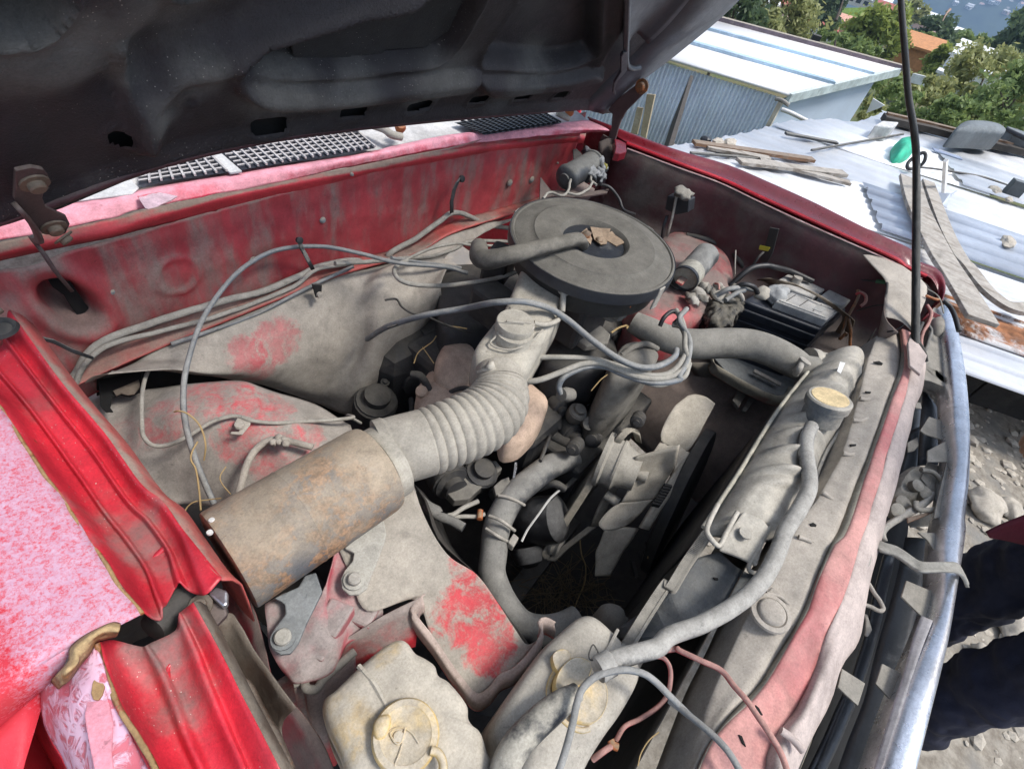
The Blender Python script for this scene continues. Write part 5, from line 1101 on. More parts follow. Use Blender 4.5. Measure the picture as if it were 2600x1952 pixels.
# fan
fn = empty("cooling_fan", at('J', 1500, 900, 'z', .62)); setparent(fn, car)
m_fan = mat("dusty_fan_blade", (.20, .185, .16), dust=(.40, .365, .305), amt=.85, scale=8, rough=.7)
def blade(rows, cur=0): return loft("blade", rows, m_fan, fn, nu=4, nv=4, thick=.0025, rough=.001, rs=30)
blade([V('J', 'z', .66, "1830,15,.70 1760,70,.695 1700,125,.69 1625,250,.68 1577,370,.67 1580,440,.66"),
       V('J', 'z', .66, "1900,5,.70 1850,120,.69 1800,200,.68 1740,320,.67 1690,420,.66 1640,485,.65"),
       V('J', 'z', .66, "2000,30,.70 1960,120,.69 1900,250,.68 1860,350,.67 1800,460,.66 1750,520,.65"),
       V('J', 'z', .66, "2085,92,.70 2050,160,.69 1990,270,.68 1930,390,.67 1870,480,.66 1820,540,.65")])
blade([V('J', 'z', .68, "1330,590,.70 1345,680,.68 1350,765,.66 1300,850,.645 1210,1012,.62"),
       V('J', 'z', .68, "1480,548,.715 1470,670,.685 1450,780,.66 1420,870,.64 1320,1010,.615"),
       V('J', 'z', .68, "1620,515,.73 1600,650,.69 1560,790,.66 1520,880,.635 1430,1000,.61"),
       V('J', 'z', .68, "1755,480,.745 1712,670,.70 1650,765,.66 1590,860,.635 1520,985,.61")])
blade([V('J', 'z', .60, "1210,1018,.62 1120,1065,.61 1050,1130,.60 995,1215,.59 1040,1275,.585"),
       V('J', 'z', .60, "1370,1005,.615 1300,1090,.605 1230,1160,.60 1160,1220,.59 1130,1265,.585"),
       V('J', 'z', .60, "1520,985,.61 1430,1070,.60 1370,1130,.595 1310,1190,.585 1240,1235,.58")])
blade([V('J', 'z', .54, "1050,1275,.585 1010,1390,.56 970,1480,.54 965,1570,.52 960,1700,.50"),
       V('J', 'z', .54, "1200,1245,.58 1160,1370,.56 1110,1480,.54 1070,1590,.52 1040,1700,.50"),
       V('J', 'z', .54, "1370,1260,.575 1300,1370,.555 1220,1480,.535 1160,1590,.515 1100,1700,.495")])
prism("web", V('J', 'z', .655, "1510,535 1580,430 1640,480 1750,480 1780,500 1640,520"), .004, m_fan, fn)
prism("web", V('J', 'z', .665, "1755,480 1830,540 1812,600 1700,720 1712,680"), .004, m_fan, fn)
hs1 = V('J', 'z', .66, "1815,540,.66 1730,680,.65 1640,830,.64 1560,960,.625 1480,1080,.61 1380,1250,.59")
loft("hub_strip", [hs1, [p+Vector((.012, -.014, -.006)) for p in hs1]], m_fan, fn, nu=2, nv=3, thick=.008)
for i in range(8):
    p = crom(hs1, 20)[46+i*4]; box("hub_tooth", p+Vector((.0, -.003, .006)), Vector((.0018, .0018, 0)), Vector((-.004, .006, 0)), Vector((0, 0, .005)), m_dark, fn, 0)
# pulleys and belt
pu = empty("pulley", at('J', 1180, 660, 'z', .66)); setparent(pu, car)
fa = Vector((.25, -1, .12)).normalized()
m_pul = mat("dusty_pulley", (.14, .14, .135), dust=(.32, .30, .26), amt=.65, scale=12)
pc = at('J', 1165, 660, 'z', .655)
lathe("cone", [(.050, .0), (.050, .004), (.043, .010), (.036, .030), (.034, .042), (.012, .043), (.012, .06), (0, .061)], pc, fa, m_pul, pu, seg=48)
lathe("rear_disc", [(0, -.03), (.054, -.03), (.054, -.022), (.048, -.018), (.048, .0)], pc, fa, m_pul, pu, seg=48)
m_belt = mat("dusty_belt", (.12, .11, .09), dust=(.27, .245, .20), amt=.6, scale=20)
def belt(s, w): 
    p = V('J', 'z', .6, s); return loft("belt", [p, [q+Vector(w) for q in p]], m_belt, car, nu=1, nv=6, thick=.005)
belt("1120,440,.70 1030,560,.68 860,860,.62 700,1110,.56 560,1330,.51 455,1490,.48 480,1540,.475", (.010, -.012, .0))
belt("1200,350,.715 1240,325,.715 1300,345,.71", (.012, -.012, 0)); belt("1130,440,.70 1200,360,.715 1250,325,.715 1320,350,.71 1340,430,.69", (.006, -.012, -.002))
belt("1150,810,.62 1080,900,.59 1000,1040,.57 940,1180,.54 925,1240,.53", (.016, -.012, 0))
belt("515,1555,.475 560,1520,.48 640,1440,.50 760,1350,.52 900,1240,.55", (.004, -.012, .010))
sp_ = at('J', 610, 1400, 'z', .49); lathe("small_pulley", [(0, -.012), (.026, -.012), (.028, -.006), (.024, .0), (.028, .006), (.024, .010), (.014, .006), (.012, .012), (0, .012)], sp_, fa, m_pul, car, seg=36)
tube("fan_shaft", V('J', 'z', .60, "1060,940 1180,1020"), .010, m_pul, car, seg=12)
lathe("water_pump_nose", [(.016, -.03), (.016, .01), (.010, .012), (.010, .03), (0, .031)], at('J', 1270, 760, 'z', .63), fa, m_pul, car, seg=20)
al = empty("alternator", at('J', 450, 1250, 'z', .52)); setparent(al, car)
m_alt = mat("alternator_black", (.02, .02, .022), dust=(.09, .09, .09), amt=.3, scale=20, rough=.4)
lathe("body", [(0, -.06), (.035, -.058), (.045, -.04), (.048, .0), (.046, .035), (.030, .045), (0, .047)], at('J', 470, 1180, 'z', .52), (.25, -.5, .5), m_alt, al, seg=32)
lathe("end_frame", [(.030, 0), (.034, .01), (.028, .03), (.012, .04), (0, .04)], at('J', 320, 1430, 'z', .47), (-.3, -.5, -.3), m_alt, al, seg=24)
tube("pale_edge", V('J', 'z', .60, "640,890,.61 540,980,.60 430,1130,.585 330,1270,.57 275,1380,.56"), .0022, flat("worn_white_edge", (.55, .55, .53)), al, seg=6)
# lower hose
m_lh = mat("lower_hose", (.045, .048, .055), dust=(.21, .205, .19), amt=.44, scale=15, rough=.5, updust=.25)
tube("lower_hose", V('J', 'z', .62, "760,620,.61 650,640,.625 520,690,.64 370,800,.645 210,940,.645 110,1090,.64 40,1260,.63")+V('H', 'z', .60, "985,330,.62 975,440,.61 1010,560,.60 1075,680,.60 1160,770,.60 1280,800,.60 1400,780,.60 1500,730,.60"),
     .024, m_lh, car, seg=24, rads=[.020, .022, .0235, .0235, .0235, .0235, .0235, .0225, .0225, .023, .0235, .0235, .023, .022, .021])
for z_, a in (('J', "60,950,.662 180,980,.668 300,1040,.65"), ('J', "-30,1140,.665 90,1190,.67 210,1280,.65"), ('J', "-60,1260,.65 50,1330,.655 180,1400,.63")):
    tube("hose_clamp", V(z_, 'z', .66, a), .0028, m_steel, car, seg=8)
box("clamp_lug", at('J', 190, 1385, 'z', .635), Vector((.010, .002, 0)), Vector((0, .006, 0)), Vector((0, 0, .008)), m_steel, car)
prism("hose_glint_clip", V('J', 'z', .68, "210,640 230,640 232,690 212,780 192,782 205,700"), .002, m_chrome, car, bw=0)
tube("engine_cable", V('E', 'z', .70, "490,1480,.72 560,1560,.70 650,1610,.70")+V('H', 'z', .70, "560,30 640,90 720,120 800,165"), .0075, m_rub, car, seg=10)
tube("engine_cable", V('H', 'z', .68, "890,0 800,40 740,80 700,90"), .004, m_wired, car); tube("engine_cable", V('H', 'z', .66, "700,100 800,95 880,95 930,80"), .0035, m_wired, car)
lathe("hose_sleeve", [(0, -.009), (.005, -.008), (.005, .008), (0, .009)], at('H', 900, 85, 'z', .665), (.6, .5, 0), m_orange, car, seg=12)
# undertray and subframe in the pit
m_pit = mat("shaded_pit_black", (.012, .011, .010), dust=(.04, .035, .03), amt=.4, scale=14, rough=.8)  # near-black colour puts in the shade at the bottom of the bay
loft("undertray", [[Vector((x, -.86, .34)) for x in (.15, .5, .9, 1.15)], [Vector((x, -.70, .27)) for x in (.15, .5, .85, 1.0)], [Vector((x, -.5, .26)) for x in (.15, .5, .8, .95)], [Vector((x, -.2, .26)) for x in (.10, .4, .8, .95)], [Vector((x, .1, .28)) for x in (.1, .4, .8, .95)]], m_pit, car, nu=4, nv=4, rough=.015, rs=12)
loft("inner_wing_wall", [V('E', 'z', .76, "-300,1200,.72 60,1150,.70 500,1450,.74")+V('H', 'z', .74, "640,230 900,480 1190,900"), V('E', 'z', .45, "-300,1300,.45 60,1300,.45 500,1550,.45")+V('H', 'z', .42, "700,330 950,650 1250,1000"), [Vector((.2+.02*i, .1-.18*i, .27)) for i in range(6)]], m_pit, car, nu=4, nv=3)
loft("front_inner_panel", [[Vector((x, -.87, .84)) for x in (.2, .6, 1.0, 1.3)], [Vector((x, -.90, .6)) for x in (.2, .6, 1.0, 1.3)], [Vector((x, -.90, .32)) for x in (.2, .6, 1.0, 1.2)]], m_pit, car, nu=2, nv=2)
box("tie_bar", (.45, -.62, .33), (.28, .02, 0), (-.001, .02, 0), (0, 0, .015), m_dark, car)
for i in range(6):
    p = at('J', 1330+i*70, 1640-i*95, 'z', .42); box("tray_rung", p, Vector((.012, .012, 0)), Vector((-.003, .003, 0)), Vector((0, 0, .004)), m_dark, car, .001)
lathe("shroud_ring", [(.165, -.01), (.172, -.008), (.172, .012), (.165, .014)], at('J', 1740, 1000, 'z', .50), (.1, -1, .2), m_dark, car, seg=64)
dome("drain_lump", V('H', 'z', .70, "1640,660 1700,632 1760,650 1800,700 1800,800 1740,850 1660,760"), [(1, (0, 0, -.05)), (1, (0, 0, 0)), (.7, (0, 0, .012)), (.2, (0, 0, .015))], m_engd, car)
prism("drain_plate", V('H', 'z', .69, "1780,690 1890,770 1840,860 1760,800"), .01, m_engd, car)
# ------------------------------------------------------------------ reservoirs
m_resv = mat("dusty_bottle_plastic", (.52, .36, .14), dust=(.40, .365, .305), amt=.70, scale=5, rough=.6, updust=.28, bump=.15, edge=.18,
   patches=((C0('G', 'z', .84, 2080, 1400), .045, 1.5), (C0('H', 'z', .84, 300, 930), .025, 1.3), (C0('G', 'z', .84, 2100, 1550), .03, 1.4)), feather=.3)
m_resv2 = mat("dusty_bottle_grey", (.30, .26, .19), dust=(.36, .335, .29), amt=.85, scale=6, rough=.6, updust=.3, bump=.15)
m_capy = mat("yellowed_cap", (.62, .44, .17), dust=(.44, .39, .31), amt=.34, scale=26, rough=.55, updust=.3, edge=.2)
r1 = empty("washer_bottle", at('H', 450, 1400, 'z', .80)); setparent(r1, car)
lev = [(.97, (0, 0, -.16)), (1.0, (0, 0, -.14)), (1.0, (0, 0, -.018)), (.985, (0, 0, -.006)), (.95, (0, 0, .001)), (.88, (0, 0, .006)), (.7, (0, 0, .010)), (.2, (0, 0, .012))]
dome("bottle", V('H', 'z', .835, "395,845 450,865 500,930 565,965 625,1010 650,1075 720,1120 825,1250 838,1340 870,1395 920,1440 955,1550 1000,1700 850,1900 300,1950 130,1820 24,1560 -50,1400 -82,1290 -70,1215 0,1158 150,1015 300,890"), lev, m_resv, r1, n=5)
tube("seam", V('H', 'z', .8455, "150,1022,.836 190,1070,.841 250,1140 330,1290"), .0028, m_resv, r1, seg=6)
cw = at('H', 440, 1455, 'z', .852)
lathe("filler_neck", [(.030, -.016), (.030, -.002)], cw, (0, 0, 1), m_resv, r1, seg=40)
lathe("cap", [(.0300, -.004), (.0308, -.002), (.0308, .003), (.029, .0055), (.0235, .0062), (.022, .005), (0, .005)], cw, (0, 0, 1), m_capy, r1, seg=48)
dome("cap_tab", V('H', 'z', .859, "235,1400 265,1340 330,1320 350,1360 330,1430 300,1470 255,1470"), [(1, (0, 0, -.005)), (1, (0, 0, 0)), (.7, (0, 0, .003))], m_capy, r1)
tube("cap_emblem", V('H', 'z', .8585, "360,1420 345,1445 380,1500 410,1490 440,1400"), .0009, m_capy, r1, seg=6)
tube("cap_emblem", V('H', 'z', .858, "420,1500 400,1560 370,1640"), .0008, m_capy, r1, seg=6)
tube("cap_emblem", V('H', 'z', .858, "330,1430 400,1400 470,1430 520,1500"), .0008, m_capy, r1, seg=6)
lathe("emblem_dot", [(.005, 0), (.0045, .002), (0, .0022)], at('H', 395, 1460, 'z', .857), (0, 0, 1), m_capy, r1, seg=16)
tube("cap_leash", V('H', 'z', .86, "595,1545 640,1560 670,1620 665,1700 640,1800"), .004, m_capy, r1, seg=8)
r2 = empty("coolant_bottle", at('H', 1450, 1200, 'z', .80)); setparent(r2, car)
lev2 = [(.97, (0, 0, -.18)), (1, (0, 0, -.16)), (1, (0, 0, -.03)), (.97, (0, 0, -.012)), (.90, (0, 0, -.002)), (.75, (0, 0, .002)), (.3, (0, 0, .003))]
dome("bottle", V('H', 'z', .835, "1590,675 1660,700 1770,800 1890,930 1925,1020 1900,1130 1800,1310 1700,1450 1600,1610 1500,1800 1300,1950 1100,1850 1100,1640 1030,1560 990,1450 990,1370 1030,1280 1120,1140 1230,985 1320,870 1430,770 1520,695"), lev2, m_resv2, r2, n=5)
tube("seam", V('H', 'z', .8375, "1755,795 1700,900 1660,960"), .002, m_resv2, r2, seg=6)
tube("shoulder_ring", V('H', 'z', .838, "1375,1040 1335,1120 1325,1200 1360,1290 1440,1380 1520,1420 1580,1410"), .0028, m_capy, r2, seg=8)
def disc(s, z_, t, mt, nm): return dome(nm, V('H', 'z', z_, s), [(1, (0, 0, -t)), (1, (0, 0, -.002)), (.94, (0, 0, .0)), (.86, (0, 0, -.001)), (.3, (0, 0, .0))], mt, r2)
disc("1350,960 1375,925 1415,912 1450,925 1470,960 1450,1010 1400,1060 1365,1030", .848, .012, m_capy, "cap_lobe")
disc("1450,985 1500,962 1560,975 1600,1010 1590,1060 1560,1120 1480,1160 1400,1190 1368,1160 1370,1100 1400,1035", .853, .014, m_capy, "cap")
disc("1560,1100 1620,1080 1670,1110 1695,1170 1690,1260 1650,1340 1590,1378 1520,1370 1470,1350 1500,1230", .846, .012, m_capy, "lower_cap")
_a, _b = at('H', 1640, 1040, 'z', .884), at('H', 1740, 985, 'z', .885)
lathe("hose_collar", [(0, -.002), (.0125, -.002), (.013, .0), (.013, .014), (.0112, .016)], _a, _b-_a, m_oh, r2, seg=24)
m_bh2 = mat("worn_black_hose", (.025, .03, .04), dust=(.36, .34, .29), amt=.44, scale=32, rough=.45, updust=.1, bump=.5)
tube("overflow_hose", V('H', 'z', .86, "1505,1180,.866 1420,1240,.866 1330,1310,.862 1230,1400,.858 1130,1510,.855 1060,1640,.85 1020,1800,.84"), .0135, m_bh2, car, seg=16, rads=[.009, .012, .0135, .0138, .014, .014, .014])
tube("tie_wire", V('H', 'z', .882, "1625,1010 1655,965 1690,1000 1700,1040"), .0009, m_dark, car, seg=6)
tube("tie_wire", V('H', 'z', .885, "1650,965 1590,985 1575,950 1600,890 1625,920 1640,960"), .0008, m_dark, car, seg=5)
# ------------------------------------------------------------------ cables, wires, brackets
def wire(s, r, mt=None, z_='D', ax='z', v=.8, nm="cable", wob=0, seg=8): 
    pts = []
    for part in s.split('|'):
        zz, body = part.split(':'); pts += V(zz, ax, v, body)
    return tube(nm, pts, r, mt or m_wired, car, seg=seg, n=8, wob=wob)
wire("w:462,1088,.80 425,1000,.83 402,920,.845 396,850,.855 406,780,.865 440,685,.875 500,602,.885 560,556,.89 620,536,.89 700,533,.88 780,548,.87 860,568,.865 960,577,.86 1010,590,.85", 0.0037, m_wire)
wire("D:1060,575,.775 960,680,.785 905,770,.79 880,900,.80 880,1080,.79 895,1150,.79 950,1198,.79 1040,1195,.79 1150,1150,.795 1300,1060,.80 1400,1025,.80 1480,1018,.80 1560,1045,.80 1700,1060,.79 1850,1052,.78 2050,1042,.77 2190,1025,.76|E:80,1015,.72 160,1060,.66", 0.0029, m_wired)
wire("D:420,860 440,800 480,740 540,640 620,565 730,512 1000,422 1400,300 1650,240 1850,150 2000,85 2190,50|E:200,70 380,40|B:330,1580 500,1480 640,1380 735,1318 840,1345 940,1392 1075,1415", 0.0060, m_wired, ax='y', v=-.020, wob=.0012)
wire("D:445,900 500,740 600,622 720,560 1000,490 1400,380 1800,225 1960,110 2190,70", 0.0040, m_wired, ax='y', v=-.030, wob=.0008)
wire("D:1060,570 1300,490 1600,380 1950,200 2190,90", 0.0034, m_wire, ax='y', v=-.040)
wire("B:0,1635 250,1620 450,1600 600,1590 740,1545 830,1500 1000,1495 1080,1500", 0.0044, m_wired, ax='y', v=-.06, wob=.001)
wire("B:440,1610 600,1540 760,1510 850,1520 1080,1525", 0.0032, m_wired, ax='y', v=-.09)
wire("B:350,1600 480,1620 640,1640 780,1660", 0.0036, m_wire, ax='y', v=-.10)
wire("E:450,50,.85 385,85,.85 370,130,.85 415,180,.85 520,205,.85 700,206,.85 900,182,.855 1050,150,.86 1140,118,.87", 0.0042, m_wired, wob=.0005)
wire("E:200,540,.70 330,462,.78 560,392,.85 800,350,.88 1000,312,.93 1180,310,.94 1330,350,.93 1450,425,.92 1600,550,.905 1760,662,.895 1900,715,.89 2020,702,.885 2105,650,.88 2120,605,.875", 0.0053, m_wire, nm="ignition_lead", seg=10)
wire("E:1255,652,.86 1400,652,.87 1500,655,.87 1620,665,.875 1740,700,.875 1870,745,.875 1990,765,.875 2090,740,.875 2165,650,.875 2180,560,.875 2150,470,.875 2095,450,.87", 0.0046, m_wired, nm="ignition_lead", seg=10)
wire("E:1150,802,.85 1260,795,.86 1400,745,.868 1530,695,.87 1650,690,.872 1760,730,.872 1880,772,.872 2000,785,.872 2100,765,.872 2190,690,.875|F:95,590,.88 95,500,.885 75,420,.885 40,360,.88", 0.0048, m_wired, nm="ignition_lead", seg=10)
wire("E:1405,880,.83 1390,830,.84 1430,768,.855 1540,718,.862 1660,706,.865 1780,755,.866 1900,795,.866 2030,812,.866 2140,790,.868|F:60,765,.872 105,690,.875 125,600,.88 115,520,.885 60,420,.89 105,352,.89", 0.0050, m_wire, nm="ignition_lead", seg=10)
wire("E:1500,720,.855 1560,710,.86 1700,720,.862 1850,780,.862 2000,825,.862|F:30,800,.866 95,770,.87 125,690,.872", 0.0042, m_wired, nm="ignition_lead", seg=10)
wire("K:720,840,.86 760,760,.875 830,705,.88 880,715,.88 905,760,.875 850,820,.865", 0.0042, m_blackw, nm="ignition_lead")
lathe("lead_boot", [(0, -.014), (.011, -.013), (.013, .0), (.011, .014), (0, .015)], at('E', 1435, 885, 'z', .825), (.7, -.2, -.3), m_engd, car, seg=16)
wire("F:1160,365,.83 1260,335,.86 1350,330,.88 1430,360,.90 1500,410,.90", 0.0016, m_blackw, nm="thin_wire"); wire("F:1500,410,.90 1450,450,.90 1400,485,.90 1350,495,.89", .0016, m_blackw, nm="thin_wire")
wire("K:1380,460,.80 1500,350,.83 1600,290,.845 1720,275,.85 1800,290,.85 1950,330,.84 2150,420,.83", 0.0068, m_blackw, nm="battery_cable")
wire("F:850,100,.84 1000,130,.85 1150,165,.87 1300,185,.89 1370,190,.90", 0.0018, m_dark, nm="thin_wire"); wire("F:1280,180,.893 1340,188,.90 1390,190,.905", .005, flat("green_insulation", (.03, .10, .05)), nm="taped_joint")
wire("F:1340,200,.92 1350,195,.925 1345,260,.92 1330,360,.91", 0.0024, m_dark, nm="thin_wire")
wire("F:1600,230,.93 1650,260,.93 1680,300,.93 1700,380,.92", 0.0014, m_wired, nm="thin_wire"); wire("F:1590,270,.93 1640,290,.93 1670,295,.93", .003, m_orange, nm="thin_wire")
wire("F:1600,330,.92 1620,380,.92 1600,440,.91 1570,500,.90 1560,560,.89 1575,640,.88", 0.0034, m_redw, nm="harness_wire", wob=.003); wire("F:1560,440,.91 1540,520,.90 1570,600,.89 1590,680,.87", .004, m_dark, nm="harness_wire", wob=.004)
wire("F:1600,450,.90 1625,500,.89 1590,590,.88 1560,640,.87", 0.0032, m_rub, nm="harness_wire", wob=.004); wire("F:1700,300,.91 1740,340,.905 1770,400,.90 1795,490,.89", .005, m_blackw, nm="harness_wire")
wire("I:0,1235,.86 100,1310,.87 230,1415,.88 330,1510,.885 390,1590,.885 440,1680,.885", 0.0034, m_wire, nm="front_wire", seg=10)
wire("H:1370,1720,.875 1420,1580,.88 1470,1400,.885 1505,1240,.89 1545,1150,.892 1640,1075,.893 1780,1045,.893 1905,1065,.888 1990,1120,.878 2080,1210,.87 2200,1330,.865", 0.0036, m_wire, nm="front_wire", seg=10)
wire("H:1912,958,.87 2020,930,.875 2120,915,.88|I:60,925,.885 200,990,.895 320,1048,.90 400,1145,.905 480,1235,.91 545,1330,.912 620,1440,.912 690,1560,.91 740,1700,.91", 0.0030, m_redw, nm="red_wire", seg=10)
wire("H:1915,968,.865 2030,968,.86 2080,1040,.85 2072,1170,.84 2020,1260,.83 1900,1345,.82 1800,1395,.82 1745,1480,.81", 0.0025, m_redw, nm="red_wire")
wire("H:1600,1600,.81 1660,1555,.82 1725,1510,.82", 0.0032, m_redw, nm="red_wire"); tube("wire_joint", V('H', 'z', .82, "1710,1480 1725,1510 1755,1525"), .004, m_orange, car)
wire("K:1430,130,.86 1425,250,.84 1420,420,.80", 0.0016, m_steel, nm="thin_wire"); wire("K:1690,150,.87 1640,200,.86 1560,310,.83 1450,420,.80", .003, m_dark, nm="thin_wire")
# clamp straps on the firewall
def strip(nm, pts, w, mt, t=.002):
    a = [p+Vector((w/2, 0, 0)) for p in pts]; b = [p-Vector((w/2, 0, 0)) for p in pts]; return loft(nm, [a, b], mt, car, nu=1, nv=3, thick=t)
strip("cable_clip", V('A', 'y', -.045, "1855,1485 1870,1540 1900,1590")+V('D', 'y', -.05, "1890,10 1940,108"), .007, m_rub)
lathe("clip_head", [(.005, -.003), (.006, .003), (0, .005)], at('A', 1855, 1490, 'y', -.045), (0, -1, .3), m_dark, car, seg=12)
strip("cable_clip", V('B', 'y', -.03, "785,1100 760,1130 740,1180 725,1250 725,1320"), .010, m_rub); lathe("clip_head", [(.007, -.003), (.007, .003), (0, .005)], at('B', 788, 1110, 'y', -.03), (0, -1, .3), m_dark, car, seg=12)
loft("strap_arm", [V('D', 'y', -.05, "215,515 330,540 450,600 580,650"), V('D', 'y', -.05, "215,535 330,565 450,625 575,665")], m_rub, car, nu=1, nv=4, thick=.002)
prism("arch_clip", V('D', 'z', .80, "1480,1010 1560,1020 1550,1070 1500,1130 1425,1125 1430,1110 1480,1110 1490,1060 1450,1060"), .003, m_grey, car); lathe("clip_screw", [(.007, 0), (.006, .003), (0, .004)], at('D', 1485, 1075, 'z', .802), (0, 0, 1), m_grey, car, seg=16)
wire("D:1480,1500,.77 1530,1320,.785 1590,1220,.79 1680,1165,.795 1780,1170,.795 1940,1210,.79", 0.0050, m_grey, nm="brake_pipe", seg=10)
for x, y in ((1695, 1180), (1730, 1175), (1760, 1165), (1725, 1150), (1770, 1185)):
    v_, f_ = ico(at('D', x, y, 'z', .802), .0055, .6, x, 2); mk("pipe_lug", v_, f_, m_grey, car)
prism("toe_clip", V('D', 'y', -.06, "1935,200 2000,200 1995,285 1960,285"), .004, m_dark, car, dirv=(0, 1, 0)); lathe("clip_screw", [(.006, 0), (.005, .004), (0, .005)], at('D', 1980, 265, 'y', -.066), (0, -1, .3), m_grey, car, seg=12)
wire("E:310,300,.82 380,290,.82 420,340,.83 480,380,.83 560,400,.83 640,430,.82 740,470,.80 850,500,.78", 0.0020, m_dark, nm="thin_wire", wob=.002)
wire("E:325,468,.80 450,430,.81 560,395,.82", 0.0014, m_dark, nm="thin_wire")
# wiper motor in the far corner
wm = empty("wiper_motor", at('B', 1520, 1060, 'z', .90)); setparent(wm, car)
a0, a1 = at('B', 1425, 1110, 'z', .90), at('B', 1590, 1015, 'z', .905); d_ = (a1-a0)
m_mot = mat("motor_grey", (.07, .075, .08), dust=(.15, .15, .14), amt=.35, scale=14, rough=.4, metal=.3)
lathe("motor_can", [(0, -.004), (.012, -.004), (.013, .0), (.024, .002), (.029, .008), (.031, .015), (.0285, .017), (.0285, d_.length), (.031, d_.length+.002), (.031, d_.length+.008), (.02, d_.length+.012)], a0, d_, m_mot, wm, seg=40)
prism("mount_ear", V('B', 'z', .925, "1475,925 1500,920 1530,950 1570,1000 1560,1010 1530,985 1480,990"), .004, m_dark, wm)
for i, (x, y, r) in enumerate(((1600, 990, .018), (1630, 1040, .022), (1590, 1090, .018), (1640, 1090, .016), (1575, 950, .016))):
    v_, f_ = ico(at('B', x, y, 'z', .90), r, .9, i+20, 3, (1, 1, .9)); mk("gear_housing", v_, f_, mat("crinkled_tape", (.04, .045, .05), dust=(.25, .26, .27), amt=.35, scale=50, rough=.3, bump=.8) if i == 0 else bpy.data.materials["crinkled_tape"], wm)
for s in ("1660,985 1675,1040 1650,1080", "1600,1130 1560,1180 1500,1210 1440,1200", "1480,1000 1440,1200 1340,1190 1290,1230", "1580,990 1600,1050 1590,1120 1620,1150"):
    wire("B:"+s, .003, m_wired, v=.905, nm="motor_wire", wob=.003)
prism("motor_foot", V('B', 'z', .87, "1275,1095,.89 1300,1150 1340,1180 1450,1180 1560,1190 1700,1170 1690,1195 1530,1220 1340,1215 1270,1235"), .005, m_hingem, wm)
v_, f_ = ico(at('B', 1670, 1040, 'z', .905), .008, .6, 9, 2, (.6, 1, 1.2)); mk("yellow_mark", v_, f_, flat("mossy_yellow", (.22, .20, .04)), wm)
# hose from the corner, relay and ignition coil
wire("B:1620,1140,.88 1700,1160,.88 1760,1230,.86 1790,1300,.84 1860,1330,.82", 0.0040, m_blackw, nm="corner_wire")
prism("relay_box", V('B', 'x', 1.24, "2060,1215 2160,1230 2198,1240 2190,1320 2120,1335 2045,1300"), .035, m_blackp, car, dirv=(1, 0, 0), bw=.003)
v_, f_ = ico(at('B', 2160, 1200, 'x', 1.24), .022, .5, 12, 3, (1, 1, .6)); mk("relay_cap", v_, f_, m_gfr, car)
strip("relay_strap", V('B', 'x', 1.235, "2130,1170 2115,1240 2095,1340 2060,1470"), .010, m_steel, .003)
strip("relay_leg", V('B', 'x', 1.24, "2060,1340 2040,1400 2030,1480"), .012, m_blackp, .004)
co = empty("ignition_coil", at('K', 1040, 300, 'z', .85)); setparent(co, car)
k0, k1 = at('K', 955, 400, 'z', .845), at('K', 1165, 165, 'z', .855); dk = k1-k0
m_coil = mat("coil_grey", (.10, .105, .11), dust=(.20, .20, .19), amt=.4, scale=18, rough=.35, metal=.2)
lathe("coil_body", [(.0285, .03), (.029, .032), (.029, dk.length-.006), (.024, dk.length), (0, dk.length+.001)], k0, dk, m_coil, co, seg=36)
lathe("pale_band", [(.0292, .006), (.0298, .008), (.0298, .036), (.0292, .038)], k0, dk, mat("pale_band_paint", (.34, .33, .27), dust=(.30, .29, .25), amt=.4, scale=40), co, seg=36)
lathe("open_end", [(.0292, .01), (.0296, -.002), (.0275, -.003), (.026, .018), (0, .019)], k0, dk, m_blackp, co, seg=36)
box("coil_tongue", k0+Vector((-.002, .004, -.004)), dk.normalized()*.018, dk.cross(Vector((0, 0, 1))).normalized()*.008, Vector((0, 0, .003)), m_ledge, co)
prism("coil_bracket", V('K', 'z', .82, "770,420 850,410 900,500 860,480 800,440"), .004, m_dark, co)
for i, (x, y, r) in enumerate(((1010, 570, .012), (1080, 540, .016), (1140, 470, .013), (1180, 500, .012), (1040, 600, .011), (1260, 560, .016), (1120, 580, .011), (1280, 470, .012), (1350, 570, .013), (1430, 500, .013))):
    v_, f_ = ico(at('K', x, y, 'z', .825), r, .9, i+40, 2, (1, 1.2, .7)); mk("wiring_connector", v_, f_, (m_gfr, m_steel, m_resv2)[i % 3], car)
wire("K:1240,440,.84 1270,450,.845 1275,500,.84", 0.0024, m_redw, nm="thin_wire")
# melted plastic cover beside the battery
m_melt = mat("melted_black_plastic", (.012, .012, .012), dust=(.12, .11, .09), amt=.30, scale=45, rough=.25, bump=1.0, bscale=60)
q = V('K', 'z', .80, "1140,680 1200,600 1300,590 1480,590 1485,680 1420,800 1380,880 1240,880 1160,820")
o = dome("melted_cover", q, [(1, (0, 0, -.07)), (1.02, (0, 0, 0)), (.85, (0, 0, .015)), (.5, (0, 0, .022)), (.1, (0, 0, .02))], m_melt, car)
sb = o.modifiers.new("sub", 'SUBSURF'); sb.levels = sb.render_levels = 2; tx = bpy.data.textures.new("crumple", 'CLOUDS'); tx.noise_scale = .02; dm_ = o.modifiers.new("crumple", 'DISPLACE'); dm_.texture = tx; dm_.strength = .022
for s in ("1400,500,.84 1500,450,.86 1600,470,.86 1640,540,.84", "1250,560,.83 1360,500,.85 1480,480,.85 1600,500,.84", "1340,600,.83 1420,540,.84 1520,500,.85", "1420,480,.84 1480,560,.84 1490,600,.83"):
    wire("K:"+s, .0055, random.choice([m_blackw, m_hose, m_wire]), nm="battery_wire", wob=.002)
v_, f_ = ico(at('K', 1680, 530, 'z', .84), .017, .5, 77, 2, (1.5, .9, .7)); mk("cable_lug", v_, f_, m_resv2, car)
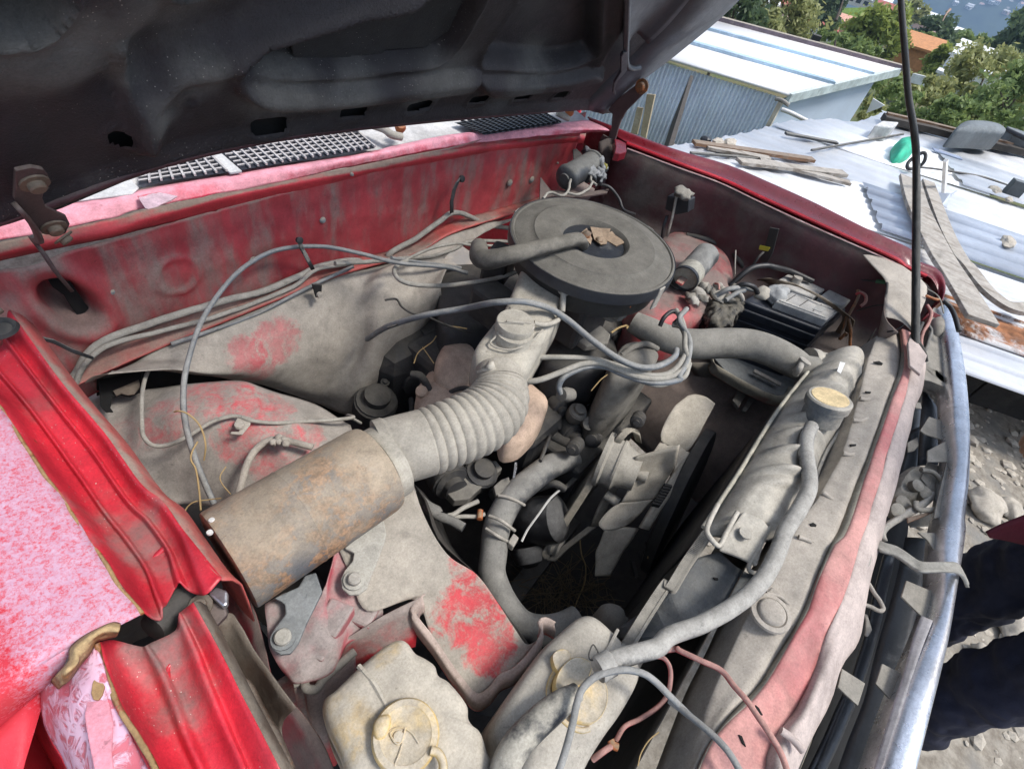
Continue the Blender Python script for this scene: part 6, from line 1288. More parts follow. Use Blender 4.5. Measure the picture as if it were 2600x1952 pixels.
# ------------------------------------------------------------------ dry grass caught in the bay
def stalk(s, r, label, zz=None):
    pts = []
    for part in s.split('|'):
        z_, body = part.split(':'); pts += V(z_, 'z', .8, body)
    o = tube("straw_stalk", pts, r*.7, m_straw, seg=5, n=8); tag(o, label, "dry stalk", "dry stalks caught in the engine bay"); return o
stalk("D:1080,990,.865 1110,985,.87 1160,1000,.87 1220,1050,.865 1255,1110,.86 1275,1200,.85 1265,1290,.83", .0016, "curved straw stalk hooked over the big grey cable loop above the wheel arch")
stalk("D:1225,1175,.85 1190,1240,.85 1185,1290,.845 1215,1350,.84 1235,1480,.83 1245,1600,.83", .0016, "straight pale straw hanging down the grey cable towards the rusty canister")
stalk("D:1160,1660,.82 1150,1600,.82 1200,1550,.825 1290,1535,.825 1370,1525,.83", .0011, "thin straw curling beside the left end of the rusty canister")
stalk("D:1430,1500,.80 1380,1440,.80 1365,1390,.80 1400,1330,.80", .0011, "thin brown stem bent on the wheel arch above the canister")
stalk("E:490,690,.70 520,620,.70 600,560,.71 630,520,.71", .0016, "bright straw arching in the dark behind the heat shields")
stalk("E:545,590,.70 580,640,.70 615,690,.70", .0014, "short straw stub lying under the arching straw by the heat shields")
stalk("E:720,460,.79 760,465,.79 820,475,.79", .0018, "short orange straw on the black cable near the intake duct")
stalk("E:1715,500,.80 1760,470,.80 1815,455,.80 1810,475,.80", .0026, "thick yellow straw lying beside the octagonal oil cap")
stalk("E:1590,860,.80 1615,830,.80 1650,790,.80 1690,760,.80", .0014, "thin bent straw leaning on the distributor housing")
stalk("H:1520,230,.42 1530,330,.42 1555,400,.40 1550,500,.36 1510,600,.33 1480,680,.32", .0022, "long orange straw drooping from the small belt pulley into the pit")
stalk("H:1940,355,.50 1955,290,.52", .0020, "short orange straw standing on the dark tray beside the radiator")
stalk("H:1880,1640,.86 1900,1560,.86 1950,1480,.86 2010,1430,.86", .0009, "hair-thin straw at the bottom edge by the bottles")
rg = random.Random(11); parts = []
for i in range(130):
    x = rg.gauss(1420, 110); y = rg.gauss(590, 70); z0 = .29+rg.random()*.05; p = at('H', x, y, 'z', z0)
    a = rg.random()*6.28; L_ = rg.uniform(.02, .11); d = Vector((math.cos(a), math.sin(a), rg.uniform(-.1, .5))); c = [p, p+d*L_*.5+Vector((rg.uniform(-.008, .008), rg.uniform(-.008, .008), .01)), p+d*L_]
    parts.append(tube_vf(crom(c, 3), .0008, 4))
for i in range(60):
    x = rg.gauss(2090, 60); y = rg.gauss(1010, 50); p = at('E', x, y, 'z', .36); a = rg.random()*6.28; L_ = rg.uniform(.02, .08); d = Vector((math.cos(a), math.sin(a), .2)); parts.append(tube_vf([p, p+d*L_], .0009, 4))
for i in range(60):
    x = rg.gauss(560, 60); y = rg.gauss(600, 40); p = at('E', x, y, 'z', .62); a = rg.random()*6.28; L_ = rg.uniform(.02, .06); d = Vector((math.cos(a), math.sin(a), .3)); parts.append(tube_vf([p, p+d*L_], .0008, 4))
o = multi("dry_grass", parts, mat("old_straw", (.20, .12, .05), dust=(.12, .09, .05), amt=.5, scale=30)); tag(o, "tangle of dead brown grass lying at the bottom of the engine bay", "dry grass", kind='stuff')
# ------------------------------------------------------------------ low shed with a tin roof beside the car
ZR = .30
m_tin = mat("bright_zinc", (.86, .89, .93), dust=(.74, .79, .85), amt=.3, scale=2.2, rough=.42, metal=.15, bump=.03, bscale=30, updust=0, stretch=(1, .25, 1), grain=.25)
m_tin2 = mat("grey_zinc", (.60, .64, .70), dust=(.70, .74, .80), amt=.35, scale=2, rough=.45, metal=.3, bump=.03, bscale=30, updust=0, grain=.3)
m_tinr = mat("rusty_zinc", (.60, .58, .56), dust=(.45, .27, .19), amt=.30, scale=1.6, rough=.6, metal=.1, rust=.62, rscale=2.6, rcol=(.36, .16, .075), updust=0, stretch=(1, .12, 1), bump=.1)
shed = empty("low_tin_roofed_shed", Vector((4.4, -1.8, -.2)), "low shed roofed with pale corrugated tin sheets just beyond the far fender", "shed")
e1 = (at('C', 1500, 1450, 'z', ZR)-at('C', 600, 1150, 'z', ZR)).normalized(); e2 = Vector((-e1.y, e1.x, 0))
if e2.x < 0: e2 = -e2
org = at('C', 20, 945, 'z', ZR)     # left end of the roof near the fender
def RP(a, b, z=0): return org+e1*a+e2*b+Vector((0, 0, z))
print("roof e1", e1, "e2", e2)
def rb(p): q = p-org; return q.dot(e1), q.dot(e2)
for nm_, q in (("near edge", at('0', 2437, 894, 'z', ZR)), ("near edge r", at('0', 2600, 1000, 'z', ZR)), ("far", at('0', 2253, 299, 'z', ZR)), ("far r", at('0', 2600, 389, 'z', ZR)), ("far l", at('0', 2000, 325, 'z', ZR)), ("mid l", at('0', 1910, 350, 'z', ZR))): print(nm_, [round(t, 2) for t in rb(q)])
def sheet(a0, a1, b0, b1, z, mt, pitch, h, skew=0.0, n=None):
    """corrugated sheet: ribs run along e1"""
    rows = []; N = n or max(12, int((b1-b0)/pitch*8)); xs0 = [-.02, .21, .5, .77, 1.09, 1.46, 1.77]; ys0 = [-.02, .3, .76, 1.26, 1.66, 1.98, 2.58]
    for i in range(N+1):
        t = i/N; b = b0+(b1-b0)*t; ph = (b-b0)/pitch; w = ph-math.floor(ph)
        hh = .8*h*(sst_(w, .05, .18)-sst_(w, .32, .45))
        q0 = max(a0+skew*t, float(np.interp(b, ys0, xs0))-.04+.03*noise.noise(Vector((b0*9, 0, 0)))); rows.append([RP(q0, b, z+hh), RP((q0+a1)/2, b, z+hh-.012), RP(a1, b, z+hh)])
    v, f = grid_mesh(rows); o = mk("tin_sheet", v, f, mt, shed, sharp=30); solid(o, .0012); return o
B0 = rb(at('0', 2437, 894, 'z', ZR))[1]; B0b = rb(at('0', 2600, 1000, 'z', ZR))[1]; BF = rb(at('0', 2400, 340, 'z', ZR))[1]
bmin = min(B0, B0b)
lay = [(-.15, 6.0, .62, 1.30, .012, m_tin, .075, .010, 0), (-.30, 2.1, 1.26, 2.05, .022, m_tin, .16, .014, -.12), (1.6, 6.2, 1.26, 2.05, .034, m_tin2, .22, .025, .1),
       (-.05, 6.2, 2.0, 2.75, .018, m_tin, .20, .016, -.2), (.05, 3.0, 2.70, 3.40, .030, m_tin, .25, .018, -.1), (2.7, 6.4, 2.70, 3.40, .040, m_tin, .25, .018, 0), (.15, 6.5, 3.35, 4.2, .02, m_tin, .25, .015, 0)]
bs = [bmin, bmin+.55]
sheet(.6, 6.0, bmin-.0, bmin+.34, .0, m_tin, .12, .016)
sheet(.5, 6.0, bmin+.30, bmin+.62, .010, m_tinr, .10, .014)
sheet(-.1, 6.0, bmin+.58, bmin+1.15, .012, m_tin, .055, .008)
sheet(-.4, 1.5, bmin+1.11, bmin+1.85, .02, m_tin, .085, .008); sheet(1.2, 6.2, bmin+1.11, bmin+1.80, .034, m_tin2, .17, .025)
sheet(-.3, 6.2, bmin+1.80, bmin+2.45, .02, m_tin, .16, .014); sheet(.0, 2.2, bmin+2.40, bmin+3.1, .03, m_tin, .2, .016); sheet(2.0, 6.4, bmin+2.40, bmin+3.1, .045, m_tin, .22, .016)
sheet(.1, 6.5, bmin+3.05, max(BF, bmin+3.9), .025, m_tin, .24, .014)
print("bmin", bmin, "BF", BF)
m_darkwall = mat("dark_board_wall", (.03, .026, .022), dust=(.06, .052, .045), amt=.4, scale=5, rough=.9)
for i in range(14):
    a = -.1+i*.45; box("wall_board", RP(a+.22, bmin+.32, -.20), e1*.22, e2*.012, Vector((0, 0, .19)), m_darkwall, shed, .003)
box("end_wall", RP(-.02, bmin+1.8, -.22), e1*.015, e2*1.5, Vector((0, 0, .2)), m_darkwall, shed)
m_oldwood = mat("weathered_wood", (.17, .14, .11), dust=(.36, .33, .29), amt=.5, scale=7, rough=.85, stretch=(3, .6, 3), bump=.6, bscale=90, updust=.1)
m_brownwood = mat("brown_wood", (.16, .085, .045), dust=(.22, .17, .13), amt=.4, scale=9, rough=.8, bump=.5, stretch=(3, .6, 3))
m_white = flat("white_paint", (.72, .70, .66), .5)
def lie(z_, a, b, w, t, mt, nm, lab, cat, group=None, zz=ZR+.045, tw=0):
    p, q = at(z_, a[0], a[1], 'z', zz), at(z_, b[0], b[1], 'z', zz+tw); o = bar(nm, p, q, w, t, mt); return tag(o, lab, cat, group)
G_ = "old planks lying on the tin roof"
lie('C', (150, 885), (890, 992), .055, .02, m_brownwood, "plank", "long plank with a brown split end, lying furthest back on the tin roof", "plank", G_)
lie('C', (230, 912), (620, 985), .05, .018, m_oldwood, "plank", "grey plank just under the long brown ended plank", "plank", G_, ZR+.04)
lie('C', (430, 1000), (1085, 1078), .07, .02, m_oldwood, "plank", "grey split plank in the middle of the pile behind the fender", "plank", G_)
lie('C', (560, 992), (1118, 1138), .05, .018, m_oldwood, "plank", "darkest grey plank at the near side of the pile on the roof", "plank", G_, ZR+.04)
lie('C', (130, 948), (560, 985), .02, .012, m_rub, "stick", "thin dark stick beside the pile of planks on the roof", "stick", None, ZR+.035)
lie('C', (880, 932), (1450, 832), .014, .012, m_rub, "stick", "long thin bent stick lying across the far sheets of the tin roof", "stick", None, ZR+.05)
lie('C', (720, 828), (1040, 888), .035, .015, m_rub, "lath", "dark lath lying along a seam near the grey block", "lath", None, ZR+.05)
def curved_board(name, pts_, w, lab):
    p = crom(pts_, 6); rows = []
    a, b = [], []
    for i, q in enumerate(p):
        d = (p[min(i+1, len(p)-1)]-p[max(i-1, 0)]).normalized(); s = d.cross(Vector((0, 0, 1))).normalized(); a.append(q-s*w/2); b.append(q+s*w/2)
    v, f = grid_mesh([a, b]); o = mk(name, v, f, m_oldwood, smooth=False); solid(o, .022); bev(o, .003); tag(o, lab, "plank", "warped boards on the near side of the roof"); return o
curved_board("board", V('C', 'z', ZR+.10, "1490,1110,.37 1530,1260 1600,1420")+V('F', 'z', ZR+.10, "1690,30 1800,200 1940,430"), .135, "wide warped grey board right behind the aerial on the tin roof")
curved_board("board", V('C', 'z', ZR+.075, "1600,1130 1650,1270 1720,1450 1800,1600")+V('F', 'z', ZR+.08, "1850,90 1960,230 2070,320 2150,350 2260,350"), .075, "narrow warped board curving away to the right of the wide warped board")
# cloth, wire hoop, post, blocks, tank
gc = V('C', 'z', ZR+.06, "1390,905 1420,885 1490,882 1505,920 1498,960 1450,985 1395,985 1385,945")
o = dome("green_cloth", gc, [(1, (0, 0, -.03)), (1.0, (0, 0, 0)), (.8, (0, 0, .05)), (.45, (0, 0, .075)), (.1, (0, 0, .07))], flat("turquoise_green_cloth", (.02, .36, .22), .7, vary=.35)); tag(o, "crumpled turquoise green rag on the tin roof left of the aerial", "rag")
hp_ = V('C', 'z', ZR+.05, "1540,960,.44 1575,948,.46 1588,965,.45 1580,1000,.42 1555,1028,.38 1500,1048,.36 1475,1040,.36 1480,1010,.38 1510,980,.41")
o = tube("hoop", hp_, .012, m_blackw, seg=8, n=6); tag(o, "black bent rubber hoop standing beside the green rag", "hoop")
o = tube("cable", V('C', 'z', ZR+.055, "1555,1038 1650,1048 1750,1064 1850,1080 1950,1100 2040,1130 2120,1160"), .008, m_blackw, seg=6, n=6); tag(o, "thin black cable running right from the hoop across the tin roof", "cable")
o = bar("stake", at('C', 1700, 1195, 'z', ZR+.03), at('C', 1712, 995, 'z', ZR+.30), .02, .02, m_white, up=(0, 1, 0)); tag(o, "thin white stake standing up on the tin roof right of the aerial", "stake")
def block(name, z_, s, z, h, mt, lab, cat): o = prism(name, V(z_, 'z', z, s), h, mt, bw=.01); return tag(o, lab, cat)
block("concrete_block", 'C', "1275,775 1320,748 1425,757 1385,790", ZR+.13, .11, mat("grey_block", (.36, .36, .37), dust=(.5, .5, .5), amt=.5), "pale grey concrete block on the far edge of the tin roof", "block")
ta = at('C', 1925, 860, 'z', ZR+.0)
tk = empty("water_tank", ta, "dark grey rounded tank at the far right edge of the roof", "tank")
m_tankd = mat("dark_grey_tank", (.05, .06, .065), dust=(.16, .18, .19), amt=.4, scale=2, rough=.5)
tp = V('C', 'z', ZR+.22, "1795,775 1850,748 1950,748 2040,765 2088,800 2070,818 1960,808 1850,800 1790,795")
dome("tank_body", tp, [(1.0, (0, 0, -.15)), (1.02, (0, 0, -.03)), (.97, (0, 0, 0)), (.5, (0, 0, .02))], m_tankd, tk)
bar("tank_strap", at('C', 1865, 800, 'z', ZR+.20)+Vector((-.03, 0, 0)), at('C', 1925, 860, 'z', ZR+.06)+Vector((-.03, 0, 0)), .035, .012, m_oldwood, tk)
tag(box("trough", at('C', 2160, 880, 'z', ZR+.12)+Vector((.1, -.1, 0)), e1*.22, e2*.1, Vector((0, 0, .06)), m_tankd), "dark trough to the right of the rounded tank", "trough")
tag(tube("pipe", V('C', 'z', ZR+.18, "2085,802 2140,828 2260,885"), .018, m_blackp), "black pipe leaving the rounded tank towards the right", "pipe")
rd = V('C', 'z', ZR+.07, "1330,730 1600,790 1800,840 2000,890 2198,935 2500,1010")
for k, (w, z_, mt, lab) in enumerate(((.14, .0, m_darkwall, "dark weathered ridge board along the far edge of the tin roof"), (.05, .03, m_brownwood, "thin brown batten lying along the dark ridge board"))):
    q = [p+Vector((.04*k-.02, 0, z_)) for p in rd]; a = [p-e2*w/2 for p in q]; b = [p+e2*w/2 for p in q]; v, f = grid_mesh([a, b]); o = mk("ridge_board", v, f, mt, smooth=False); solid(o, .05 if k == 0 else .02); tag(o, lab, "board")
for (x, y, r, sc, lab, nm) in ((2015, 1182, .055, (1.2, .8, .5), "round brownish stone right of the white stake", "stone"), (2100, 1498, .06, (1.5, .7, .4), "flat pale stone on the ribs near the right edge", "stone"), (2105, 1238, .035, (1.3, .7, .4), "small brown chip above the flat pale stone", "stone"),
        (300, 880, .04, (1.4, .9, .5), "pale lump at the back of the plank pile", "stone"), (375, 885, .045, (1.5, .8, .4), "second pale lump at the back of the plank pile, nearer its middle", "stone"), (225, 866, .035, (1, 1, .6), "black lump behind the brown split plank end", "lump")):
    v_, f_ = ico(at('C', x, y, 'z', ZR+.05), r, .4, x, 2, sc); tag(mk(nm, v_, f_, m_blackp if nm == "lump" else m_stone, smooth=False), lab, nm)
o = box("brick", at('C', 2142, 1175, 'z', ZR+.09), e1*.05, e2*.03, Vector((.0, 0, .06)), m_tankd); tag(o, "dark grey brick standing on the roof where the black cable ends", "brick")
o = box("scrap", at('C', 1722, 955, 'z', ZR+.05), e1*.11, e2*.035, Vector((0, 0, .004)), flat("blue_grey_scrap", (.28, .33, .45), .5)); tag(o, "small blue grey metal scrap on the roof right of the aerial", "scrap")
o = prism("tin_scrap", V('C', 'z', ZR+.06, "1650,1195,.36 1700,1215 1740,1200,.40 1785,1180,.42 1770,1195 1735,1230 1720,1290,.37 1690,1270 1670,1220"), .003, m_tin2); tag(o, "torn curled tin scrap at the top of the wide warped board", "scrap")
# ------------------------------------------------------------------ tall white shed behind
sh = empty("white_shed", Vector((8.3, 1.6, -2)), "white corrugated metal shed with a broad white roof behind the tin roof", "shed")
ze, zf = .0, .25
EA, EB = at('C', -160, 320, 'z', ze), at('C', 745, 592, 'z', ze)      # eave
FA, FB = at('C', 290, 128, 'z', zf), at('C', 1432, 430, 'z', zf)      # far edge
# extend to the left behind the hood
EA = EB+(EA-EB)*1.5; FA = FB+(FA-FB)*1.0; FAx = FB+(FA-FB)*1.25
m_roofw = mat("white_roof_sheet", (.80, .81, .83), dust=(.7, .72, .75), amt=.3, scale=1, rough=.4, bump=.02, updust=0, grain=.15)
m_rib = mat("pale_blue_rib", (.36, .50, .62), dust=(.5, .6, .7), amt=.4, scale=2, rough=.5, updust=0)
loft("roof", [[EA, EB], [FAx, FB]], m_roofw, sh, nu=3, nv=3, thick=.03)
def rl(s, t): return EA.lerp(EB, s).lerp(FAx.lerp(FB, s), t)
for t, w in ((.36, .055), (.72, .035)):
    bar("roof_rib", rl(.03, t)+Vector((0, 0, .025)), rl(.995, t)+Vector((0, 0, .025)), w*2, .03, m_rib, sh)
bar("gable_trim", EB+Vector((0, 0, -.03)), FB+Vector((0, 0, -.03)), .05, .10, mat("trim_grey_green", (.45, .52, .52), amt=.3, dust=(.5, .55, .55)), sh, bw=.004)
bar("ridge_strip", FAx+Vector((0, 0, .02)), FB+Vector((0, 0, .02)), .10, .06, mat("ridge_brown", (.13, .10, .12), amt=.3), sh)
inn_ = (FB-EB).normalized()*.12; inl = (EA-EB).normalized()*.12
WB = EB+inn_+inl; WB.z = 0; WA = EA+inn_; WA.z = 0; WC = FB-inn_*2.2+inl; WC.z = 0
m_wallw = mat("pale_blue_wall", (.66, .73, .82), dust=(.58, .65, .74), amt=.4, scale=.8, rough=.5, updust=0, bump=.02, grain=.2)
dW = (WA-WB); nseg = 26; npanel = 7
nrm = Vector((-dW.y, dW.x, 0)).normalized()
if nrm.x > 0: nrm = -nrm
k_ = 0
for j in range(npanel):
    pts = []
    for i in range(29):
        t = (j+i/28*1.0)/npanel; ph = (t*nseg*2) % 1; off = .030*(sst_(ph, .0, .15)-sst_(ph, .5, .65))
        pts.append(WB+dW*t+nrm*(off+.004*(j % 2)))
    top = [p+Vector((0, 0, ze-.06)) for p in pts]; bot = [Vector((p.x, p.y, -2.3)) for p in pts]
    v, f = grid_mesh([top, bot]); mk("wall_panel", v, f, m_wallw, sh, smooth=False)
v, f = grid_mesh([[WB+Vector((0, 0, -.08)), WC+Vector((0, 0, .12))], [Vector((WB.x, WB.y, -2.6)), Vector((WC.x, WC.y, -2.6))]]); o = mk("side_wall", v, f, mat("blue_grey_flat_wall", (.50, .59, .70), dust=(.46, .54, .65), amt=.4, scale=.6, updust=0, bump=.02, grain=.15), sh, smooth=False); solid(o, .03)
bar("corner_post", WB+Vector((-.03, -.02, -.1)), Vector((WB.x-.03, WB.y-.02, -2.3)), .05, .05, mat("cream_post", (.55, .50, .42), amt=.3), sh, up=(1, 0, 0))
tag(bar("pole", at('N', 1235, 930, 'x', 6.0), at('N', 1092, 1372, 'x', 5.7), .018, .018, mat("cream_pole", (.75, .70, .58), dust=(.6, .56, .48), amt=.3), up=(1, 0, 0)), "thin cream pole leaning against the corrugated wall of the white shed", "pole")
m_ply = mat("tan_board", (.36, .30, .20), dust=(.42, .37, .28), amt=.4, scale=3)
for s, lab in (("800,1005 852,1012 800,1260 742,1250", "shorter tan board leaning on the white shed next to the hood edge"), ("893,882 968,888 880,1300 832,1270", "taller brown board leaning on the white shed next to the shorter tan board")):
    tag(prism("leaning_board", V('N', 'x', 6.1, s), .03, m_ply, dirv=(1, 0, 0)), lab, "board", "boards leaning on the white shed")
bc = at('N', 1130, 1360, 'x', 5.6); o = lathe("bucket", [(.05, -.16), (.07, 0), (.066, 0), (.05, -.1), (0, -.11)], bc, (0, 0, 1), mat("cream_bucket", (.45, .42, .35), amt=.3)); tag(o, "small cream bucket at the foot of the leaning cream pole", "bucket")
tag(tube("white_pipe", [at('C', 695, 680, 'x', 6.9), at('C', 760, 705, 'x', 6.9), at('C', 905, 778, 'x', 7.0)], .022, m_white), "thin white pipe sloping down the side wall of the white shed", "pipe")
tag(prism("loose_sheet", [at('C', x, y, 'x', 9.6) for x, y in ((1262, 610), (1335, 655), (1300, 672), (1218, 704))], .02, m_roofw, dirv=(1, 0, 0)), "small white triangular sheet sticking out behind the side wall", "sheet")
tube("gutter_bracket", [at('C', 660, 615, 'x', 7.0), at('C', 700, 625, 'x', 6.95), at('C', 740, 655, 'x', 6.95)], .02, m_hose, sh)
# ------------------------------------------------------------------ trees, bushes, houses down the hillside
def leafmat(name, c1, c2):
    k = NT(name); oi = k.n("ShaderNodeTexWhiteNoise", noise_dimensions='3D'); sn = k.n("ShaderNodeVectorMath", operation='SNAP'); k.l(k.P(), sn.inputs[0]); sn.inputs[1].default_value = (.3, .3, .3); k.l(sn.outputs[0], oi.inputs['Vector'])
    k.l(k.mix(k.math('ADD', k.math('MULTIPLY', oi.outputs[0], .5), k.math('MULTIPLY', k.noise(.7, 3), .5)), c1, c2), k.b.inputs['Base Color']); k.b.inputs['Roughness'].default_value = .6
    tr_ = k.n("ShaderNodeBsdfTranslucent"); tr_.inputs[0].default_value = (*[min(1, a*1.4) for a in c2], 1); mx = k.n("ShaderNodeMixShader"); mx.inputs[0].default_value = .3
    k.l(k.b.outputs[0], mx.inputs[1]); k.l(tr_.outputs[0], mx.inputs[2]); k.l(mx.outputs[0], k.t.nodes["Material Output"].inputs[0]); return k.m
LM = {'olive': leafmat("olive_leaves", (.17, .19, .07), (.38, .39, .16)), 'dark': leafmat("dark_leaves", (.045, .08, .04), (.12, .17, .08)), 'lime': leafmat("lime_leaves", (.14, .19, .035), (.32, .37, .09)), 'green': leafmat("green_leaves", (.10, .16, .05), (.25, .32, .11))}
m_bark = flat("bark", (.08, .06, .045), .9)
def tree(zone, x, y, dist, rx, rz, mt, n, leaf, label, cat="tree", group=None, nm="tree", hollow=.5, seed=0, trunk=True):
    """crown centre sighted at zone x,y, dist metres away"""
    rr = random.Random(seed+int(x)); rx *= .66; rz *= .66; c = at(zone, x, y, 'd', dist); g = hgt(c.x, c.y); root = empty(nm, Vector((c.x, c.y, min(g, c.z-rz))), label, cat, group)
    sub = []
    for i in range(max(5, int(n/160))):
        while True:
            p = Vector((rr.uniform(-1, 1), rr.uniform(-1, 1), rr.uniform(-1, 1)))
            if hollow < p.length < 1: break
        sub.append((Vector((p.x*rx, p.y*rx, p.z*rz)), rr.uniform(.18, .36)*min(rx, rz)*1.1))
    vs_, fs_ = [], []
    for i in range(n):
        s, r = sub[rr.randrange(len(sub))]
        p = c+s+Vector((rr.gauss(0, 1), rr.gauss(0, 1), rr.gauss(0, .8)))*r*.55
        u = Vector((rr.gauss(0, 1), rr.gauss(0, 1), rr.gauss(0, 1))).normalized(); w = u.orthogonal().normalized(); w = (w+u.cross(w)*rr.uniform(-2, 2)).normalized(); L_ = leaf*rr.uniform(.6, 1.4); b = len(vs_)
        vs_ += [p-u*L_, p+w*L_*.45, p+u*L_, p-w*L_*.45]; fs_.append((b, b+1, b+2, b+3))
    mk("crown", vs_, fs_, LM[mt], root, smooth=False)
    if trunk:
        base = Vector((c.x, c.y, min(g, c.z-rz)-.2)); parts = [tube_vf(crom([base, base.lerp(c, .5)+Vector((rx*.06, rx*.05, 0)), c], 4), [rx*.07*(1-.6*i/8) for i in range(9)], 7)]
        for s, r in sub[:7]:
            a = base.lerp(c, rr.uniform(.5, .95)); parts.append(tube_vf(crom([a, a.lerp(c+s, .5)+Vector((0, 0, .1*rx)), c+s], 3), [rx*.028*(1-.7*i/6) for i in range(7)], 5))
        multi("trunk", parts, m_bark, root)
    return root
G1 = "trees on the slope behind the sheds"
TR = [
 ('N', 1740, 60, 16, 1.2, 1.5, 'dark', 3500, .10, "dark green tree showing between the hood edge and the white houses"),
 ('C', 700, 70, 22, 2.1, 2.3, 'olive', 5200, .13, "pale olive tree standing behind the middle of the white roof"),
 ('C', 590, 160, 20, 1.2, .8, 'olive', 2200, .12, "low pale bush at the foot of the pale olive tree"),
 ('C', 980, 20, 40, 2.0, 2.6, 'dark', 3000, .2, "dark tree beside the green terraced field"),
 ('O', 380, 190, 42, 1.6, 1.0, 'green', 2200, .16, "rounded green bush below the terraced field"),
 ('O', 850, 350, 24, 1.9, 1.6, 'lime', 5200, .13, "bright olive tree in front of the orange house"),
 ('O', 560, 430, 20, 2.0, .5, 'green', 3200, .12, "clipped green hedge along the back of the white roof"),
 ('O', 1340, 370, 38, 2.0, 2.4, 'dark', 4200, .2, "tall dark tree right of the aerial above the orange house"),
 ('O', 1130, 130, 60, 2.6, 2.0, 'olive', 2600, .26, "distant olive tree in front of the pink houses"),
 ('O', 1440, 600, 22, .85, 1.0, 'lime', 2600, .11, "small bright lime tree beside the orange house"),
 ('O', 1470, 520, 23, .45, .8, 'dark', 1200, .1, "slim dark shrub behind the small lime tree"),
 ('O', 1800, 500, 34, 2.6, 1.4, 'green', 4600, .2, "broad mid green tree under the blue hillside"),
 ('O', 2150, 500, 30, 1.9, 2.2, 'dark', 4600, .2, "tall dark tree at the right edge of the view"),
 ('O', 2260, 230, 50, 2.2, 3.2, 'green', 3200, .3, "green tree in the top right corner"),
 ('O', 1850, 800, 14, 1.8, 1.2, 'olive', 5000, .075, "airy olive tree with pale gaps at the right behind the tank"),
 ('O', 2130, 930, 12, 1.3, 1.2, 'green', 3600, .07, "feathery tree rising just behind the trough"),
 ('O', 1500, 1000, 13, 1.5, .8, 'olive', 3600, .07, "low scrubby tree right of the aerial beyond the roof edge"),
 ('O', 1230, 420, 30, 1.2, 1.0, 'green', 2400, .15, "mid green tree directly behind the aerial"),
 ('O', 1620, 400, 48, 2.2, 1.2, 'green', 2600, .22, "green tree with pale roofs showing beside it below the blue hill"),
]
for i, (z_, x, y, d, rx, rz, mt, n, lf, lab) in enumerate(TR): tree(z_, x, y, d, rx, rz, mt, n, lf, lab, "tree" if 'bush' not in lab and 'shrub' not in lab and 'hedge' not in lab else "bush", G1, nm="tree" if 'bush' not in lab and 'shrub' not in lab and 'hedge' not in lab else "bush", seed=i, trunk='bush' not in lab and 'hedge' not in lab)
for i, (x, y, d, rx, rz, mt, lab) in enumerate(((900, 900, 13, 1.1, .7, 'green', "dense bush right beside the side wall of the white shed"), (1000, 760, 16, 1.0, .6, 'olive', "pale bush just below the point of the white roof"), (850, 1090, 11, .7, .35, 'olive', "low bush behind the concrete block"),
        (1280, 1020, 12, .9, .55, 'green', "green bush at the foot of the aerial's right side"), (1330, 840, 16, 1.1, .5, 'olive', "dry brownish bush under the white wall right of the aerial"), (1700, 1080, 11, 1.2, .5, 'green', "bush behind the rounded tank"))):
    tree('O', x, y, d, rx, rz, mt, 2600, .06, lab, "bush", "bushes on the bank behind the roofs", nm="bush", seed=50+i, trunk=False)
def hit(zone, x, y):
    d = ray(zone, x, y); t = 5.0
    while t < 4000:
        p = CAM+d*t
        if p.z < hgt(p.x, p.y): return p
        t *= 1.01
# houses
m_wh = flat("white_render", (.70, .68, .66), .8); m_salm = flat("salmon_render", (.55, .30, .22), .85); m_roofr = flat("red_roof_tiles", (.38, .10, .08), .8); m_or = flat("orange_brick_wall", (.45, .21, .09), .9); m_win = flat("dark_window", (.03, .04, .05), .2); m_tinf = flat("white_tin", (.78, .80, .82), .5); m_pinkw = flat("pink_wall", (.62, .42, .38), .85)
def house(z_, x, y, d, w, h, dp, wallm, roofm, label, gable=True, rz=0, nwin=3):
    c = at(z_, x, y, 'd', d); yaw = math.atan2(c.y-CAM.y, c.x-CAM.x)+rz; fx_ = Vector((math.cos(yaw), math.sin(yaw), 0)); sx_ = Vector((-fx_.y, fx_.x, 0)); root = empty("house", c-Vector((0, 0, h/2)), label, "house", "houses down the hillside")
    box("wall", c, sx_*w/2, fx_*dp/2, Vector((0, 0, h/2+.0)), wallm, root, 0)
    t = c+Vector((0, 0, h/2)); A_, B_ = t-sx_*w*.54-fx_*dp*.6, t+sx_*w*.54-fx_*dp*.6; C_, D_ = t+sx_*w*.54+fx_*dp*.6, t-sx_*w*.54+fx_*dp*.6; rh = Vector((0, 0, h*.42))
    if gable:
        R1, R2 = (A_+D_)/2+rh, (B_+C_)/2+rh; o = mk("roof", [A_, B_, C_, D_, R1, R2], [(0, 1, 5, 4), (2, 3, 4, 5), (0, 4, 3), (1, 2, 5)], roofm, root, smooth=False)
    else: o = mk("roof", [A_, B_, C_+rh*.5, D_+rh*.5], [(0, 1, 2, 3)], roofm, root, smooth=False); solid(o, .1)
    for i in range(nwin):
        p = c-fx_*(dp/2+.02)+sx_*w*((i+.5)/nwin-.5)*.9; box("window", p+Vector((0, 0, h*.05)), sx_*w*.07, fx_*.03, Vector((0, 0, h*.20)), m_win, root, 0)
    return root
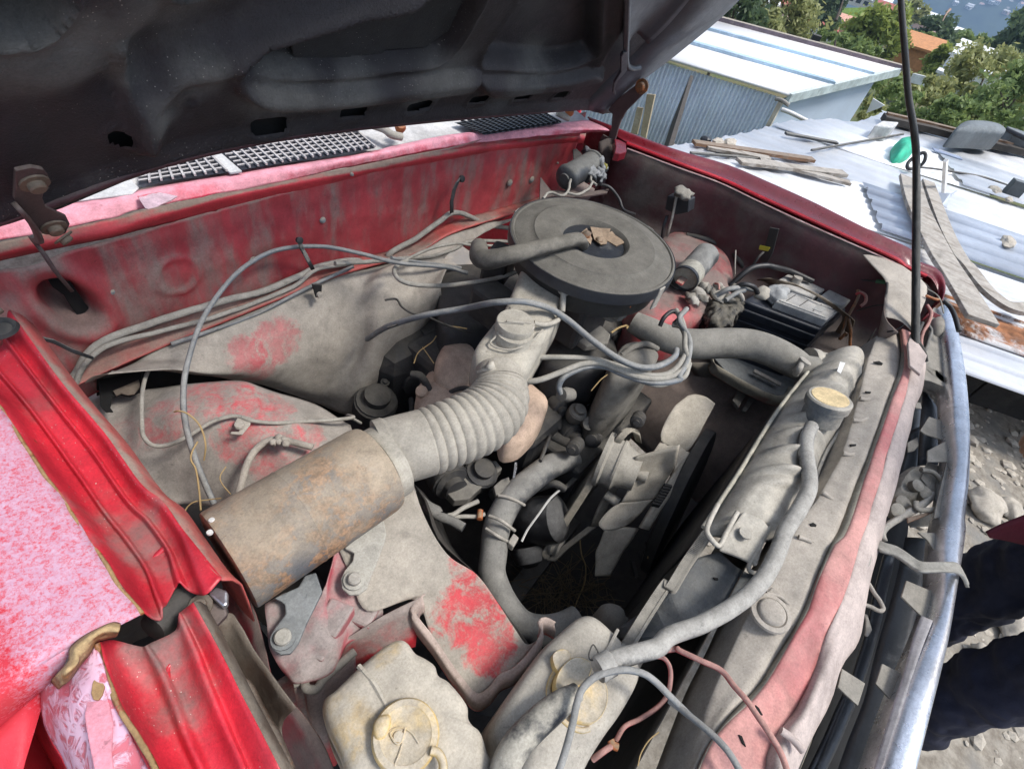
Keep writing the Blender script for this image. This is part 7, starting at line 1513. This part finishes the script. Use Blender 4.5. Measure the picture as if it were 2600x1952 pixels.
H_ = [('O', 300, 290, 45, 2.6, .8, 2, m_tinf, m_roofr, "pale glazed building with a dull red roof left of the salmon house", False, 0, 0), ('O', 480, 272, 46, 1.7, 1.3, 2, m_salm, m_salm, "salmon house right of the pale glazed building", False, 0, 1),
      ('O', 1160, 600, 26, 2.2, 1.5, 2, m_or, m_or, "orange brown house behind the aerial", False, .3, 0), ('O', 950, 140, 90, 5, 1.6, 4, m_pinkw, m_roofr, "pink low house in front of the blue hill, left of the aerial", True, 0, 3),
      ('O', 1180, 165, 95, 4, 1.5, 4, m_wh, m_tinf, "white house just right of the aerial below the blue hill", True, .2, 3), ('O', 1310, 230, 80, 3, 1.6, 3, m_pinkw, m_tinf, "pale pink house beside the dark tree, second right of the aerial", True, -.2, 2),
      ('O', 1510, 340, 60, 2.4, 1.2, 2.5, m_tinf, m_tinf, "pale tin roofed house between the green trees under the blue hill", False, 0, 1), ('O', 1800, 545, 26, 2.3, .5, 2, m_tinf, m_tinf, "long white tin roof glinting through the airy olive tree", False, 0, 0),
      ('O', 1450, 460, 50, 1.5, .6, 2, m_tinf, m_tinf, "small white roof above the lime tree", False, 0, 0), ('C', 500, 90, 60, 4, 3.2, 4, m_wh, m_tinf, "white house seen between the hood edge and the pale olive tree", True, .2, 3),
      ('C', 650, 60, 75, 4, 2.2, 4, m_pinkw, m_roofr, "pinkish house partly hidden by the pale olive tree", True, -.2, 3), ('O', 700, 20, 100, 6, 1.5, 4, m_wh, m_tinf, "white house at the top edge above the terraced field", True, 0, 4),
      ('O', 860, 60, 95, 3, 2, 3, m_wh, m_tinf, "narrow white house at the top edge close to the aerial", True, 0, 2), ('O', 1750, 620, 22, 2.0, .5, 2, m_tinf, m_tinf, "lower white tin roof behind the airy olive tree", False, 0, 0), ('O', 1980, 850, 20, 2.4, .9, 2, m_tinf, m_tinf, "white shed wall half hidden by the feathery tree", False, 0, 0), ('O', 1620, 800, 22, 2.0, .6, 2, m_tinf, m_tinf, "white low roof behind the scrubby tree", False, 0, 0)]
for a in H_: house(*a)
rg = random.Random(8)
m_t = [m_wh, m_pinkw, m_tinf]
for i in range(16):      # village on the far slope
    x = rg.uniform(1550, 2250); y = rg.gauss(40, 45)
    c = hit('O', x, y)
    if c is None: continue
    o = house('O', x, y, (c-CAM).dot(CF)-4, rg.uniform(4, 9), rg.uniform(3, 6), 6, m_t[i % 3], m_t[(i+2) % 3], "tiny pale house in the village on the blue hillside, top right", True, rg.uniform(-.5, .5), 2); o['group'] = "village houses on the far blue hillside"
# low wall running right from the aerial
tag(bar("white_wall", at('O', 1160, 730, 'd', 15), at('O', 1760, 880, 'd', 14), .12, .22, m_tinf), "low white wall running down to the right from the aerial", "wall")
tag(tube("dead_branch", [at('O', 450, 195, 'd', 30), at('O', 490, 90, 'd', 30), at('O', 530, -30, 'd', 30)], .05, m_bark, rads=[.09, .06, .03]), "bare dark leaning stem in front of the terraced field", "branch")
tag(bar("post", at('O', 440, 440, 'd', 11), at('O', 447, 380, 'd', 11), .03, .03, m_bark, up=(1, 0, 0)), "short stub of post right behind the white roof ridge", "post")
tag(box("dark_box", at('O', 258, 372, 'd', 11), (.08, .03, 0), (-.03, .08, 0), (0, 0, .08), m_dark), "small dark box on the ridge of the white roof", "box")
tag(tube("flower_stem", [at('O', 1450, 200, 'd', 14), at('O', 1485, 130, 'd', 14), at('O', 1520, 90, 'd', 14)], .02, flat("dry_flower", (.4, .26, .2)), rads=[.01, .02, .035]), "dry flower stem standing against the blue hillside", "stem")
# terraced field: grassy benches
m_field = flat("field_grass", (.12, .20, .03), .9, vary=.3)
for i in range(3):
    y0 = 75+i*55; q = V('O', 'd', 60-7*i, f"{505-5*i},{y0} {850-60*i},{y0-8} {870-60*i},{y0+45} {480},{y0+50}"); tag(prism("field_terrace", q, .6, m_field, bw=.05), ("upper", "middle", "lower")[i]+" green bench of the terraced field left of the aerial", "field", "benches of the terraced field")
# ------------------------------------------------------------------ person standing in front of the car, only the legs and jacket hem in view
def skin(name, joints, edges, mt, parent, sub=2):
    ks = list(joints); me = bpy.data.meshes.new(name); lo = Vector(joints[ks[0]][0])
    me.from_pydata([Vector(joints[k][0])-lo for k in ks], [(ks.index(a), ks.index(b)) for a, b in edges], [])
    o = bpy.data.objects.new(name, me); COL.objects.link(o); o.location = lo; me.materials.append(mt)
    md = o.modifiers.new("skin", 'SKIN'); sv = me.skin_vertices[0].data
    for i, k in enumerate(ks):
        r = joints[k][1]; sv[i].radius = (r, r) if not hasattr(r, '__len__') else r; sv[i].use_root = (i == 0)
    md.use_smooth_shade = True; s = o.modifiers.new("sub", 'SUBSURF'); s.levels = s.render_levels = sub+(name == 'trousers')*2
    if name in ('trousers', 'jacket'):
        tx = bpy.data.textures.new(name+'_folds', 'CLOUDS'); tx.noise_scale = .07; dm = o.modifiers.new('folds', 'DISPLACE'); dm.texture = tx; dm.strength = .045; dm.mid_level = .5
    setparent(o, parent); return o
P1 = at('0', 2505, 1490, 'z', .5); P2 = at('0', 2500, 1760, 'z', .38); print("legs", P1, P2)
mid = (P1+P2)/2; pe = empty("person", Vector((mid.x, mid.y, 0)), "person in dark navy trousers and a maroon jacket standing in front of the car", "person")
m_navy = mat("navy_trousers", (.010, .012, .030), dust=(.018, .020, .045), amt=.3, scale=5, rough=.85, bump=.5, bscale=260, updust=0); m_maroon = mat("maroon_jacket", (.11, .006, .018), dust=(.09, .01, .02), amt=.3, scale=8, rough=.8, bump=.4, updust=0)
m_skin = flat("skin", (.38, .21, .14), .55); m_shoe = flat("black_shoe", (.02, .02, .022), .5); m_hair = flat("dark_hair", (.015, .012, .01), .6)
sd_ = (P1-P2); sd_.z = 0; sd_.normalize(); fw_ = Vector((sd_.y, -sd_.x, 0));  fw_ = fw_ if fw_.x < 0 else -fw_
hip = Vector((mid.x, mid.y, .90))-fw_*.03
J = {'pelvis': (hip, .12), 'h1': (hip+sd_*.09+Vector((0, 0, -.04)), .10), 'h2': (hip-sd_*.09+Vector((0, 0, -.04)), .10), 'k1': (Vector((P1.x, P1.y, .5)), .072), 'k2': (Vector((P2.x, P2.y, .48)), .078), 'c1': (Vector((P1.x, P1.y, .3)), .070), 'c2': (Vector((P2.x, P2.y, .3)), .075), 'a1': (Vector((P1.x, P1.y, .09)), .062), 'a2': (Vector((P2.x, P2.y, .09)), .064)}
skin("trousers", J, [('pelvis', 'h1'), ('pelvis', 'h2'), ('h1', 'k1'), ('h2', 'k2'), ('k1', 'c1'), ('k2', 'c2'), ('c1', 'a1'), ('c2', 'a2')], m_navy, pe)
sh_ = hip+Vector((0, 0, .52)); nk_ = sh_+Vector((0, 0, .08)); hd = nk_+Vector((0, 0, .16))+fw_*.03
B = {'pelvis': (hip, (.13, .10)), 'waist': (hip+Vector((0, 0, .2)), .12), 'chest': (hip+Vector((0, 0, .4)), .135), 'neck': (nk_, .055), 'jaw': (nk_+Vector((0, 0, .08))+fw_*.015, .065), 'head': (hd, .088), 'crown': (hd+Vector((0, 0, .07)), .06)}
E_ = [('pelvis', 'waist'), ('waist', 'chest'), ('chest', 'neck'), ('neck', 'jaw'), ('jaw', 'head'), ('head', 'crown')]
for s, n_ in ((1, '1'), (-1, '2')):
    B['s'+n_] = (sh_+sd_*.17*s, .06); B['e'+n_] = (sh_+sd_*.23*s+Vector((0, 0, -.28)), .042); B['w'+n_] = (sh_+sd_*.22*s+Vector((0, 0, -.50))+fw_*.12, .028); B['p'+n_] = (B['w'+n_][0]+Vector((0, 0, -.06))+fw_*.03, (.036, .018))
    E_ += [('chest', 's'+n_), ('s'+n_, 'e'+n_), ('e'+n_, 'w'+n_), ('w'+n_, 'p'+n_)]
    for f_i in range(4):
        b0 = B['p'+n_][0]+sd_*(.012*(f_i-1.5)); B[f'f{f_i}a{n_}'] = (b0+Vector((0, 0, -.035)), .0095); B[f'f{f_i}b{n_}'] = (b0+Vector((0, 0, -.075+.006*abs(f_i-1.5)))-fw_*.012, .008); E_ += [('p'+n_, f'f{f_i}a{n_}'), (f'f{f_i}a{n_}', f'f{f_i}b{n_}')]
    B['t'+n_] = (B['p'+n_][0]+fw_*.035+Vector((0, 0, -.02)), .010); E_.append(('p'+n_, 't'+n_))
skin("body", B, E_, m_skin, pe, 1)
JK = {k: B[k] for k in ('pelvis', 'waist', 'chest', 's1', 's2', 'e1', 'e2')}; JK = {k: (v_[0], .150 if k in ('pelvis', 'waist', 'chest') else .07 if k[0] == 's' else .056) for k, v_ in JK.items()}
JK['hem'] = (hip+Vector((0, 0, -.10)), .155); JK['cu1'] = (B['w1'][0], .042); JK['cu2'] = (B['w2'][0], .042); JK['col'] = (nk_+Vector((0, 0, -.03)), .07)
skin("jacket", JK, [('pelvis', 'waist'), ('pelvis', 'hem'), ('waist', 'chest'), ('chest', 's1'), ('chest', 's2'), ('s1', 'e1'), ('s2', 'e2'), ('e1', 'cu1'), ('e2', 'cu2'), ('chest', 'col')], m_maroon, pe)
v_, f_ = ico(hd+Vector((0, 0, .035))-fw_*.012, .100, .05, 3, 3, (1, 1, 1.02)); v_ = [Vector((p.x, p.y, max(p.z, hd.z-.01))) for p in v_]; mk("hair", v_, f_, m_hair, pe)
for s in (1, -1):
    e = hd+fw_*.082+sd_*.032*s+Vector((0, 0, .005)); v_, f_ = ico(e, .012, 0, 0, 2); mk("eye", v_, f_, flat("eye_white", (.7, .7, .68), .3) if s > 0 else bpy.data.materials["eye_white"], pe)
    v_, f_ = ico(hd+sd_*.090*s, .024, .2, 1, 2, (.6, .6, 1)); mk("ear", v_, f_, m_skin, pe)
v_, f_ = ico(hd+fw_*.095+Vector((0, 0, -.02)), .017, .1, 2, 2, (1, .8, 1.3)); mk("nose", v_, f_, m_skin, pe)
v_, f_ = ico(hd+fw_*.085+Vector((0, 0, -.055)), .020, .1, 2, 2, (1, 1, .3)); mk("mouth", v_, f_, flat("lips", (.35, .12, .10)), pe)
for P_ in (P1, P2):
    q = Vector((P_.x, P_.y, 0)); ol = [q+fw_*a+sd_*b for a, b in ((-.08, -.035), (-.10, 0), (-.08, .035), (.05, .045), (.15, .045), (.19, 0), (.15, -.045), (.05, -.045))]
    dome("shoe", [p+Vector((0, 0, .05)) for p in ol], [(1.05, (0, 0, -.048)), (1.05, (0, 0, -.03)), (1, (0, 0, 0)), (.7, (0, 0, .03)), (.3, (0, 0, .045))], m_shoe, pe)
loft("jacket_hem", [[at('0', 2505, 1352, 'z', .74), at('0', 2550, 1330, 'z', .76), at('0', 2640, 1295, 'z', .80)], [at('0', 2510, 1362, 'z', .73), at('0', 2560, 1372, 'z', .73), at('0', 2640, 1392, 'z', .73)]], m_maroon, pe, thick=.006)
# ------------------------------------------------------------------ rest of the car's shell, so that the car still stands there from the side
for s, z0 in ((1, .03),):
    loft("far_side", [[Vector((1.47, y, .86)) for y in (.1, -.3)], [Vector((1.49, y, .5)) for y in (.1, -.3)]], m_farred, car, nu=2, nv=2)
loft("far_front_side", [[Vector((1.47, y, .86)) for y in (-.88, -1.0)], [Vector((1.47, y, .5)) for y in (-.88, -1.0)]], m_farred, car, nu=2, nv=2)
for x in (-.05, 1.30):
    w = lathe("wheel", [(0, -.08), (.16, -.08), (.17, -.07), (.29, -.085), (.30, -.06), (.30, .06), (.29, .085), (.17, .07), (.16, .08), (0, .08)], (x+.04, -.36 if x < 0 else -.14, .30), (1, 0, 0), m_void, car, seg=40)
    break
bp = loft("front_bumper", [[Vector((x, -1.12+.05*abs(x-.7), .52)) for x in (.0, .4, .8, 1.2, 1.45)], [Vector((x, -1.17+.05*abs(x-.7), .47)) for x in (.0, .4, .8, 1.2, 1.45)], [Vector((x, -1.12+.05*abs(x-.7), .40)) for x in (.0, .4, .8, 1.2, 1.45)]], m_dark, car, thick=.004)
cab = empty("cabin", Vector((.65, 1.4, .6))); setparent(cab, car)
loft("door_side", [[Vector((-.12, y, .95)) for y in (.1, .8, 2.0)], [Vector((-.15, y, .6)) for y in (.1, .8, 2.0)], [Vector((-.12, y, .25)) for y in (.1, .8, 2.0)]], m_red, cab, thick=.01)
loft("door_side", [[Vector((1.45, y, .95)) for y in (.1, .8, 2.0)], [Vector((1.48, y, .6)) for y in (.1, .8, 2.0)], [Vector((1.45, y, .25)) for y in (.1, .8, 2.0)]], m_red, cab, thick=.01)
loft("roof_panel", [[Vector((.1, .62, 1.40)), Vector((.65, .62, 1.43)), Vector((1.2, .62, 1.40))], [Vector((.1, 1.9, 1.42)), Vector((.65, 1.9, 1.46)), Vector((1.2, 1.9, 1.42))]], m_red, cab, thick=.01)
# ------------------------------------------------------------------ air: thin blue haze round everything
hm = bpy.data.materials.new("haze"); hm.use_nodes = True; nt_ = hm.node_tree; nt_.nodes.remove(nt_.nodes["Principled BSDF"])
pv = nt_.nodes.new("ShaderNodeVolumePrincipled"); pv.inputs['Density'].default_value = .0009; pv.inputs['Color'].default_value = (.42, .64, 1, 1); pv.inputs['Anisotropy'].default_value = .3
nt_.links.new(pv.outputs[0], nt_.nodes["Material Output"].inputs['Volume'])
v, f = box_vf(Vector((750, 350, 80)), Vector((1120, 0, 0)), Vector((0, 2960, 0)), Vector((0, 0, 240)))
tag(mk("haze", v, f, hm, smooth=False), "thin blue haze in the air over the valley", kind='stuff')
pass
